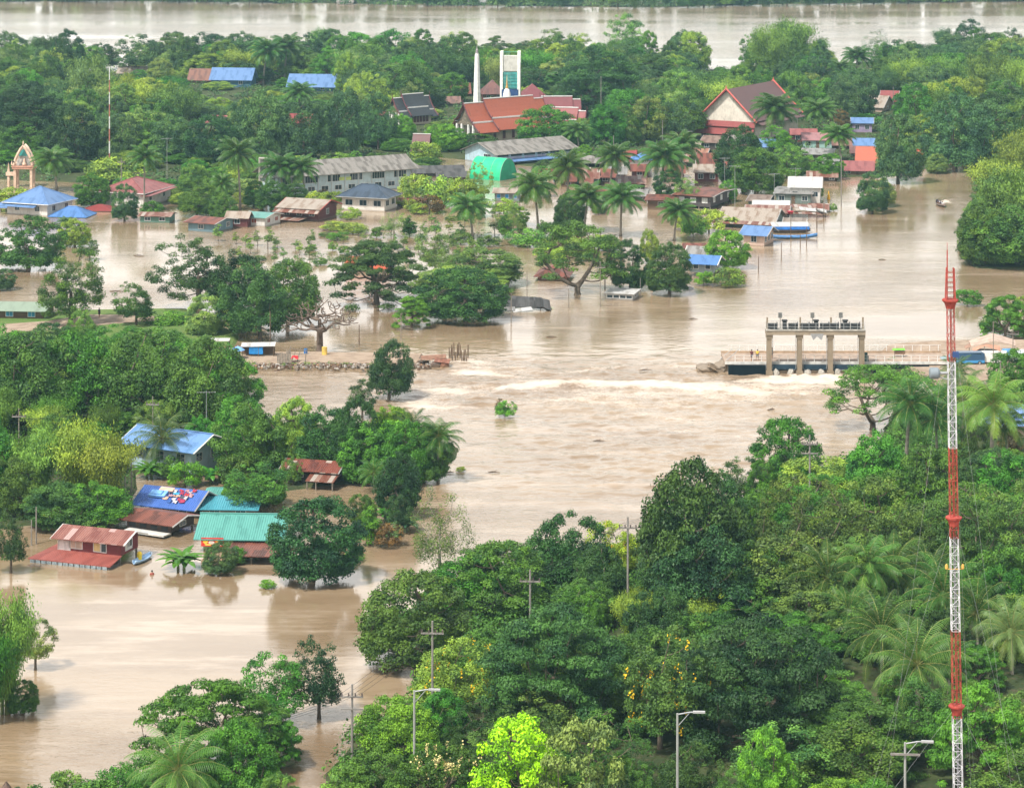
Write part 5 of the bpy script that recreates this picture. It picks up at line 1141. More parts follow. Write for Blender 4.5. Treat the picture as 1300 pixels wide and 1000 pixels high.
for k, (nm, c) in enumerate((('rubble', (0.24,0.20,0.16)), ('soil_clods', (0.15,0.09,0.06)), ('sandbags', (0.42,0.39,0.35)), ('litter', (0.36,0.22,0.12)))):
    o = mbs[k].build(nm, mat_plain(c, 0.9, 0.1, 0.3)); o['kind'] = 'stuff'; o['label'] = '%s scattered along the eroded causeway edge' % nm.replace('_', ' '); o['category'] = nm.replace('_', ' ')
panelset('road_slab', 'rust brown broken road slab tipping off the causeway end', 'slab', at(550, 463, .3), 0, [(0,1.2,1.0,4.0,2.2,0.1,-0.06,0.05,mat_plain((0.22,0.12,0.08),0.9,.1,.4,2)),(1.4,-0.3,0.75,2.4,1.5,0.25,0.1,-0.1,mat_plain((0.22,0.10,0.07),0.9,.1,.4,2)),(-1.2,0,0.85,2.4,1.4,-0.1,0.03,0,mat_plain((0.30,0.2,0.14),0.9,.1,.4,2))])
o = rockmesh('boulder', (1.1, 0.8, 0.75), mat_wall((0.14,0.10,0.08)), None, 31); o.location = P(553, 466)+Vector((0,0,.2)); tag(o, 'grey boulder under the tipped road slab at the causeway end', 'rock')
o = rockmesh('boulder', (0.95, 0.7, 0.8), mat_wall((0.24,0.10,0.06)), None, 33); o.location = P(563, 466)+Vector((0,0,.2)); tag(o, 'red brown earth block right of the grey boulder', 'rock')
for i in range(13):
    x = 570+i*2.0+rnd.uniform(-.6,.6); y = rnd.choice((452, 454, 457, 459)); m = MB(); ht = rnd.uniform(1.3, 2.3); tl = rnd.uniform(-.25, .25)
    m.tube([(0,0,-.6),(tl*.4,0,ht*.5),(tl,0,ht)], [.12,.11,.09], 6); o = m.build('wooden_pile', WOOD); o.location = P(x, y)
    tag(o, 'dark wooden pile standing in the row at the washed out causeway end', 'pile', 'wooden piles at the causeway end')
# ---------------------------------------------------------------- right bank: tent, vehicles
ZR = 1.25
tn = thing('market_tent', at(1262, 452, ZR), math.radians(-8), 'broad patched tarpaulin tent roof at the bridge head on the right bank', 'tent')
TARP1, TARP2, TARP3 = mat_plain((0.40,0.30,0.24),.8,.2,.25), mat_plain((0.28,0.17,0.12),.8,.2,.25), mat_plain((0.40,0.22,0.15),.8,.2,.2)
m = MB(); m.slab([(-3.6,-2.2,1.9),(0,-2.6,2.9),(-0.2,2.0,3.3),(-3.9,1.8,2.0)],.05); m.slab([(0,-2.6,2.9),(3.2,-2.2,2.2),(3.4,1.8,2.3),(-0.2,2.0,3.3)],.05); m.build('tarpaulin', TARP1, tn)
m = MB(); m.slab([(-3.4,-3.6,1.2),(-1.6,-3.4,2.2),(-1.4,-2.2,2.3),(-3.4,-2.3,1.6)],.05); m.slab([(-1.6,-3.4,2.2),(0.9,-3.6,1.5),(0.8,-2.4,2.1),(-1.4,-2.2,2.35)],.05); m.build('front_tarpaulin', TARP3, tn)
m = MB(); m.slab([(-4.4,-1.0,1.2),(-3.2,-1.6,2.0),(-3.0,1.4,2.1),(-4.6,1.4,1.2)],.05); m.build('side_tarpaulin', TARP2, tn)
m = MB(); m.box(1.2,2.9,-2.5,-2.44,0.2,1.7); m.build('blue_curtain', mat_plain((0.16,0.38,0.72)), tn)
for x, y, z in ((-3.5,-3.4,1.2),(0.9,-3.5,1.5),(3.1,-2.1,2.1),(-3.8,1.7,2.0),(3.3,1.7,2.2),(-1.6,-3.3,2.1)):
    m = MB(); m.tube([(x,y,-.3),(x,y,z)],.05,6); m.build('pole', WOODG, tn)
m = MB(); m.box(-2.8,2.2,-2.0,1.2,0,0.9); m.build('stall_counter', DARK, tn)
TYRE = mat_plain((0.02,0.02,0.02),.8,.2,.1)
def vehicle(loc, rz, label, cat, bodyc, kind='car', lower=None, L=4.2, Wd=1.7, Hh=1.45, name='parked_car', group='vehicles parked at the bridge head'):
    r = thing(name, loc, rz, label, cat, group); hw = Wd/2; b0 = 0.32; belt = Hh*0.58 if kind != 'van' else Hh*0.52
    if kind == 'van': prof = [(-L/2,b0),(-L/2,belt),(-L/2+.25,Hh*.95),(-L/2+.55,Hh),(L/2-.35,Hh),(L/2,Hh*.93),(L/2,b0)]
    else: prof = [(-L/2,b0),(-L/2,belt*.88),(-L/2+1.05,belt),(-L/2+1.7,Hh*.97),(-L/2+2.0,Hh),(L/2-1.2,Hh),(L/2-.55,belt),(L/2,belt*.95),(L/2,b0)]
    m = MB(); n = len(prof); V = [(x,-hw*(0.88 if z > belt+.02 else 1),z) for x,z in prof]+[(x,hw*(0.88 if z > belt+.02 else 1),z) for x,z in prof]
    m.v = V; m.f = [tuple(range(n)), tuple(n+i for i in reversed(range(n)))]+[(i, n+i, n+(i+1) % n, (i+1) % n) for i in range(n)]; m.uv = [None]*len(m.f)
    bo = m.build('body', mat_plain(bodyc, .3, .5, .06), r)
    if lower:
        m = MB(); m.box(-L/2+.05, L/2-.05, -hw-.012, hw+.012, b0, belt*.72); m.build('side_panel', mat_plain(lower,.3,.5,.06), bo)
    m = MB(); z0, z1 = belt+.06, Hh-.12
    xs = [(-L/2+(0.45 if kind=='van' else 1.5), -0.1), (0.0, L/2-(0.5 if kind=='van' else 1.1))]
    for x0, x1 in xs:
        for sy in (-1, 1): m.poly([(x0, sy*(hw*.93+.0), z0), (x1, sy*(hw*.93), z0), (x1-.05, sy*(hw*.88+.012), z1), (x0+.15, sy*(hw*.88+.012), z1)][::(-1 if sy > 0 else 1)])
    m.build('side_window', GLASS, bo)
    for x in (-L/2+.75, L/2-.8):
        for sy in (-1, 1):
            m = MB(); m.tube([(x, sy*(hw-.2), .31), (x, sy*(hw+.02), .31)], .31, 14); wv = m.build('wheel', TYRE, r); m = MB(); m.tube([(x, sy*(hw+.0), .31), (x, sy*(hw+.03), .31)], .17, 10); m.build('rim', METAL, wv)
    for sy in (-1, 1):
        m = MB(); m.box(-L/2-.03, -L/2+.02, sy*hw*.72-.14, sy*hw*.72+.14, belt*.62, belt*.8); m.build('headlight', mat_plain((.7,.7,.65),.2,.6,.05), r)
    m = MB(); m.box(-L/2-.06, -L/2+.02, -hw*.95, hw*.95, b0, b0+.18); m.box(L/2-.02, L/2+.06, -hw*.95, hw*.95, b0, b0+.18); m.build('bumper', DARK, r)
    return r
vehicle(at(1230, 462, ZR-.1), 0.05, 'dark blue minivan with a lighter blue side stripe at the bridge head', 'van', (0.03,0.07,0.13), 'van', (0.05,0.24,0.48), 4.6, 1.8, 1.9, 'parked_van')
vehicle(at(1209, 460, ZR-.1), 0.1, 'teal blue pickup half hidden behind the radio mast', 'pickup', (0.08,0.20,0.24), 'car', None, 3.6, 1.6, 1.4, 'parked_pickup')
vehicle(at(1255, 461, ZR-.1), 0.02, 'white van parked right behind the blue minivan', 'van', (0.62,0.60,0.56), 'van', None, 4.0, 1.8, 1.8, 'parked_van')
vehicle(at(1272, 457, ZR-.1), 1.2, 'small white car seen end on under the tent', 'car', (0.66,0.65,0.62), 'car')
vehicle(at(1283, 455, ZR-.1), 1.3, 'dark red car seen end on beside the tent', 'car', (0.20,0.04,0.05), 'car')
vehicle(at(1296, 458, ZR-.1), 0.9, 'silver white car at the right edge of the picture', 'car', (0.62,0.64,0.70), 'van', None, 3.9, 1.7, 1.5)
r = thing('food_cart', on_deck(1148, 4.5), 0, 'small cart with a bright green canopy on the bridge', 'cart')
m = MB(); m.slab([(-1.0,-.4,1.1),(0.9,-.4,1.15),(0.9,.4,1.25),(-1.0,.4,1.2)],.06); m.build('canopy', mat_plain((0.16,0.55,0.05)), r)
for x in (-.7,.7):
    m = MB(); m.tube([(x,0,.0),(x,0,1.1)],.04,5); m.build('post', WOOD, r)
m = MB(); m.box(-.6,.9,-.3,.3,.45,.9); m.build('counter', mat_plain((0.16,0.09,0.05)), r)
r = thing('signal_box', on_deck(1101, 0.6), 0, 'dark green control cabinet right of the last weir pier', 'cabinet'); m = MB(); m.box(-.4,.4,-.25,.25,0,.95); m.box(-.25,.25,-.2,.2,.95,1.4); m.build('cabinet_body', mat_plain((0.04,0.09,0.08)), r)
m = MB(); m.box(-.3,.3,-.27,-.255,.15,.8); m.build('cabinet_door', mat_plain((0.06,0.14,0.12)), r)

# ---------------------------------------------------------------- radio mast
Dm = 205.0; sm = FPX/Dm; zt = HC-(548/sm)       # platform height at py 348+200
mx = (1206-650)/sm
mast = thing('radio_mast', (mx+0.62, Dm, 0), 0, 'tall guyed lattice radio mast painted in red and white bands', 'radio mast')
RED = mat_plain((0.33, 0.055, 0.04), 0.7, 0.2, 0.35); MW = mat_plain((0.58, 0.58, 0.60), 0.6, 0.3, 0.12)
def mz(py): return HC-(py+200)/sm
bands = [(380,458,RED),(458,568,MW),(568,682,RED),(682,800,MW),(800,910,RED),(910,1230,MW)]
lean = -0.62/(mz(350)-mz(1000)); x_at = lambda z: (z-mz(1000))*lean
def sec_w(z): t = (z-mz(1000))/(mz(380)-mz(1000)); return 0.33+(0.26-0.33)*max(0, min(1, t))
for (pa, pb, mt) in bands:
    z1, z0 = mz(pa), max(0, mz(pb)); m = MB()
    cor = lambda z, k: (x_at(z)+sec_w(z)*(1, -1, -1, 1)[k], sec_w(z)*(1, 1, -1, -1)[k], z)
    for k in range(4): m.tube([cor(z0, k), cor(z1, k)], 0.027, 6)
    n = int((z1-z0)/0.62)
    for i in range(n):
        za, zb = z0+(z1-z0)*i/n, z0+(z1-z0)*(i+1)/n
        for k in range(4):
            k2 = (k+1) % 4; m.tube([cor(za, k), cor(za, k2)], 0.016, 4, False); m.tube([cor(za, k if i % 2 else k2), cor(zb, k2 if i % 2 else k)], 0.016, 4, False)
    m.build('lattice_section', mt, mast)
    m = MB(); m.tube([(x_at(z0), 0.12, z0), (x_at(z1), 0.12, z1)], 0.05, 6); m.tube([(x_at(z0)+.1, 0.1, z0), (x_at(z1)+.1, 0.1, z1)], 0.03, 6); m.build('feeder_cable', mt if mt is RED else mat_plain((0.25,0.25,0.27)), mast)
for py in (380, 656, 895):
    z = mz(py); x = x_at(z); m = MB(); m.lathe([(0.34, z-0.7), (0.45, z-0.3), (0.64, z-0.1), (0.64, z+0.02)], x, 0, 8)
    m.build('guy_collar', RED, mast)
m = MB(); z = mz(380); x = x_at(z)
for k in range(4): m.tube([(x+.33*(1,-1,-1,1)[k], .33*(1,1,-1,-1)[k], z), (x+.26*(1,-1,-1,1)[k], .26*(1,1,-1,-1)[k], mz(340))], 0.05, 5)
for i in range(6):
    q = mz(378-i*6.5)
    for k in range(4): k2 = (k+1) % 4; m.tube([(x+.3*(1,-1,-1,1)[k], .3*(1,1,-1,-1)[k], q), (x+.3*(1,-1,-1,1)[k2], .3*(1,1,-1,-1)[k2], q)], 0.025, 4)
m.build('top_section', RED, mast)
m = MB(); m.tube([(x-.24, 0, z), (x-.24, 0, mz(318))], 0.05, 6); m.tube([(x-.24, 0, mz(318)), (x-.24, 0, mz(308))], 0.02, 6); m.build('antenna_rod', RED, mast)
z = mz(473); x = x_at(z); m = MB(); 
m.tube([(x-1.72, -0.2, z), (x-1.66, -0.2, z), (x-1.1, -0.2, z), (x-0.95, -0.2, z)], [0.30, 0.44, 0.44, 0.30], 20)
m.build('drum_antenna', mat_plain((0.17,0.20,0.22),.5,.3,.1), mast); m = MB(); m.tube([(x-.95,-.2,z),(x-.3,-.15,z)], .12, 8); m.tube([(x-.95,-.2,z-.3),(x-.3,-.15,z-.5)], .05, 6); m.build('antenna_bracket', METAL, mast)
for sx in (-1, 1):
    m = MB(); zz = mz(722); m.lathe([(0.09, zz), (0.12, zz+.1), (0.1, zz+.32), (0.02, zz+.4)], x_at(zz)+sx*0.62, 0, 8); m.tube([(x_at(zz), 0, zz), (x_at(zz)+sx*0.62, 0, zz)], .03, 5); m.build('beacon_lamp', mat_plain((0.62,0.35,0.08)), mast)
m = MB(); zz = mz(452); m.box(x_at(zz)+.05, x_at(zz)+.5, -.5, -.2, zz, zz+.4); m.build('junction_box', NAVY, mast)
for k, ang in enumerate((70, 190, 310)):
    for j, py in enumerate((384, 656, 895)):
        z = mz(py); R_ = 7+3*j; a_ = math.radians(ang); m = MB()
        m.tube([(x_at(z), 0, z), (math.cos(a_)*R_, math.sin(a_)*R_, 0.3)], 0.006, 4, False); m.build('guy_wire', METAL, mast)
# ---------------------------------------------------------------- poles and wires
CPOLE = mat_plain((0.22,0.20,0.18),.8,.2,.25); 
TOPS = {}
def pole(px, pyb, pyt, label, arms=1, kind='utility_pole', mat=CPOLE, key=None, wid=1.15, cat='utility pole', group=None, r0=0.13, zb=0.0):
    base = P(px, pyb, zb); s_ = S(pyb)*HC/(HC-zb) if zb else S(pyb); ht = (pyb-pyt)/s_
    r = thing(kind, base, rnd.uniform(-.2, .2), label, cat, group)
    m = MB(); m.tube([(0,0,-.5),(0,0,ht)], [r0, r0*0.7], 8); m.build('shaft', mat, r)
    if arms:
        for j in range(arms):
            z = ht-(1.1+j*1.1 if arms > 0 else .6)
            m = MB(); m.box(-wid, wid, -.16, -.05, z-.07, z+.07); m.build('crossarm', CPOLE, r)
            for x in (-wid*.9, -wid*.3, wid*.3, wid*.9):
                if j: continue
                m = MB(); m.lathe([(0.06,z+.07),(0.09,z+.14),(0.05,z+.2),(0.08,z+.26),(0.03,z+.34)], x, -.1, 7); m.build('insulator', mat_plain((0.10,0.07,0.06),.3,.5), r)
    KEEP.append((px-13, px+13, pyt-4, pyt+48))
    if key: TOPS[key] = (base+Vector((0, -.1, ht-0.75)), wid)
    return r, ht
gp = 'concrete power line poles crossing the wood'
pole(447, 972, 868, 'power pole standing in flood water at the edge of the wood', 2, key='a', group=gp, wid=1.0)
pole(549, 940, 788, 'power pole rising beside the round tree with yellow flowers', 1, key='b', group=gp, wid=1.05)
pole(673, 880, 723, 'power pole among the crowns above the great dark tree', 1, key='c', group=gp, wid=1.0)
pole(797, 805, 656, 'power pole beside the yellow blooming tree', 1, key='d', group=gp, wid=0.95)
pole(1028, 665, 552, 'power pole in front of the round green tree near the river', 2, key='e', group=gp, wid=1.0)
pole(305, 1010, 915, 'power pole behind the coconut palm at the bottom left', 1, key='z', group=gp, wid=0.95)
def wires(k1, k2, label, n=4):
    (a_, w1), (b_, w2) = TOPS[k1], TOPS[k2]; r = thing('power_line', a_, 0, label, 'wires', 'wires of the power line')
    for i in range(n):
        o_ = (-.9, -.3, .3, .9)[i]; pts = []
        for j in range(13):
            t = j/12; p = a_.lerp(b_, t)-a_; p.z -= 4*t*(1-t)*(b_-a_).length*0.018; p.x += o_*(w1*(1-t)+w2*t); pts.append(p)
        m = MB(); m.tube(pts, 0.014, 4, False); m.build('wire', DARK, r)
wires('z', 'a', 'sagging wires from the palm pole to the pole in the flood'); wires('a', 'b', 'sagging wires from the flooded pole to the yellow flowered tree')
wires('b', 'c', 'sagging wires over the round tree to the second pole in the wood'); wires('c', 'd', 'sagging wires reaching the pole by the yellow blooming tree'); wires('d', 'e', 'sagging wires across the tall airy tree to the river side pole')
def lamp(px, pyb, pyt, label, dirx=1, double=False):
    r, ht = pole(px, pyb, pyt, label, 0, 'street_lamp', mat_plain((0.30,0.30,0.28),.7,.3,.15), cat='street lamp', r0=0.13)
    m = MB(); m.tube([(0,0,ht-.1),(dirx*1.0,0,ht+.1),(dirx*1.9,0,ht+.12)], .06, 6); m.tube([(dirx*.1,0,ht-1.0),(dirx*1.0,0,ht+.05)], .035, 5); m.build('lamp_arm', METAL, r)
    m = MB(); m.box(min(dirx*1.3,dirx*2.3), max(dirx*1.3,dirx*2.3), -.14, .14, ht+.05, ht+.2); m.build('lamp_head', mat_plain((0.34,0.34,0.33),.4,.4,.1), r)
    return r, ht
lamp(526, 985, 876, 'grey street lamp with an arm to the right at the edge of the bottom wood')
lamp(860, 1050, 905, 'slim street lamp in front of the dark trees at the bottom centre')
r, ht = lamp(1149, 1080, 942, 'street lamp pole carrying two crossarms at the bottom right')
for z in (ht-.9, ht-4.3):
    m = MB(); m.box(-1.2, 1.2, -.28, -.16, z-.08, z+.08); m.build('crossarm', CPOLE, r)
for i, (px, pb, pt, lb, ar, mt) in enumerate((
    (24, 590, 518, 'wooden pole with one crossarm at the left edge of the wood', 1, WOODG), (194, 575, 503, 'wooden pole with one crossarm behind the blue roofed house', 1, WOODG),
    (124, 664, 620, 'thin pale pole left of the old wooden house', 0, CPOLE), (46, 690, 643, 'taller of the two pale posts left of the red house', 0, CPOLE), (40, 692, 660, 'shorter of the two pale posts left of the red house', 0, CPOLE),
    (159, 650, 604, 'thin pale pole just right of the bamboo', 0, CPOLE), (167, 640, 583, 'pale lamp post between the bamboo and the blue roofed house', 0, CPOLE),
    (343, 452, 395, 'brown pole at the white roofed stall on the causeway', 0, WOOD), (762, 390, 332, 'dark pole with a crossarm right of the spreading tree', 1, WOODG), (813, 373, 353, 'short white post beside the lone white shed', 0, CPOLE),
    (722, 391, 366, 'thin post in open water right of the collapsed roof', 0, WOODG), (649, 410, 372, 'leaning thin post in front of the collapsed roof', 0, WOODG), (509, 431, 398, 'thin pole in the flood above the lone dark tree', 0, WOODG),
    (456, 438, 412, 'bare stick standing in the flood right of the dead tree', 0, WOOD), (669, 378, 345, 'thin post between umbrella tree and brick red house', 0, WOODG),
    (1261, 475, 408, 'tall brown pole in front of the market tent', 0, WOODG), (1286, 470, 415, 'pole with a wide crossarm right of the market tent', 1, WOODG), (1270, 520, 458, 'thin brown pole on the road verge at the right', 0, WOODG),
    (1004, 304, 270, 'mooring post at the bow of the covered boat', 0, WOOD), (1016, 315, 295, 'mooring post in front of the long blue boat', 0, WOOD), (1024, 313, 288, 'mooring post at the tip of the long blue boat', 0, WOOD),
    (992, 328, 308, 'short post standing in water right of the cream house', 0, WOOD), (963, 345, 325, 'lone post in open water below the cream house', 0, WOOD), (1037, 290, 262, 'tall post beside the patched sheets at the river edge', 0, WOOD), (1046, 276, 248, 'post at the very tip of the village', 0, WOODG),
    (1068, 262, 198, 'tall concrete pole rising beside the round dark tree', 0, CPOLE), (932, 150, 118, 'utility pole left of the big hall ridge in the trees', 1, CPOLE), (1033, 132, 103, 'pale utility pole right of the big hall roof', 1, CPOLE),
    (1134, 140, 110, 'pale pole beside the distant red roof', 0, CPOLE), (763, 165, 97, 'tall grey pole in the trees behind the palms', 0, CPOLE), (779, 190, 172, 'lamp post with a white cap beside the village palms', 0, CPOLE), (841, 184, 153, 'lamp post with a red cap left of the hall', 0, CPOLE),
    (154, 250, 200, 'thin pole behind the arch palm on the far left', 1, CPOLE))):
    pole(px, pb, pt, lb, ar, 'utility_pole' if ar else 'post', mt, wid=0.9, cat='utility pole' if ar else 'post', r0=0.09 if pb > 300 else 0.12, zb=ZR if px > 1255 else 0)
# tall striped aerial mast on the island
base = P(139, 226); s_ = S(226); ht = (226-86)/s_
r = thing('aerial_mast', base, 0, 'thin tall aerial mast painted in faded red and white on the island', 'aerial')
for i in range(9):
    m = MB(); z0 = ht*i/9; z1 = ht*(i+1)/9; m.tube([(0,0,z0),(0,0,z1)], .18-.008*i, 8); m.build('mast_section', mat_plain((0.36,0.14,0.10)) if i % 2 else mat_plain((0.55,0.55,0.53)), r)
# television aerials
gi = 'television aerials on thin poles'
for (px, pb, pt, lb) in ((262, 560, 496, 'tv aerial above the trees behind the blue roofed house'), (933, 268, 210, 'tv aerial beside the long stilt house'), (983, 262, 220, 'tv aerial left of the grey green workshop'),
    (920, 250, 200, 'thin pole aerial in the great round tree'), (437, 545, 520, 'tv aerial over the green orchard trees'), (355, 155, 128, 'tv aerial below the pale blue long roof'), (296, 100, 72, 'tv aerial above the bright blue long roof'), (215, 195, 168, 'tv aerial in dark island trees at the left'),
    (873, 190, 166, 'tv aerial at the cream roofed shed'), (1252, 420, 402, 'tv aerial on the tree by the market tent'), (395, 600, 575, 'tv aerial in front of the dark stilt house'), (212, 235, 175, 'tall thin aerial behind the broad red hipped roof'), (1010, 245, 213, 'tv aerial behind the white roofed tall building')):
    r, ht = pole(px, pb, pt, lb, 0, 'tv_aerial', METAL, cat='aerial', group=gi, r0=0.05)
    m = MB(); m.tube([(-1.3,0,ht-.2),(1.3,0,ht-.2)], .03, 4)
    for k in range(7): m.tube([(-1.2+k*.4,-.45,ht-.2),(-1.2+k*.4,.45,ht-.2)], .02, 4)
    m.build('antenna_boom', METAL, r)
# flag
r, ht = pole(453, 196, 170, 'thin flagpole on the island', 0, 'flagpole', CPOLE, cat='flagpole', r0=.05)
bands = [((.45,.03,.05),.0,1/6),((.7,.7,.7),1/6,2/6),((.03,.04,.2),2/6,4/6),((.7,.7,.7),4/6,5/6),((.45,.03,.05),5/6,1)]
fl = thing('flag', P(453,196)+Vector((0,0,ht-1.3)), 0, 'red white and blue striped flag hanging from the flagpole', 'flag')
for c, a_, b_ in bands:
    m = MB()
    for i in range(6):
        x0, x1 = -1.5*i/6, -1.5*(i+1)/6; y0, y1 = .2*math.sin(i*1.1), .2*math.sin((i+1)*1.1); dz0, dz1 = -.12*i, -.12*(i+1)
        z0, z1 = 1.2*(1-b_)*1.0, 1.2*(1-a_); m.slab([(x0,y0,z1+dz0),(x1,y1,z1+dz1),(x1,y1+.001,z0+dz1),(x0,y0+.001,z0+dz0)],.001)
    m.build('stripe', mat_plain(c,.9,.1,.05), fl)

# ---------------------------------------------------------------- driftwood
for i, (px, py, L_, lb) in enumerate(((627, 600, 1.6, 'dark driftwood branch floating in mid river below the green islet'), (571, 600, 1.2, 'short driftwood piece beside the leaning palm of the orchard'), (176, 325, 2.4, 'driftwood tangle in the open water below the red hipped roof'), (150, 370, 3.2, 'long thin floating branch in the flooded field left of centre'), (655, 478, 2.0, 'dark branch riding the rapids right of the wooden piles'),
    (820, 470, 2.2, 'floating log in the brown water left of the broken slabs'), (700, 428, 1.8, 'branch drifting below the collapsed roof'), (880, 405, 1.6, 'driftwood floating between the village and the weir'),
    (1120, 330, 1.5, 'driftwood floating in the wide channel on the right'), (455, 700, 1.2, 'floating stick right of the big round dark tree'), (760, 560, 1.6, 'floating branch in mid river above the near wood'), (980, 520, 1.5, 'floating branch below the weir foam'))):
    m = MB(); q = random.Random(i)
    m.tube([(-L_/2, 0, .02), (-L_*.1, q.uniform(-.15, .15), .12), (L_/2, q.uniform(-.2, .2), .03)], [.05, .10, .03], 6)
    m.tube([(0, 0, .1), (L_*.2, .35, .3)], [.05, .02], 5); m.tube([(-L_*.2, 0, .08), (-L_*.3, -.3, .2)], [.04, .02], 5)
    o = m.build('driftwood', WOOD); o.location = P(px, py, .02); o.rotation_euler = (0, 0, q.uniform(-.5, .5)); tag(o, lb, 'driftwood', 'driftwood floating in the flood')
# small electricity wires in the village and hamlet
def wire_between(a_, b_, label, n=2):
    r = thing('power_line', a_, 0, label, 'wires')
    for i in range(n):
        pts = []
        for j in range(11):
            t = j/10; p = a_.lerp(b_, t)-a_; p.z -= 4*t*(1-t)*(b_-a_).length*0.02; p.x += (i-.5)*.9; pts.append(p)
        m = MB(); m.tube(pts, .018, 4, False); m.build('wire', DARK, r)
wire_between(P(24, 590)+Vector((0,0,6)), P(194, 575)+Vector((0,0,6.5)), 'wires strung between the two wooden poles of the left wood')
wire_between(P(1261, 475)+Vector((0,0,9)), P(1286, 470)+Vector((0,0,8)), 'wires between the two poles at the market tent')
wire_between(P(762, 390)+Vector((0,0,7)), P(933, 268)+Vector((0,0,8)), 'wires from the pole by the spreading tree to the stilt house')
# ---------------------------------------------------------------- foliage
def leaf_material(name, lo, hi, gloss=0.5, trans=0.14, tcol=None):
    t = NT(name); at = t.new('ShaderNodeAttribute'); at.attribute_name = 'tone'
    oi = t.new('ShaderNodeObjectInfo'); hs = t.new('ShaderNodeHueSaturation')
    c = t.mix(at.outputs['Fac'], lo, hi); c = t.mix(1.0, c, oi.outputs['Color'], 'MULTIPLY')
    t.l.new(c, hs.inputs['Color'])
    t.l.new(t.rng(oi.outputs['Random'], 0, 1, 0.482, 0.512, False), hs.inputs['Hue'])
    t.l.new(t.rng(t.math('FRACT', t.math('MULTIPLY', oi.outputs['Random'], 7.3)), 0, 1, 0.82, 1.18, False), hs.inputs['Value'])
    c = hs.outputs['Color']; t.col(c, gloss, 0.18)
    tr = t.new('ShaderNodeBsdfTranslucent'); t.l.new(t.mix(1.0, c, (1.3, 1.25, 0.6), 'MULTIPLY'), tr.inputs['Color'])
    ms = t.new('ShaderNodeMixShader'); ms.inputs[0].default_value = trans
    t.l.new(t.b.outputs[0], ms.inputs[1]); t.l.new(tr.outputs[0], ms.inputs[2]); t.l.new(ms.outputs[0], t.n['Material Output'].inputs['Surface'])
    return t.m
LEAF = leaf_material('foliage', (0.28, 0.40, 0.46), (1.95, 1.62, 0.78))       # multiplied by each tree's own colour; leaf variation, spread wider to paint crown shade
PALM = leaf_material('palm_frond', (0.55, 0.7, 0.6), (1.7, 1.35, 0.8), 0.38, 0.25)
BARK = mat_plain((0.12, 0.095, 0.07), 0.9, 0.1, 0.35, 2.0)
BARKP = mat_plain((0.26, 0.23, 0.19), 0.9, 0.1, 0.3, 2.0)
FLOWER = mat_plain((0.80, 0.50, 0.02), 0.6, 0.2, 0.15)
FLOWERC = mat_plain((0.62, 0.52, 0.22), 0.6, 0.2, 0.15)
TONES = dict(dark=(.036,.085,.030), mid=(.055,.125,.030), green=(.055,.165,.028), bright=(.105,.24,.030), lime=(.26,.50,.018), olive=(.070,.128,.040),
             yg=(.17,.25,.055), blu=(.055,.115,.060), dkg=(.024,.066,.030), pale=(.14,.21,.085), brown=(.125,.095,.05), yel=(.20,.26,.03), ltg=(.10,.19,.05))
TONES = {k: (v[0]*1.02, v[1]*1.16, v[2]*1.12) if k != 'brown' else v for k, v in TONES.items()}
def rot_basis(n, rs):
    n = n/np.linalg.norm(n, axis=1, keepdims=True); a = rs.normal(size=n.shape); t = np.cross(n, a); t /= np.linalg.norm(t, axis=1, keepdims=True)+1e-9
    return t, np.cross(n, t), n
def leaves_mesh(name, C, N, size, tone, rs, aspect=0.6, jitter=0.55, direction=None):
    N = N + rs.normal(size=N.shape)*jitter; t, b, n = rot_basis(N, rs)
    if direction is not None:
        t = direction+rs.normal(size=N.shape)*0.75; t /= np.linalg.norm(t, axis=1, keepdims=True); b = np.cross(n, t); b /= np.linalg.norm(b, axis=1, keepdims=True)+1e-9
    s_ = (size*(0.65+0.7*rs.rand(len(C))))[:, None] if np.isscalar(size) else (size*(0.65+0.7*rs.rand(len(C))))[:, None]
    droop = -0.15*s_*np.array([0, 0, 1.0])
    V = np.stack([C-t*s_*0.5, C+b*s_*0.5*aspect+droop*0.2, C+t*s_*0.5+droop, C-b*s_*0.5*aspect+droop*0.2], 1).reshape(-1, 3)
    F = np.arange(len(V)).reshape(-1, 4); me = raw_mesh(name, V, F); a = me.attributes.new('tone', 'FLOAT', 'FACE')
    a.data.foreach_set('value', np.clip(tone, 0, 1).astype(np.float32)); me.materials.append(LEAF); return me
def puff_leaves(P_, R_, rs, dens, flat=0.8, lowcut=-0.35, ls=0.25):
    C, N, T = [], [], []
    for p, r in zip(P_, R_):
        n = max(10, int(dens*6.0*r*r/(ls*ls))); u = rs.normal(size=(n*2, 3)); u /= np.linalg.norm(u, axis=1, keepdims=True)
        u = u[u[:, 2] > lowcut][:n]; rad = r*(0.55+0.5*rs.rand(len(u))**0.6)[:, None]
        # ragged little sprays on the puff
        ph = rs.rand(3)*6; rad = rad*(1+0.22*np.sin(u[:, :1]*5+ph[0])*np.sin(u[:, 1:2]*5+ph[1])+0.12*np.sin(u[:, 2:]*9+ph[2]))
        C.append(p+u*rad*np.array([1, 1, flat])); N.append(u*np.array([1, 1, 1/flat])+np.array([0, 0, 0.35])); T.append(np.full(len(u), rs.rand()*0.7)+rs.rand(len(u))*0.3)
    return np.concatenate(C), np.concatenate(N), np.concatenate(T)
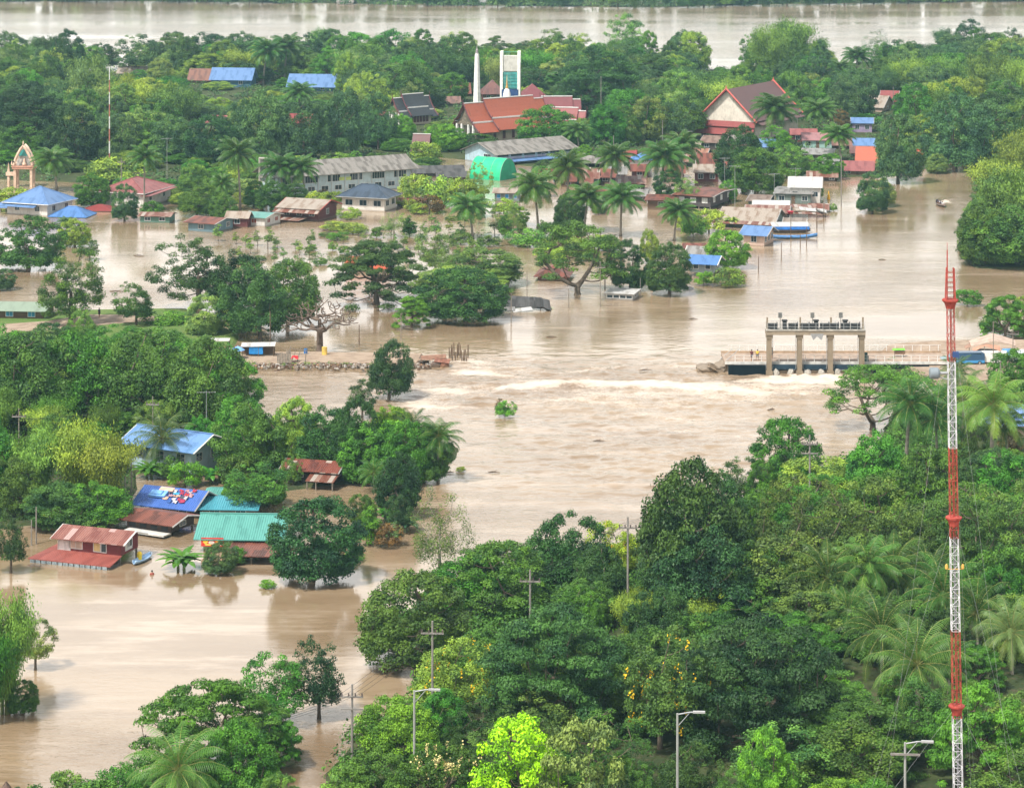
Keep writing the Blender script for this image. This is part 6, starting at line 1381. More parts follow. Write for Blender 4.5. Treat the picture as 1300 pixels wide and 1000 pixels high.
def skeleton(name, tips, H0, trunk_top, r0, seed, lean=0.0, max_tips=60, spread=1.0, mat=None, rmin=.018):
    """trunk with limbs that join and fork towards the tips"""
    rs = random.Random(seed); m = MB()
    nodes = [Vector((lean*t*trunk_top*.2, 0, t*trunk_top)) for t in (0, .25, .5, .75, 1)]; par = [-1, 0, 1, 2, 3]
    tips = sorted([Vector(t) for t in tips], key=lambda v: (v-nodes[-1]).length)[:]
    if len(tips) > max_tips: tips = [tips[int(i*len(tips)/max_tips)] for i in range(max_tips)]
    for tp in tips:
        best, bi = 1e9, 4
        for i in range(2, len(nodes)):
            n = nodes[i]
            if n.z > tp.z+0.3: continue
            dd = (tp-n).length+0.35*(n-Vector((0, 0, trunk_top))).length*spread
            if dd < best: best, bi = dd, i
        a = nodes[bi]; seg = max(2, int((tp-a).length/1.3)); prev = bi
        for k in range(1, seg+1):
            t = k/seg; q = a.lerp(tp, t); q.z += -0.10*(tp-a).length*math.sin(PI*t)*(1 if tp.z-a.z < (tp-a).length*.8 else 0); q += Vector((rs.uniform(-.12, .12), rs.uniform(-.12, .12), 0))*(tp-a).length*.25*(1-t if k < seg else 0)
            nodes.append(q); par.append(prev); prev = len(nodes)-1
    load = [0]*len(nodes); kids = [[] for _ in nodes]
    for i, p in enumerate(par):
        if p >= 0: kids[p].append(i)
    for i in range(len(nodes)-1, -1, -1): load[i] = max(1, sum(load[k] for k in kids[i]))
    R = [r0*(l/load[0])**(0.62 if rmin < .03 else .5) for l in load]
    R[0] *= 1.3
    done = set()
    def chain(i):
        pts, rr = ([nodes[par[i]]], [min(R[par[i]], R[i]*1.15)]) if par[i] >= 0 else ([], [])
        while True:
            pts.append(nodes[i]); rr.append(max(rmin, R[i])); ks = sorted(kids[i], key=lambda k: -load[k])
            for k in ks[1:]: chain(k)
            if not ks: break
            i = ks[0]
        m.tube(pts, rr, 6 if rr[0] > .12 else 4, False)
    chain(0)
    me = bpy.data.meshes.new(name); me.from_pydata(m.v, [], m.f); me.materials.append(mat or BARK); me.shade_smooth(); return me
PROTO = {}
def add_proto(kind, parts, w, h): PROTO.setdefault(kind, []).append((parts, w, h))
def dome(seed, R=5.0, Ht=9.0, zb=1.0, n=110, pr=1.0, lobes=3, amp=0.22, dens=2.6, ls=0.26, flat=0.85, lowcut=-0.35, inner=0.12, aspect=0.62, top=1.0, keep=1.0):
    rs = np.random.RandomState(seed); P_, R_ = [], []; ph = rs.rand(6)*6.28; zc = zb+(Ht-zb)*0.40; hz = (Ht-zb)*0.60
    bumps = [(np.array([math.cos(a_)*.8, math.sin(a_)*.8, rs.uniform(-.1, .9)]), rs.uniform(.12, .3)) for a_ in rs.rand(lobes+2)*6.28]
    while len(P_) < n:
        u = rs.normal(size=3); u /= np.linalg.norm(u)
        if u[2] < -0.75: continue
        k = 1-amp+sum(b_*max(0, float(np.dot(u, v/np.linalg.norm(v))))**3 for v, b_ in bumps)+rs.uniform(-.08, .08)
        if rs.rand() < inner: k *= rs.uniform(.3, .75)
        if keep < 1 and (math.sin(u[0]*6+ph[0])+math.sin(u[1]*6+ph[1])+math.sin(u[2]*7+ph[2])) > 3*keep-0.6: continue
        r_ = pr*rs.uniform(.6, 1.25)*(1-.25*max(0, u[2])); xy = 1.0 if u[2] >= 0 else min(1.5, (1-u[2]*u[2])**-.35)
        P_.append(np.array([u[0]*(R-r_*.6)*k*xy, u[1]*(R-r_*.6)*k*xy, zc+u[2]*((hz if u[2] > 0 else (Ht-zb)*.40)-r_*.5)*min(1.1, k)*top])); R_.append(r_)
    return P_, R_, rs, dens, flat, lowcut, ls, aspect
def tree_proto(kind, seed, r0=0.3, tt=None, bark=None, flowers=None, max_tips=50, **kw):
    P_, R_, rs, dens, flat, lowcut, ls, aspect = dome(seed, **kw); C, N, T = puff_leaves(P_, R_, rs, dens, flat, lowcut, ls)
    Ht = C[:, 2].max(); W = (C[:, 0].max()-C[:, 0].min()); parts = [('crown', leaves_mesh(kind+'_crown', C, N, ls, T, rs, aspect))]
    parts.append(('trunk', skeleton(kind+'_trunk', P_, Ht, tt or Ht*.3, r0, seed, mat=bark, max_tips=max_tips)))
    if flowers:
        fm, cnt = flowers; CC, NN = [], []
        for _ in range(cnt):
            i = rs.randint(len(P_)); u = rs.normal(size=3); u[2] = abs(u[2]); u /= np.linalg.norm(u); c = P_[i]+u*R_[i]*1.02*np.array([1, 1, .85])
            for _k in range(rs.randint(8, 22)): CC.append(c+rs.normal(size=3)*np.array([.12, .12, .28])); NN.append(u)
        me = leaves_mesh(kind+'_flowers', np.array(CC), np.array(NN), .20, np.full(len(CC), .5), rs, .8); me.materials.clear(); me.materials.append(fm); parts.append(('flowers', me))
    add_proto(kind, parts, W, Ht)
for sd_ in (1, 2, 3, 40): tree_proto('broadleaf_tree', sd_, n=165, pr=1.0, ls=.25, zb=-.6, amp=.26, lobes=4)
for sd_ in (4, 5, 39): tree_proto('dense_tree', sd_, n=230, pr=.8, ls=.22, R=4.5, Ht=8, zb=-.9, amp=.2, dens=2.8)
for sd_ in (6, 7, 8): tree_proto('airy_tree', sd_, n=150, pr=.75, ls=.20, R=5, Ht=11.5, zb=0.0, amp=.26, dens=2.4, keep=.95, inner=.35, flat=.8, r0=.32, tt=5, max_tips=90, lowcut=-.7)
for sd_ in (9, 10): tree_proto('ragged_tree', sd_, n=95, pr=.95, ls=.26, R=4.6, Ht=10, zb=.2, amp=.36, lobes=5, dens=2.2, keep=.8, inner=.2)
tree_proto('tufted_tree', 11, n=80, pr=.95, ls=.28, R=4.2, Ht=8, zb=-.5, amp=.2, dens=2.6, flat=.75, inner=.05)
tree_proto('flowering_tree', 12, n=130, pr=.9, ls=.24, R=5, Ht=10, zb=.5, amp=.28, dens=2.0, keep=.85, flowers=(FLOWER, 38), inner=.2)
tree_proto('flowering_bush', 13, n=90, pr=.8, ls=.24, R=4.2, Ht=5.5, zb=.2, amp=.15, dens=2.6, flowers=(FLOWERC, 90))
tree_proto('slender_tree', 14, n=85, pr=.7, ls=.17, R=3, Ht=11, zb=2.0, amp=.3, dens=1.0, keep=.8, inner=.35, r0=.16, tt=5, bark=BARKP, lowcut=-1, flat=1.0, aspect=.4)
for sd_ in (15, 16): tree_proto('bush', sd_, n=46, pr=.55, ls=.20, R=2, Ht=2.6, zb=-.2, amp=.2, dens=2.4, r0=.09, tt=.6)
tree_proto('hedge_column', 17, n=60, pr=.5, ls=.16, R=1.1, Ht=4.4, zb=-.1, amp=.08, dens=3, r0=.09, tt=1.0, inner=.3)
tree_proto('sapling', 18, n=22, pr=.42, ls=.20, R=.9, Ht=3.8, zb=.4, amp=.3, dens=1.3, r0=.05, tt=1.2, keep=.8)
def umbrella(seed, R=7, Ht=6.5, layers=3, n=125, pr=1.1, dens=2.7, ls=.24, tt=1.6, r0=.45, flat=.34, gap=.0):
    rs = np.random.RandomState(seed); P_, R_ = [], []
    while len(P_) < n:
        a = rs.rand()*6.28; q = math.sqrt(rs.rand()); x, y = math.cos(a)*q*R, math.sin(a)*q*R
        lay = rs.randint(layers); z = Ht*(1-.42*q*q)-lay*Ht*.17*(.4+q)-.3+.35*math.sin(x*.9+seed)*math.cos(y*.8)
        if lay and q < .35: continue
        P_.append(np.array([x, y, z])); R_.append(pr*rs.uniform(.6, 1.3))
    C, N, T = puff_leaves(P_, R_, rs, dens, flat, -.25, ls); W = C[:, 0].max()-C[:, 0].min()
    add_proto('umbrella_tree', [('crown', leaves_mesh('umbrella_crown', C, N, ls, T, rs, .6, .45)), ('trunk', skeleton('umbrella_trunk', [p-np.array([0,0,.15]) for p in P_], Ht, tt, r0, seed, spread=.6, max_tips=95))], W, C[:, 2].max())
for sd_ in (21, 22, 23): umbrella(sd_)
PROTO['spreading_tree'] = []
_k = PROTO.pop('umbrella_tree'); umbrella(24, R=6.2, Ht=8.5, layers=2, n=85, pr=1.0, dens=1.9, flat=.5, tt=1.0, r0=.42); PROTO['spreading_tree'] = PROTO.pop('umbrella_tree'); PROTO['umbrella_tree'] = _k
_k = PROTO.pop('umbrella_tree'); umbrella(25, R=7.5, Ht=9.0, layers=4, n=230, pr=1.15, dens=2.3, flat=.45, tt=2.0, r0=.55); PROTO['great_tree'] = PROTO.pop('umbrella_tree'); PROTO['umbrella_tree'] = _k
def bamboo(seed, R=4.6, Ht=9.5, stems=46):
    rs = np.random.RandomState(seed); C, N, T, D = [], [], [], []; m = MB()
    for i in range(stems):
        a = rs.rand()*6.28; b = rs.uniform(.15, 1)**.7; L = Ht*rs.uniform(.7, 1.05); base = np.array([math.cos(a), math.sin(a), 0])*rs.uniform(.1, 1.0); out = np.array([math.cos(a), math.sin(a), 0.0])
        pts = []
        for k in range(9):
            t = k/8; p = base+out*R*b*t**2.2+np.array([0, 0, L*(t-.22*b*t**4)]); pts.append(p)
        m.tube([tuple(p) for p in pts], [.07*(1-.8*k/8) for k in range(9)], 4, False); tn = rs.rand()*.6
        for k in range(2, 9):
            nn = int(85*(k/8)**.5); q = pts[k]+rs.normal(size=(nn, 3))*np.array([.62, .62, .5]); C.append(q); u = q-pts[k]; N.append(u+out*.5+np.array([0, 0, .8])); T.append(np.full(nn, tn)+rs.rand(nn)*.4)
            d = np.tile(np.array([0, 0, -.9])+out*.5, (nn, 1)); D.append(d)
    C, N, T, D = map(np.concatenate, (C, N, T, D)); W = C[:, 0].max()-C[:, 0].min()
    crown = leaves_mesh('bamboo_leaves', C, N, .34, T, rs, .40, .6, D); tm = bpy.data.meshes.new('bamboo_stems'); tm.from_pydata(m.v, [], m.f); tm.materials.append(mat_plain((0.16,0.20,0.06)))
    add_proto('bamboo_clump', [('leaves', crown), ('stems', tm)], W, C[:, 2].max())
for sd_ in (31, 32): bamboo(sd_)
def palm(seed, Ht=8.0, fl=3.9, nf=32, kind='coconut_palm', lean=.8, leaf=.66, lw=.065, tone0=.15):
    rs = np.random.RandomState(seed); lx, ly = rs.uniform(-lean, lean), rs.uniform(-lean*.5, lean*.5)
    tp = [(lx*(t**1.6), ly*(t**1.6), Ht*t) for t in np.linspace(0, 1, 9)]; m = MB(); m.tube(tp, [.24]+[.17-.05*t for t in np.linspace(0, 1, 8)], 8)
    tm = bpy.data.meshes.new('palm_trunk'); tm.from_pydata(m.v, [], m.f); tm.materials.append(BARKP); tm.shade_smooth(); top = np.array(tp[-1])
    V, F, T = [], [], []; rm = MB()
    for i in range(nf):
        a = i*2.399+rs.uniform(-.2, .2); e = math.radians(86-112*((i+.5)/nf)**.95); L = fl*rs.uniform(.88, 1.08); old = (i/nf) > .84; tn = min(1, tone0+rs.rand()*.25+(.75*rs.rand() if old else 0))
        out = np.array([math.cos(a), math.sin(a), 0]); side = np.array([-math.sin(a), math.cos(a), 0]); pts = []; p = top.copy(); el = e; nseg = 15; dirs = []
        for k in range(nseg+1):
            pts.append(p.copy()); d = out*math.cos(el)+np.array([0, 0, math.sin(el)]); dirs.append(d); p = p+d*L/nseg; el -= (math.radians(6.3) if el > -1.3 else 0)*(0.25+1.4*k/nseg)
        rm.tube([tuple(q) for q in pts[::3]], [.045, .038, .03, .022, .015, .01][:len(pts[::3])], 4, False)
        for k in range(2, nseg+1):
            for h_ in (0, .5):
                if k+h_ > nseg: continue
                q = pts[k]*(1-h_)+pts[min(k+1, nseg)]*h_; d = dirs[k]; up = np.cross(side, d); t = (k+h_)/nseg; ll = leaf*(.5+.9*math.sin(PI*min(1, t*.85+.1)))*(1.0 if t < .9 else .75)
                for s_ in (-1, 1):
                    v = side*s_*.85+d*.55-up*.0+np.array([0, 0, -.45-.25*rs.rand()]); v /= np.linalg.norm(v); wv = d*lw
                    b_ = len(V); mid = q+v*ll*.5+np.array([0, 0, .05]); end = q+v*ll+np.array([0, 0, -.16*ll])
                    V += [q-wv*.4, q+wv*.5, mid+wv*.5, mid-wv*.5, end]; F.append((b_, b_+1, b_+2, b_+3)); F.append((b_+3, b_+2, b_+4, b_+4)); T += [tn, tn+.08]
    V = np.array(V); F2 = [f if f[2] != f[3] else f[:3] for f in F]; me = bpy.data.meshes.new('palm_fronds'); me.from_pydata([tuple(v) for v in V], [], F2)
    at_ = me.attributes.new('tone', 'FLOAT', 'FACE'); at_.data.foreach_set('value', np.clip(np.array(T), 0, 1).astype(np.float32)); me.materials.append(PALM)
    rme = bpy.data.meshes.new('palm_midribs'); rme.from_pydata(rm.v, [], rm.f); rme.materials.append(mat_plain((0.26,0.27,0.08)))
    cm = MB()
    for i in range(7):
        a = i*.9; c = top+np.array([math.cos(a)*.26, math.sin(a)*.26, -.35-.12*(i % 3)]); cm.lathe([(0.03, c[2]-.15), (.13, c[2]-.05), (.13, c[2]+.06), (.03, c[2]+.15)], c[0], c[1], 7)
    cme = bpy.data.meshes.new('coconuts'); cme.from_pydata(cm.v, [], cm.f); cme.materials.append(mat_plain((0.20,0.19,0.05)))
    add_proto(kind, [('fronds', me), ('midribs', rme), ('coconuts', cme), ('trunk', tm)], fl*1.75, Ht+fl*.55)
palm(41, 8.5); palm(42, 6.5, 3.6, 30); palm(43, 10.5, 3.7, 34); palm(44, 4.2, 4.4, 32, lean=.3)
_k = PROTO.pop('coconut_palm')
palm(46, 8.5, 3.9, 36, lw=.105, leaf=.72); palm(47, 6.0, 3.7, 34, lw=.105, leaf=.72); palm(48, 10.5, 3.7, 34, lw=.105, leaf=.72); PROTO['village_palm'] = PROTO.pop('coconut_palm'); PROTO['coconut_palm'] = _k
palm(45, 7, 1.9, 34, 'fan_palm', .2, .75, .12)
def banana(seed):
    rs = np.random.RandomState(seed); V, F, T = [], [], []; m = MB()
    for s_ in range(4):
        bx, by = rs.uniform(-.9, .9), rs.uniform(-.6, .6); H0 = rs.uniform(0.5, 1.1); m.tube([(bx, by, -.3), (bx, by, H0)], [.16, .1], 7)
        for i in range(11):
            a = i*2.4+rs.rand(); el = math.radians(rs.uniform(40, 85)); L = rs.uniform(2.0, 2.8); out = np.array([math.cos(a), math.sin(a), 0]); side = np.array([-math.sin(a), math.cos(a), 0]); p = np.array([bx, by, H0]); row = []
            for k in range(8):
                t = k/7; w_ = .33*math.sin(PI*min(1, .08+t*.92))**.7; row.append((p-side*w_+np.array([0,0,-.1*w_]), p.copy()+np.array([0,0,.06]), p+side*w_+np.array([0,0,-.1*w_]))); p = p+(out*math.cos(el)+np.array([0, 0, math.sin(el)]))*L/7; el -= math.radians(15)
            tn = rs.rand()
            for k in range(7):
                for j in (0, 1):
                    b_ = len(V); V += [row[k][j], row[k][j+1], row[k+1][j+1], row[k+1][j]]; F.append((b_, b_+1, b_+2, b_+3)); T.append(tn)
    me = raw_mesh('banana_leaves', np.array(V), np.array(F)); a = me.attributes.new('tone', 'FLOAT', 'FACE'); a.data.foreach_set('value', np.array(T, np.float32)); me.materials.append(PALM)
    tm = bpy.data.meshes.new('banana_stems'); tm.from_pydata(m.v, [], m.f); tm.materials.append(mat_plain((0.16,0.20,0.08))); add_proto('banana_plant', [('leaves', me), ('stems', tm)], 4.4, 3.8)
banana(51); banana(52)
def bare(seed):
    rs = np.random.RandomState(seed); tips = []
    for i in range(260):
        a = rs.uniform(0, 6.28); q = rs.rand()**.5; tips.append((math.cos(a)*5.2*q, math.sin(a)*3.6*q, 2.0+5.6*(1-.62*q*q)*rs.uniform(.5, 1)))
    add_proto('bare_tree', [('branches', skeleton('bare_branches', tips, 8, 1.2, .42, seed, spread=.6, max_tips=260, rmin=.06, mat=mat_plain((0.15,0.11,0.085),.9,.1,.3)))], 9.5, 7.4)
bare(61)
NAMES = dict(village_palm='coconut_palm', great_tree='rain_tree', umbrella_tree='rain_tree', spreading_tree='rain_tree')
T_last = [-1]; TREES = []; rt_ = random.Random(77); KCOUNT = {}
def T(kind, px, py, w, h, tone, label=None, z=0.0, var=None, group=None, jit=.12, yaw=None):
    if kind == 'coconut_palm' and py < 420: pr = PROTO['village_palm']
    else: pr = PROTO[kind]
    parts, w0, h0 = pr[(var if var is not None else KCOUNT.get(kind, 0)) % len(pr)]; KCOUNT[kind] = KCOUNT.get(kind, 0)+1
    if kind in ('coconut_palm', 'fan_palm'): w *= 1.28 if py < 700 else 1.1; h *= 1.04
    elif py < 800: w *= 1.10; h *= 1.05
    s_ = S(py); k = (py+200)/FPX; Wm = w/s_; Hm = max(.4, h/s_-Wm*.5*k*.55)
    if kind == 'coconut_palm' and var is None:
        best = min(range(len(pr)), key=lambda i: abs(pr[i][2]/pr[i][1]-Hm/Wm)+(.12 if i == T_last[0] else 0)); T_last[0] = best; parts, w0, h0 = pr[best]
    sx, sz = Wm/w0, Hm/h0
    if kind in ('coconut_palm', 'fan_palm'):
        frond = w/s_/w0; sx = frond; sz = max(.25, Hm/h0)
        if kind == 'coconut_palm': sz = max(sz, sx*.72)
    if kind in ('dense_tree', 'broadleaf_tree') and h/s_ < 6.0: kind = 'shrub'
    o = thing(NAMES.get(kind, kind), P(px, py, z), yaw if yaw is not None else rt_.uniform(0, 2*PI), None, None); o.scale = (sx*rt_.uniform(.96, 1.04), sx, sz)
    c = TONES[tone]; v = rt_.uniform(1-jit, 1+jit); c = (c[0]*v*rt_.uniform(.92, 1.08), c[1]*v, c[2]*v*rt_.uniform(.9, 1.1), 1)
    for nm, me in parts:
        p = bpy.data.objects.new(nm, me); col.objects.link(p); p.parent = o
        if nm in ('crown', 'leaves', 'fronds'): p.color = c
        if nm == 'flowers': p['kind'] = 'stuff'
    TREES.append(dict(o=o, kind=kind, px=px, py=py, w=w, h=h, tone=tone, label=label, group=group)); return o
# ---------------------------------------------------------------- the trees one can point to (kind, x, foot y, width, height in photo pixels, colour)
for a in [
 # foreground wood
 ('tufted_tree',662,1040,130,150,'lime'), ('tufted_tree',745,1060,125,165,'pale'), ('flowering_bush',565,1030,110,95,'mid'), ('dense_tree',478,1040,120,105,'mid'), ('tufted_tree',440,1035,85,75,'ltg'),
 ('broadleaf_tree',515,965,115,95,'bright'), ('great_tree',705,935,205,190,'dark'), ('flowering_tree',573,915,125,125,'yg'), ('airy_tree',595,960,100,80,'dark'), ('dense_tree',530,842,158,128,'mid'),
 ('slender_tree',558,765,78,148,'olive'), ('dense_tree',640,778,140,98,'mid'), ('broadleaf_tree',585,772,110,75,'green'), ('broadleaf_tree',716,750,104,104,'dark'), ('broadleaf_tree',765,770,80,80,'dark'), ('umbrella_tree',640,730,120,45,'mid'), 
 ('flowering_tree',785,735,66,78,'yel'), ('dense_tree',735,800,100,75,'mid'), ('broadleaf_tree',885,785,146,206,'dark'), ('airy_tree',905,765,120,190,'dkg'), ('airy_tree',850,765,100,130,'blu'), ('dense_tree',1003,625,84,98,'green'), ('dense_tree',965,650,52,70,'green'), ('ragged_tree',940,640,60,62,'dark'),
 ('airy_tree',1010,770,140,170,'olive'), ('airy_tree',1085,760,135,165,'olive'), ('broadleaf_tree',1045,650,110,75,'yg'), ('dense_tree',1112,655,92,112,'green'), ('dense_tree',1175,668,86,105,'mid'), ('spreading_tree',1108,545,118,88,'green'),
 ('bamboo_clump',818,800,70,62,'yg'), ('bamboo_clump',875,815,90,70,'yg'), ('ragged_tree',905,800,55,60,'yel'),
 ('flowering_tree',838,955,125,175,'olive'), ('great_tree',965,955,245,198,'dkg'), ('umbrella_tree',1000,860,150,95,'green'), ('umbrella_tree',1090,985,175,110,'mid'), ('umbrella_tree',1250,1000,150,150,'green'), ('dense_tree',978,1040,84,130,'bright'),
 ('broadleaf_tree',1020,900,90,85,'bright'), ('dense_tree',1150,900,70,60,'green'), ('broadleaf_tree',870,1030,90,100,'dark'), ('dense_tree',1060,1060,100,85,'bright'), ('broadleaf_tree',1120,1080,110,100,'green'), ('bush',1230,1060,80,70,'ltg'), ('airy_tree',930,1050,80,80,'mid'),
 ('airy_tree',1235,760,130,150,'olive'), ('airy_tree',1290,760,110,150,'olive'), ('broadleaf_tree',1285,650,90,85,'green'), ('bush',1250,660,60,40,'pale'), ('dense_tree',1285,840,90,95,'ltg'), ('umbrella_tree',1240,880,80,70,'green'), ('bush',1075,905,70,50,'bright'),
 ('dense_tree',1290,500,70,60,'green'), ('broadleaf_tree',1230,600,60,60,'mid'), ('bush',1283,575,34,32,'brown'), ('dense_tree',1255,625,70,60,'blu'), ('airy_tree',1165,760,100,120,'olive'), ('dense_tree',1095,710,50,50,'dark'),
 ('bush',640,960,70,50,'mid'), ('broadleaf_tree',800,1050,90,95,'mid'), ('bush',600,1040,60,50,'green'), ('tufted_tree',815,1075,70,70,'pale'), ('ragged_tree',900,1075,70,70,'ltg'), ('dense_tree',545,985,60,50,'green'),
 ('airy_tree',920,720,80,110,'olive'), ('broadleaf_tree',690,870,90,70,'dark'), ('broadleaf_tree',625,870,100,90,'mid'), ('dense_tree',780,880,90,80,'mid'),
 ('coconut_palm',1050,800,100,104,'mid',), ('coconut_palm',1098,800,90,112,'ltg'), ('coconut_palm',1132,790,95,104,'mid'), ('coconut_palm',1120,870,105,112,'mid'), ('coconut_palm',1165,920,120,125,'ltg'), ('coconut_palm',1200,830,100,118,'mid'), ('coconut_palm',1180,790,85,92,'mid'),
 ('coconut_palm',957,790,82,92,'dark'), ('coconut_palm',1242,840,90,100,'mid'), ('coconut_palm',1285,860,85,95,'pale'), ('coconut_palm',1205,880,70,70,'mid'), ('coconut_palm',905,745,60,60,'yg'), ('coconut_palm',1075,830,80,80,'mid'),
 ('coconut_palm',1150,600,74,115,'mid'), ('coconut_palm',1190,600,74,108,'mid'), ('coconut_palm',1258,615,82,132,'yg'), ('coconut_palm',1222,560,60,85,'mid'), ('coconut_palm',1280,610,60,90,'mid'), ('coconut_palm',1215,505,38,50,'mid'),
 ('broadleaf_tree',880,800,165,150,'dkg'), ('broadleaf_tree',855,790,110,110,'dark'), ('broadleaf_tree',940,790,110,110,'mid'), ('broadleaf_tree',1010,790,130,120,'olive'), ('broadleaf_tree',1070,790,120,120,'olive'), ('broadleaf_tree',900,740,110,130,'dkg'), ('broadleaf_tree',830,880,110,100,'mid'),
 ('broadleaf_tree',1200,740,110,110,'olive'), ('broadleaf_tree',1275,730,110,110,'mid'), ('broadleaf_tree',1225,690,90,80,'mid'),
 # trees packed in among the village palms
 ('dense_tree',722,300,44,50,'dark'), ('dense_tree',775,318,30,20,'ltg'), ('bush',745,330,40,18,'ltg'), ('bush',700,330,40,18,'yg'), ('dense_tree',655,285,30,24,'ltg'), ('dense_tree',852,258,50,44,'dark'), ('bush',640,270,36,20,'yg'), ('bush',680,250,40,20,'green'),
 ('dense_tree',345,268,46,40,'mid'), ('dense_tree',372,262,40,30,'dark'), ('bush',400,262,34,20,'yg'), ('bush',420,258,30,16,'yg'), ('bush',410,254,20,14,'brown'), ('dense_tree',322,262,36,34,'mid'), ('bush',520,246,30,16,'yg'), ('dense_tree',285,280,40,34,'mid'), ('bush',60,262,40,18,'ltg'),
 ('sapling',470,316,10,18,'ltg'), ('sapling',512,316,12,20,'ltg'), ('sapling',585,304,12,22,'ltg'), ('sapling',575,318,10,18,'olive'), ('sapling',610,322,14,20,'ltg'), ('sapling',560,330,12,22,'ltg'), ('sapling',360,330,9,16,'ltg'), ('sapling',348,334,9,14,'ltg'), ('bush',382,342,22,10,'olive'), ('bush',360,338,20,8,'olive'), ('bush',396,318,14,8,'ltg'),
 ('bamboo_clump',800,818,62,78,'yg'), ('broadleaf_tree',556,945,74,80,'green'),
 # bottom left
 ('umbrella_tree',262,985,205,140,'green'), ('umbrella_tree',330,970,110,95,'mid'), ('ragged_tree',405,912,78,110,'dkg'), ('ragged_tree',352,920,90,105,'green'), ('dense_tree',305,1020,105,118,'green'), ('umbrella_tree',345,975,80,80,'green'), ('coconut_palm',226,1045,118,118,'ltg'),
 ('dense_tree',350,1045,80,75,'ltg'), ('bush',150,1010,70,45,'green'), ('bush',85,1015,60,40,'ltg'), ('bush',310,1040,70,60,'mid'), ('ragged_tree',170,1020,60,60,'green'), ('bush',120,1035,70,50,'mid'), ('bush',40,1030,60,40,'mid'),
 ('bamboo_clump',5,905,110,180,'ltg'), ('bamboo_clump',-15,920,90,140,'green'), ('dense_tree',30,905,50,48,'mid'), ('ragged_tree',45,850,55,70,'pale'),
 # left wood
 ('broadleaf_tree',40,545,125,128,'mid'), ('broadleaf_tree',112,540,120,125,'green'), ('broadleaf_tree',180,545,130,128,'mid'), ('broadleaf_tree',250,548,105,125,'mid'), ('dense_tree',290,540,80,85,'green'), ('broadleaf_tree',-5,540,90,130,'green'), ('dense_tree',70,455,90,50,'dark'), ('broadleaf_tree',140,460,100,50,'green'), ('broadleaf_tree',215,470,90,60,'mid'),
 ('dense_tree',20,452,60,35,'mid'), ('bamboo_clump',95,640,105,120,'yg'), ('bamboo_clump',138,650,90,105,'yg'), ('bamboo_clump',45,640,100,110,'ltg'), ('bamboo_clump',60,570,70,60,'yg'), ('broadleaf_tree',25,655,80,80,'mid'), ('dense_tree',80,668,90,60,'dark'), ('broadleaf_tree',125,665,80,60,'green'), ('broadleaf_tree',-10,640,80,120,'green'),
 ('ragged_tree',14,727,46,80,'dark'), ('bush',65,668,30,22,'yel'), ('bush',88,665,28,20,'yel'), ('bush',115,674,44,22,'ltg'), ('dense_tree',150,560,70,40,'mid'), ('dense_tree',195,560,60,55,'ltg'), ('dense_tree',175,535,50,42,'green'), ('dense_tree',12,610,60,50,'yg'), ('dense_tree',255,585,50,60,'green'),
 ('broadleaf_tree',325,605,92,100,'mid'), ('broadleaf_tree',300,590,70,90,'green'), ('dense_tree',370,595,60,92,'yg'), ('broadleaf_tree',410,600,70,90,'dark'), ('broadleaf_tree',448,610,60,108,'dark'), ('dense_tree',385,560,50,42,'mid'), ('dense_tree',352,575,40,42,'mid'), ('dense_tree',350,600,40,45,'mid'),
 ('dense_tree',484,606,66,72,'green'), ('dense_tree',517,614,70,84,'green'), ('dense_tree',500,596,60,66,'bright'), ('dense_tree',538,612,70,78,'mid'), ('dense_tree',465,612,70,80,'green'), ('broadleaf_tree',498,560,60,50,'bright'), ('ragged_tree',460,530,40,52,'dark'), ('coconut_palm',556,612,52,78,'mid'), ('coconut_palm',522,590,44,66,'dark'), ('broadleaf_tree',505,655,60,85,'dkg'), ('ragged_tree',505,675,38,50,'dkg'),
 ('broadleaf_tree',494,506,60,78,'dkg'), ('dense_tree',396,738,116,115,'dkg'), ('dense_tree',277,727,52,44,'blu'), ('bush',300,715,30,24,'green'), ('banana_plant',231,722,56,42,'green'), ('ragged_tree',325,650,80,64,'mid'), ('dense_tree',300,640,40,40,'green'), ('bush',440,690,30,20,'green'),
 ('hedge_column',471,692,30,50,'bright'), ('bush',492,694,34,32,'brown'), ('banana_plant',511,674,34,32,'blu'), ('broadleaf_tree',462,668,40,45,'mid'), ('sapling',500,692,22,30,'pale'), ('coconut_palm',208,600,66,72,'olive'), ('banana_plant',190,606,40,34,'green'), ('banana_plant',275,612,44,34,'green'), ('bush',235,618,44,34,'bright'), ('bush',215,606,40,30,'mid'), ('bush',300,617,44,40,'mid'),
 ('dense_tree',340,640,44,40,'green'), ('coconut_palm',475,625,36,40,'mid'), ('banana_plant',490,662,30,30,'green'), ('bush',448,712,30,14,'green'), ('ragged_tree',372,618,26,44,'ltg'), ('bush',340,745,24,10,'bright'), ('bush',641,529,26,22,'bright'), ('sapling',634,527,12,22,'brown'), ('bush',585,598,14,6,'yel'), 
 # trees standing in the flood, centre
 ('airy_tree',90,414,88,98,'mid'), ('dense_tree',36,341,92,70,'mid'), ('dense_tree',95,312,44,36,'yg'), ('ragged_tree',114,330,28,30,'mid'), ('dense_tree',0,368,36,28,'blu'), ('ragged_tree',173,415,50,58,'mid'), ('dense_tree',258,425,62,55,'pale'),
 ('airy_tree',252,392,105,96,'dark'), ('broadleaf_tree',330,430,92,100,'dark'), ('broadleaf_tree',365,415,84,90,'mid'), ('broadleaf_tree',300,398,70,84,'dkg'), ('bare_tree',406,447,88,72,'brown'), ('bush',215,412,60,20,'green'), ('bush',300,420,40,30,'yg'),
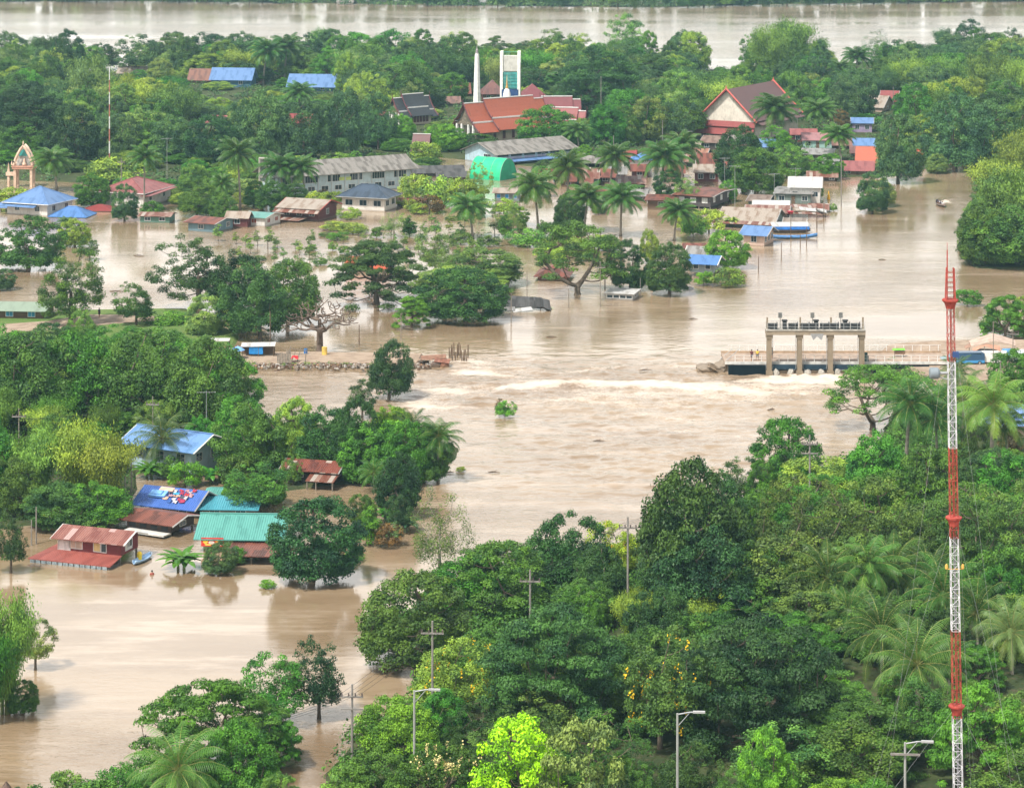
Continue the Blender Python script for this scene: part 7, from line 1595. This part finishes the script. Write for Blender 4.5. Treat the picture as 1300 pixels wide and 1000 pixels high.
 ('umbrella_tree',478,386,122,86,'dark'), ('dense_tree',612,362,118,50,'olive'), ('dense_tree',592,406,112,70,'dark'), ('umbrella_tree',585,372,120,40,'yg'), ('umbrella_tree',523,416,48,42,'green'), ('ragged_tree',553,352,46,64,'pale'), ('ragged_tree',645,358,34,36,'mid'), 
 ('spreading_tree',733,374,118,96,'mid'), ('dense_tree',800,368,56,66,'dark'), ('dense_tree',850,374,64,68,'dark'), ('broadleaf_tree',826,335,32,45,'yg'), ('dense_tree',921,340,56,50,'bright'), ('bush',925,363,46,26,'ltg'), ('bush',893,362,24,18,'bright'), ('slender_tree',768,366,26,40,'mid'),
 ('coconut_palm',305,266,44,86,'mid'), ('coconut_palm',360,256,50,58,'mid'), ('coconut_palm',388,256,42,56,'mid'), ('coconut_palm',286,268,28,46,'mid'), ('coconut_palm',183,268,36,80,'mid'), ('coconut_palm',72,242,46,44,'mid'), ('coconut_palm',600,303,46,56,'mid'), ('coconut_palm',683,290,50,72,'mid'),
 ('coconut_palm',720,268,48,72,'mid'), ('coconut_palm',742,296,48,60,'mid'), ('coconut_palm',774,244,44,60,'mid'), ('coconut_palm',788,300,48,66,'mid'), ('coconut_palm',838,254,56,72,'mid'), ('coconut_palm',866,238,46,66,'mid'), ('coconut_palm',856,306,42,52,'mid'), ('coconut_palm',977,188,54,66,'mid'), ('coconut_palm',1046,176,40,48,'mid'),
 ('coconut_palm',1086,104,36,42,'mid'), ('coconut_palm',334,108,40,56,'mid'), ('coconut_palm',361,106,40,58,'mid'), ('fan_palm',708,140,30,46,'mid'), ('coconut_palm',1067,206,40,44,'green'), ('coconut_palm',820,150,36,40,'mid'), ('coconut_palm',380,150,36,44,'mid'), ('coconut_palm',1072,112,30,32,'mid'), ('coconut_palm',735,195,34,36,'mid'), ('coconut_palm',85,300,20,16,'mid'),
 ('airy_tree',603,262,40,56,'yg'), ('dense_tree',158,280,42,48,'blu'), ('dense_tree',118,262,50,44,'green'), ('bush',193,272,30,18,'green'), ('bush',15,258,50,20,'yg'), ('dense_tree',246,250,42,44,'ltg'), ('broadleaf_tree',250,275,60,44,'mid'), ('bush',262,272,26,20,'green'), 
 ('dense_tree',1107,270,52,54,'blu'), ('dense_tree',1120,262,40,36,'pale'), ('dense_tree',1140,232,62,88,'blu'), ('dense_tree',1212,216,92,98,'blu'), ('dense_tree',1190,220,32,26,'pale'), ('broadleaf_tree',1290,336,110,80,'mid'), ('dense_tree',1250,336,76,76,'mid'), ('bamboo_clump',1290,300,110,95,'ltg'), ('bamboo_clump',1262,265,80,70,'yg'), ('bamboo_clump',1300,240,80,80,'yg'),
 ('bush',1228,388,32,22,'green'), ('umbrella_tree',1276,432,60,60,'green'), ('bush',1262,425,40,30,'ltg'), ('dense_tree',1300,425,40,50,'yg'), ('dense_tree',943,238,66,80,'dark'), ('dense_tree',905+55,245,70,60,'mid'), ('dense_tree',1000,225,60,42,'ltg'), ('dense_tree',925,256,26,28,'bright'), ('dense_tree',1050,228,40,34,'green'), ('ragged_tree',990,195,44,36,'bright'), ('ragged_tree',875,262,32,36,'pale'),
 ('dense_tree',1066,170,32,32,'brown'), ('dense_tree',698,190,86,58,'green'), ('dense_tree',740,180,30,30,'ltg'), ('dense_tree',795,185,50,52,'mid'), ('dense_tree',770,186,50,56,'green'), ('dense_tree',560,192,50,36,'bright'), ('bush',540,205,44,26,'yg'), ('dense_tree',580,190,36,28,'bright'), ('dense_tree',510,182,40,38,'bright'), ('ragged_tree',480,190,40,50,'blu'),
 ('bush',505,262,30,20,'yg'), ('bush',530,255,40,34,'yg'), ('bush',560,258,50,36,'yg'), ('bush',585,262,40,36,'yg'), ('bush',545,270,40,24,'brown'), ('bush',600,276,36,24,'yg'), ('bush',525,268,24,16,'yg'), ('bush',448,295,44,13,'yg'), ('bush',424,292,34,13,'yg'), ('bush',428,304,30,10,'green'), ('bush',445,278,30,16,'yg'), ('bush',532,272,22,14,'yg'), ('bush',562,262,20,10,'green'),
 ('hedge_column',520,300,20,26,'mid'), ('slender_tree',500,302,32,34,'pale'), ('bush',478,302,16,14,'mid'), ('sapling',553,302,14,26,'green'), ('sapling',538,300,10,20,'ltg'), ('hedge_column',642,302,20,32,'mid'), ('hedge_column',662,298,14,28,'mid'), ('sapling',628,300,18,28,'pale'), ('slender_tree',652,300,24,30,'pale'),
 ('sapling',327,312,12,20,'ltg'), ('sapling',340,316,16,28,'ltg'), ('sapling',352,314,12,14,'ltg'), ('sapling',393,330,12,28,'ltg'), ('bush',407,336,20,10,'olive'), ('bush',437,322,14,10,'ltg'), ('bush',422,318,12,12,'ltg'), ('sapling',375,316,10,12,'ltg'), ('sapling',300,310,10,16,'yg'), ('sapling',312,312,12,16,'ltg'), ('sapling',600,330,20,28,'ltg'), ('slender_tree',562,356,30,40,'pale'), ('sapling',277,306,14,22,'ltg'), ('bush',585,310,26,16,'olive'), ('bush',620,312,30,14,'olive'),
 ('bush',900,295,44,30,'yg'), ('bush',880,300,34,28,'green'), ('banana_plant',930,288,18,22,'yg'), ('bush',868,292,24,18,'yg'), ('bush',1014,240,24,14,'green'), ('bush',1038,252,14,18,'green'), ('bush',1058,268,10,10,'ltg'),
 ('bush',700,232,60,22,'green'), ('dense_tree',690,228,30,26,'dark'), ('dense_tree',742,205,24,22,'bright'), ('dense_tree',722,290,40,50,'mid'), ('dense_tree',760,272,20,18,'mid'), ('bush',670,312,50,24,'ltg'), ('bush',720,320,60,22,'ltg'), ('bush',760,316,40,20,'yg'), ('bush',700,300,40,20,'mid'),
 # island backdrop, individually recognisable
 ('great_tree',35,195,105,92,'dkg'), ('ragged_tree',85,130,46,84,'dkg'), ('dense_tree',82,95,46,58,'dkg'), ('ragged_tree',172,96,56,52,'blu'), ('broadleaf_tree',255,90,66,50,'dkg'), ('broadleaf_tree',300,92,60,52,'blu'), ('ragged_tree',400,95,40,52,'dkg'), ('dense_tree',868,90,56,52,'blu'), ('ragged_tree',795,80,52,62,'ltg'), ('ragged_tree',710,92,60,54,'ltg'),
 ('great_tree',760,150,110,92,'dark'), ('dense_tree',800,175,80,62,'green'), ('dense_tree',545,118,46,60,'blu'), ('broadleaf_tree',565,108,66,64,'dark'), ('bamboo_clump',1000,100,70,80,'ltg'), ('bamboo_clump',975,108,60,80,'ltg'), ('bamboo_clump',1030,100,50,56,'mid'), ('slender_tree',1114,92,40,54,'blu'), ('ragged_tree',1225,80,50,56,'dkg'), ('ragged_tree',1285,84,30,48,'dkg'), ('bamboo_clump',1200,130,66,64,'ltg'), ('bamboo_clump',1255,140,66,76,'ltg'), ('bamboo_clump',1300,150,60,80,'ltg'), ('bamboo_clump',1160,130,60,60,'yg'),
 ('dense_tree',1260,205,80,80,'blu'), ('dense_tree',1300,205,60,80,'ltg'), ('dense_tree',1165,175,70,70,'green'), ('dense_tree',1200,165,60,60,'mid'), ('bamboo_clump',115,150,70,84,'pale'), ('bamboo_clump',145,170,60,70,'pale'), ('bamboo_clump',185,165,66,66,'yg'), ('bamboo_clump',225,175,66,72,'olive'), ('bamboo_clump',165,150,50,60,'yg'),
 ('dense_tree',95,205,70,72,'dkg'), ('dense_tree',150,205,70,62,'blu'), ('umbrella_tree',180,205,60,40,'ltg'), ('dense_tree',215,205,60,60,'blu'), ('dense_tree',270,210,70,66,'dkg'), ('broadleaf_tree',340,205,70,92,'blu'), ('broadleaf_tree',385,205,70,80,'blu'), ('broadleaf_tree',430,200,76,90,'blu'), ('bush',140,232,70,34,'yg'), ('broadleaf_tree',470,185,60,70,'blu'), ('dense_tree',300,200,50,70,'blu'),
 ('bamboo_clump',450,120,60,56,'ltg'), ('umbrella_tree',490,128,90,50,'mid'), ('dense_tree',530,100,50,50,'mid'), ('dense_tree',570,130,50,38,'green'), ('dense_tree',1040,130,60,60,'blu'), ('dense_tree',1080,150,66,66,'blu'), ('dense_tree',1010,150,50,60,'mid'), ('ragged_tree',862,182,46,60,'blu'), ('bush',866,196,34,20,'green'),
]:
    T(*a[:6])
for i_, (x_, y_) in enumerate(((455,300),(462,306),(490,292),(497,298),(510,288),(548,284),(575,280),(590,288),(608,284),(625,276),(640,284),(655,276),(570,296),(530,310),(545,322),(580,330),(600,318),(436,310),(412,300),(395,312),(380,324),(350,322),(330,330),(318,322),(305,330),(470,328),(455,336),(500,318),(515,330),(665,300),(676,306),(690,300))):
    T(('sapling','sapling','bush','sapling')[i_ % 4], x_, y_, (10,9,18,11)[i_ % 4], (18,13,6,21)[i_ % 4], ('yg','ltg','olive','pale')[(i_*3) % 4])
# scattered filling trees of the woods
rf = random.Random(12)
KEEP += [(106, 150, 30, 93), (1062, 1108, 40, 84), (905, 935, 50, 84)]      # gaps in the island wood where the far river shows
def covers(px, py, w, h):
    x0, x1, y0, y1 = px-w/2, px+w/2, py-h, py+w*.08
    for (a_, b_, c_, d_) in KEEP:
        if py > d_-1 and not (h < 12) and x1 > a_+2 and x0 < b_-2 and y0 < d_-2 and y1 > c_ and (min(x1, b_)-max(x0, a_)) > .12*(b_-a_): return True
    return False
def fill(poly, step, kinds, tones, wr_, hr_, tries=1):
    ys = [p[1] for p in poly]; xs = [p[0] for p in poly]; n = 0
    y = max(ys)
    while y > min(ys):
        s_ = S(y); k = (y+200)/FPX; dx = step*s_; x = max(min(xs), -60)+rf.uniform(0, dx)
        while x < min(max(xs), 1360):
            qx, qy = x+rf.uniform(-.3, .3)*dx, y+rf.uniform(-.35, .35)*step*s_*k
            x += dx
            if not inside(qx, qy, poly): continue
            w, h = rf.uniform(*wr_)*s_, rf.uniform(*hr_)*s_
            if covers(qx, qy, w, h): continue
            g = P(qx, qy)
            if any((g.x-f[0])**2+(g.y-f[1])**2 < (f[2]+1.5)**2 for f in FOOT): continue
            if any((g.x-t['o'].location.x)**2+(g.y-t['o'].location.y)**2 < (2.6+.18*t['w']/S(t['py']))**2 for t in TREES): continue
            T(rf.choice(kinds), qx, qy, w, h, rf.choice(tones)); n += 1
        y -= step*s_*k
    return n
print('fill island', fill([(-50,205),(-50,84),(230,86),(480,82),(620,90),(800,84),(900,86),(1060,92),(1110,90),(1180,80),(1360,78),(1360,200),(1130,200),(1000,190),(860,180),(600,182),(340,190),(230,205)], 11.5, ['broadleaf_tree','dense_tree','dense_tree','ragged_tree','bamboo_clump','umbrella_tree'], ['blu','blu','dark','mid','ltg','mid','pale','yg','green'], (8, 18), (7.5, 15)))
print('fill low', fill([(-50,212),(-50,100),(230,95),(480,92),(620,100),(800,100),(900,100),(1060,100),(1180,96),(1360,92),(1360,200),(1130,205),(1000,190),(860,185),(600,185),(340,205),(230,225)], 13.5, ['dense_tree','broadleaf_tree','broadleaf_tree'], ['blu','mid','ltg','yg','green','dark'], (9, 14), (3, 5.2)))
print('fill compound', fill([(110,240),(230,215),(340,208),(560,205),(560,240),(500,250),(430,235),(345,262),(235,262)], 6.5, ['bush','dense_tree','bush'], ['yg','ltg','green','pale','mid'], (4, 8), (1.6, 3.6)))
print('fill near', fill([(1345,1150),(470,1150),(440,1010),(500,930),(560,870),(560,800),(700,740),(800,730),(860,700),(1000,660),(1120,640),(1345,620)], 7.6, ['broadleaf_tree','dense_tree','broadleaf_tree','airy_tree','ragged_tree'], ['mid','dark','green','olive','mid','ltg'], (7, 11), (6, 9)))
print('fill left', fill([(-50,660),(120,650),(170,590),(290,590),(300,520),(170,440),(-50,450)], 8.0, ['broadleaf_tree','dense_tree','bamboo_clump','bush'], ['mid','green','ltg'], (5, 8), (6, 8)))
print('fill bank', fill([(1245,338),(1225,325),(1260,250),(1300,205),(1400,200),(1400,340)], 8.0, ['dense_tree','broadleaf_tree'], ['mid','blu','ltg'], (7, 11), (6, 9)))
x = -20
while x < 1340:      # the far bank shows only the feet of its trees
    yb = np.interp(x, [0, 150, 330, 560, 830, 960, 1150, 1300], [2, 3, 4, 7, 10, 8, 4, 2]); w = rf.uniform(24, 44)
    T(rf.choice(['dense_tree','dense_tree','broadleaf_tree','bamboo_clump']), x, yb+rf.uniform(-1.5, 1), w, rf.uniform(24, 38), rf.choice(['blu','dark','blu','ltg'])); x += w*rf.uniform(.6, .85)
for i, (a_, b_, y_) in enumerate(((428, 448, 9), (462, 510, 7), (538, 575, 9), (590, 625, 9))):
    H(('pale wall of the leftmost far bank house', 'long low white wall on the far bank left of the white obelisk', 'pale far bank building directly above the dark temple', 'pinkish white far bank building above the white obelisk')[i], 'house', a_, b_, y_-3, 3, 4, GREY if i % 2 else ASB, wWHITE if i < 3 else wPEACH, 'gx', 0, depth=6, over=.5, wf=0, wsd=0)
# undergrowth nobody could count
def undergrowth(name, label, poly, n, r, ls, tone, seed, z=0.3):
    rs = np.random.RandomState(seed); xs = [p[0] for p in poly]; ys = [p[1] for p in poly]; Pp, Rr = [], []
    W = [P(*p) for p in poly]; x0, x1, y0, y1 = min(p.x for p in W), max(p.x for p in W), min(p.y for p in W), max(p.y for p in W); wp = [(p.x, p.y) for p in W]; k = 0
    while len(Pp) < n and k < n*12:
        k += 1; x, y = rs.uniform(x0, x1), rs.uniform(y0, y1)
        if not inside(x, y, wp): continue
        if any((x-f[0])**2+(y-f[1])**2 < f[2]**2 for f in FOOT): continue
        Pp.append(np.array([x, y, z+rs.uniform(-.2, .5)])); Rr.append(r*rs.uniform(.5, 1.3))
    C, N, Tn = puff_leaves(Pp, Rr, rs, .8, .8, -.1, ls); me = leaves_mesh(name, C, N, ls, Tn, rs)
    o = link(name, me); o.color = TONES[tone]+(1,); tag(o, label, 'undergrowth', None, 'stuff')
undergrowth('undergrowth', 'low green undergrowth on the floor of the near wood', FOREST_NEAR[2:], 1500, 1.3, .36, 'mid', 1)
undergrowth('undergrowth', 'low green undergrowth under the left wood', FOREST_LEFT, 900, 1.2, .36, 'mid', 2)
undergrowth('undergrowth', 'low green undergrowth under the island trees', ISLAND, 3000, 1.7, .7, 'blu', 3)
undergrowth('undergrowth', 'low green undergrowth on the right bank and road verge', [(1120,462),(1130,500),(1200,520),(1330,515),(1330,500),(1210,508),(1165,482)], 260, .7, .25, 'ltg', 4, 1.0)
undergrowth('undergrowth', 'low weeds under the trees of the right river bank', RIGHTBANK, 300, 1.5, .4, 'mid', 5)
undergrowth('undergrowth', 'weeds growing along the causeway and the grass bank', [(255,464),(300,469),(400,468),(520,467),(400,465),(300,464)], 90, .35, .16, 'ltg', 6, .25)
undergrowth('water_weeds', 'thin weeds poking out of the shallow flood in the centre', [(370,330),(400,340),(425,332),(420,322),(380,322)], 60, .5, .25, 'olive', 7, 0)
undergrowth('water_weeds', 'thin weeds between young trees in the flooded field', [(480,302),(690,312),(690,300),(500,290)], 140, .5, .25, 'olive', 8, 0)

undergrowth('undergrowth', 'dense low growth along the waterline of the far bank', [(-100,4),(150,3),(330,5),(560,9),(830,12),(960,8),(1150,5),(1400,2),(1400,-4),(830,2),(330,-2),(-100,-3)], 900, 2.6, .9, 'blu', 9, 0.8)
# ---------------------------------------------------------------- labels that single each tree out
LM = [('the arch shrine',30,210),('the far left blue roof',50,250),('the broad red hipped roof',170,245),('the thin striped aerial',139,150),('the bright blue long roof',292,98),('the pale blue long roof',395,105),('the dark temple roof',521,130),('the white obelisk',605,95),
      ('the white tower',648,90),('the orange temple',640,150),('the big cream gabled hall',950,140),('the lavender panelled school',680,195),('the green net tunnel',625,215),('the brown roofed school',430,215),('the square white house',468,250),('the village huts',760,230),('the long stilt house',890,255),
      ('the white roofed tall building',1022,240),('the orange roof',1100,200),('the distant patched roof',1115,128),('the motor boat',1193,255),('the cream riverside house',960,300),('the blue porch house',890,335),('the lone white shed',790,375),('the collapsed roof',658,385),('the brick red house',700,348),
      ('the dead tree',406,415),('the causeway',450,460),('the causeway stalls',300,442),('the left grass bank',150,400),('the weir piers',1035,450),('the bridge head vehicles',1245,455),('the mast top',1206,350),('the two storey blue house',225,575),('the laundry roof',220,630),('the red wooden house',115,695),
      ('the lime green house',305,675),('the dark stilt house',400,600),('the mast drum antenna',1187,473),('the upper mast collar',1208,660),('the lower mast collar',1214,895),('the flooded power pole',447,915),('the yellow flowered power pole',549,815),('the power pole over the dark crowns',673,745),('the pole by the yellow bloom',797,690),('the river side power pole',1028,590),
      ('the left street lamp',526,915),('the middle street lamp',860,950),('the right lamp pole',1149,970),('the bottom left corner',20,985),('the lower left water edge',60,850),('the far river bank left end',150,6),('the far river bank middle',650,6),('the far river bank right end',1150,4),('the green islet in the rapids',640,540),('the left edge wood poles',110,530),('the flooded field',480,300),('the right channel mouth',1100,240),('the bare right shore',1240,380),('the mid river',800,560)]
TN = dict(dark='dark green', mid='medium green', green='rich green', bright='bright green', lime='vivid lime green', olive='dull olive', yg='yellow green', blu='bluish green', dkg='very dark green', pale='pale grey green', brown='dry brown', yel='yellow tinted', ltg='light green')
KN = dict(shrub='rounded low tree', broadleaf_tree='leafy tree', dense_tree='dense round tree', airy_tree='airy tree', ragged_tree='ragged tree', tufted_tree='tufted cauliflower crowned tree', flowering_tree='yellow flowering tree', flowering_bush='bush with cream flowers', slender_tree='slender tree', bush='bush', hedge_column='columnar shrub',
          sapling='thin sapling', umbrella_tree='flat topped tree', spreading_tree='spreading tree with visible limbs', great_tree='huge layered tree', bamboo_clump='feathery bamboo clump', coconut_palm='coconut palm', fan_palm='fan palm', banana_plant='banana plant', bare_tree='leafless tree')
CT = dict(shrub='shrub', bush='bush', flowering_bush='bush', hedge_column='shrub', sapling='sapling', bamboo_clump='bamboo', coconut_palm='palm', fan_palm='palm', banana_plant='banana plant')
GR = dict(shrub='low rounded trees', coconut_palm='coconut palms', bamboo_clump='bamboo clumps', bush='bushes', sapling='saplings in the flood', banana_plant='banana plants')
def zone(t):
    if t['py'] < 20: return 'on the far bank'
    if t['py'] < 235: return 'of the island'
    if t['py'] < 440: return 'standing in the flood' if t['px'] < 1200 else 'of the right bank'
    if t['px'] < 600: return 'of the left hamlet' if t['py'] < 760 else 'of the lower left corner'
    return 'of the near wood'
groups = {}
for t in TREES:
    cx, cy = t['px'], t['py']-t['h']*.5
    ds = sorted((((cx-x)**2+((cy-y)*1.5)**2)**.5, n, x, y) for n, x, y in LM)
    t['cand'] = []
    for d_, n, x, y in ds[:4]:
        dx, dy = cx-x, t['py']-y
        if abs(dx) > abs(dy)*1.1: rel = ('just ' if abs(dx) < 34 else ('well ' if abs(dx) > 95 else ''))+('right of' if dx > 0 else 'left of')
        else: rel = ('in front of' if abs(dy) < 34 else 'well in front of') if dy > 0 else ('behind' if abs(dy) < 34 else 'well behind')
        t['cand'].append('%s %s' % (rel, n))
    sz = t['h']/S(t['py']); t['size'] = '' if t['kind'] == 'shrub' else 'tall ' if sz > 11 else ('low ' if sz < 3 and t['kind'] not in ('bush', 'sapling') else '')
used = set()
for t in TREES:
    base = '%s%s %s' % (t['size'], TN[t['tone']], KN[t['kind']]); ok = None
    for c in t['cand']:
        l = base+' '+c
        if l not in used and len(l.split()) <= 16: ok = l; break
    t['lab'] = ok
    if ok: used.add(ok)
left = [t for t in TREES if not t['lab']]
for t in left:
    base = '%s%s %s' % (t['size'], TN[t['tone']], KN[t['kind']]); near = min((u for u in TREES if u is not t and u['lab']), key=lambda u: (u['px']-t['px'])**2+(1.5*(u['py']-t['py']))**2)
    rel = 'left of' if t['px'] < near['px'] else 'right of'; c = t['cand'][0]
    for l in ('%s %s a %s, %s' % (base, rel, KN[near['kind']].split()[-1], c), '%s half hidden %s a %s, %s' % (base, rel, KN[near['kind']].split()[-1], t['cand'][1]), 'second '+base+' '+c, 'furthest back '+base+' '+c, 'third '+base+' '+c, 'fourth '+base+' '+c, 'fifth '+base+' '+c):
        if l not in used and len(l.split()) <= 16: break
    t['lab'] = l; used.add(l)
for t in TREES:
    if t['label']: t['lab'] = t['label']
    o = t['o']; o['label'] = t['lab']; o['category'] = CT.get(t['kind'], 'tree'); o['group'] = '%s %s' % (GR.get(t['kind'], 'trees'), zone(t))
seen = {}
for o in bpy.data.objects:
    if o.parent is None and 'group' in o: seen.setdefault(o['group'], []).append(o)
for g, L in seen.items():
    if len(L) == 1: del L[0]['group']
# ---------------------------------------------------------------- haze over the flood plain
HAZE = True
if HAZE:
    hm = bpy.data.materials.new('haze'); hm.use_nodes = True; hn = hm.node_tree.nodes; hn.remove(hn['Principled BSDF'])
    pv = hn.new('ShaderNodeVolumePrincipled'); pv.inputs['Color'].default_value = (0.50, 0.86, 1.0, 1); pv.inputs['Density'].default_value = 0.00009; pv.inputs['Anisotropy'].default_value = 0.2
    hm.node_tree.links.new(pv.outputs[0], hn['Material Output'].inputs['Volume'])
    m = MB(); m.box(-3100, 3100, -40, 4300, -2.0, 96); o = m.build('haze', hm); o['kind'] = 'stuff'; o['label'] = 'thin pale haze over the flooded plain'; o['category'] = 'haze'
print('objects', len(bpy.data.objects), 'trees', len(TREES))
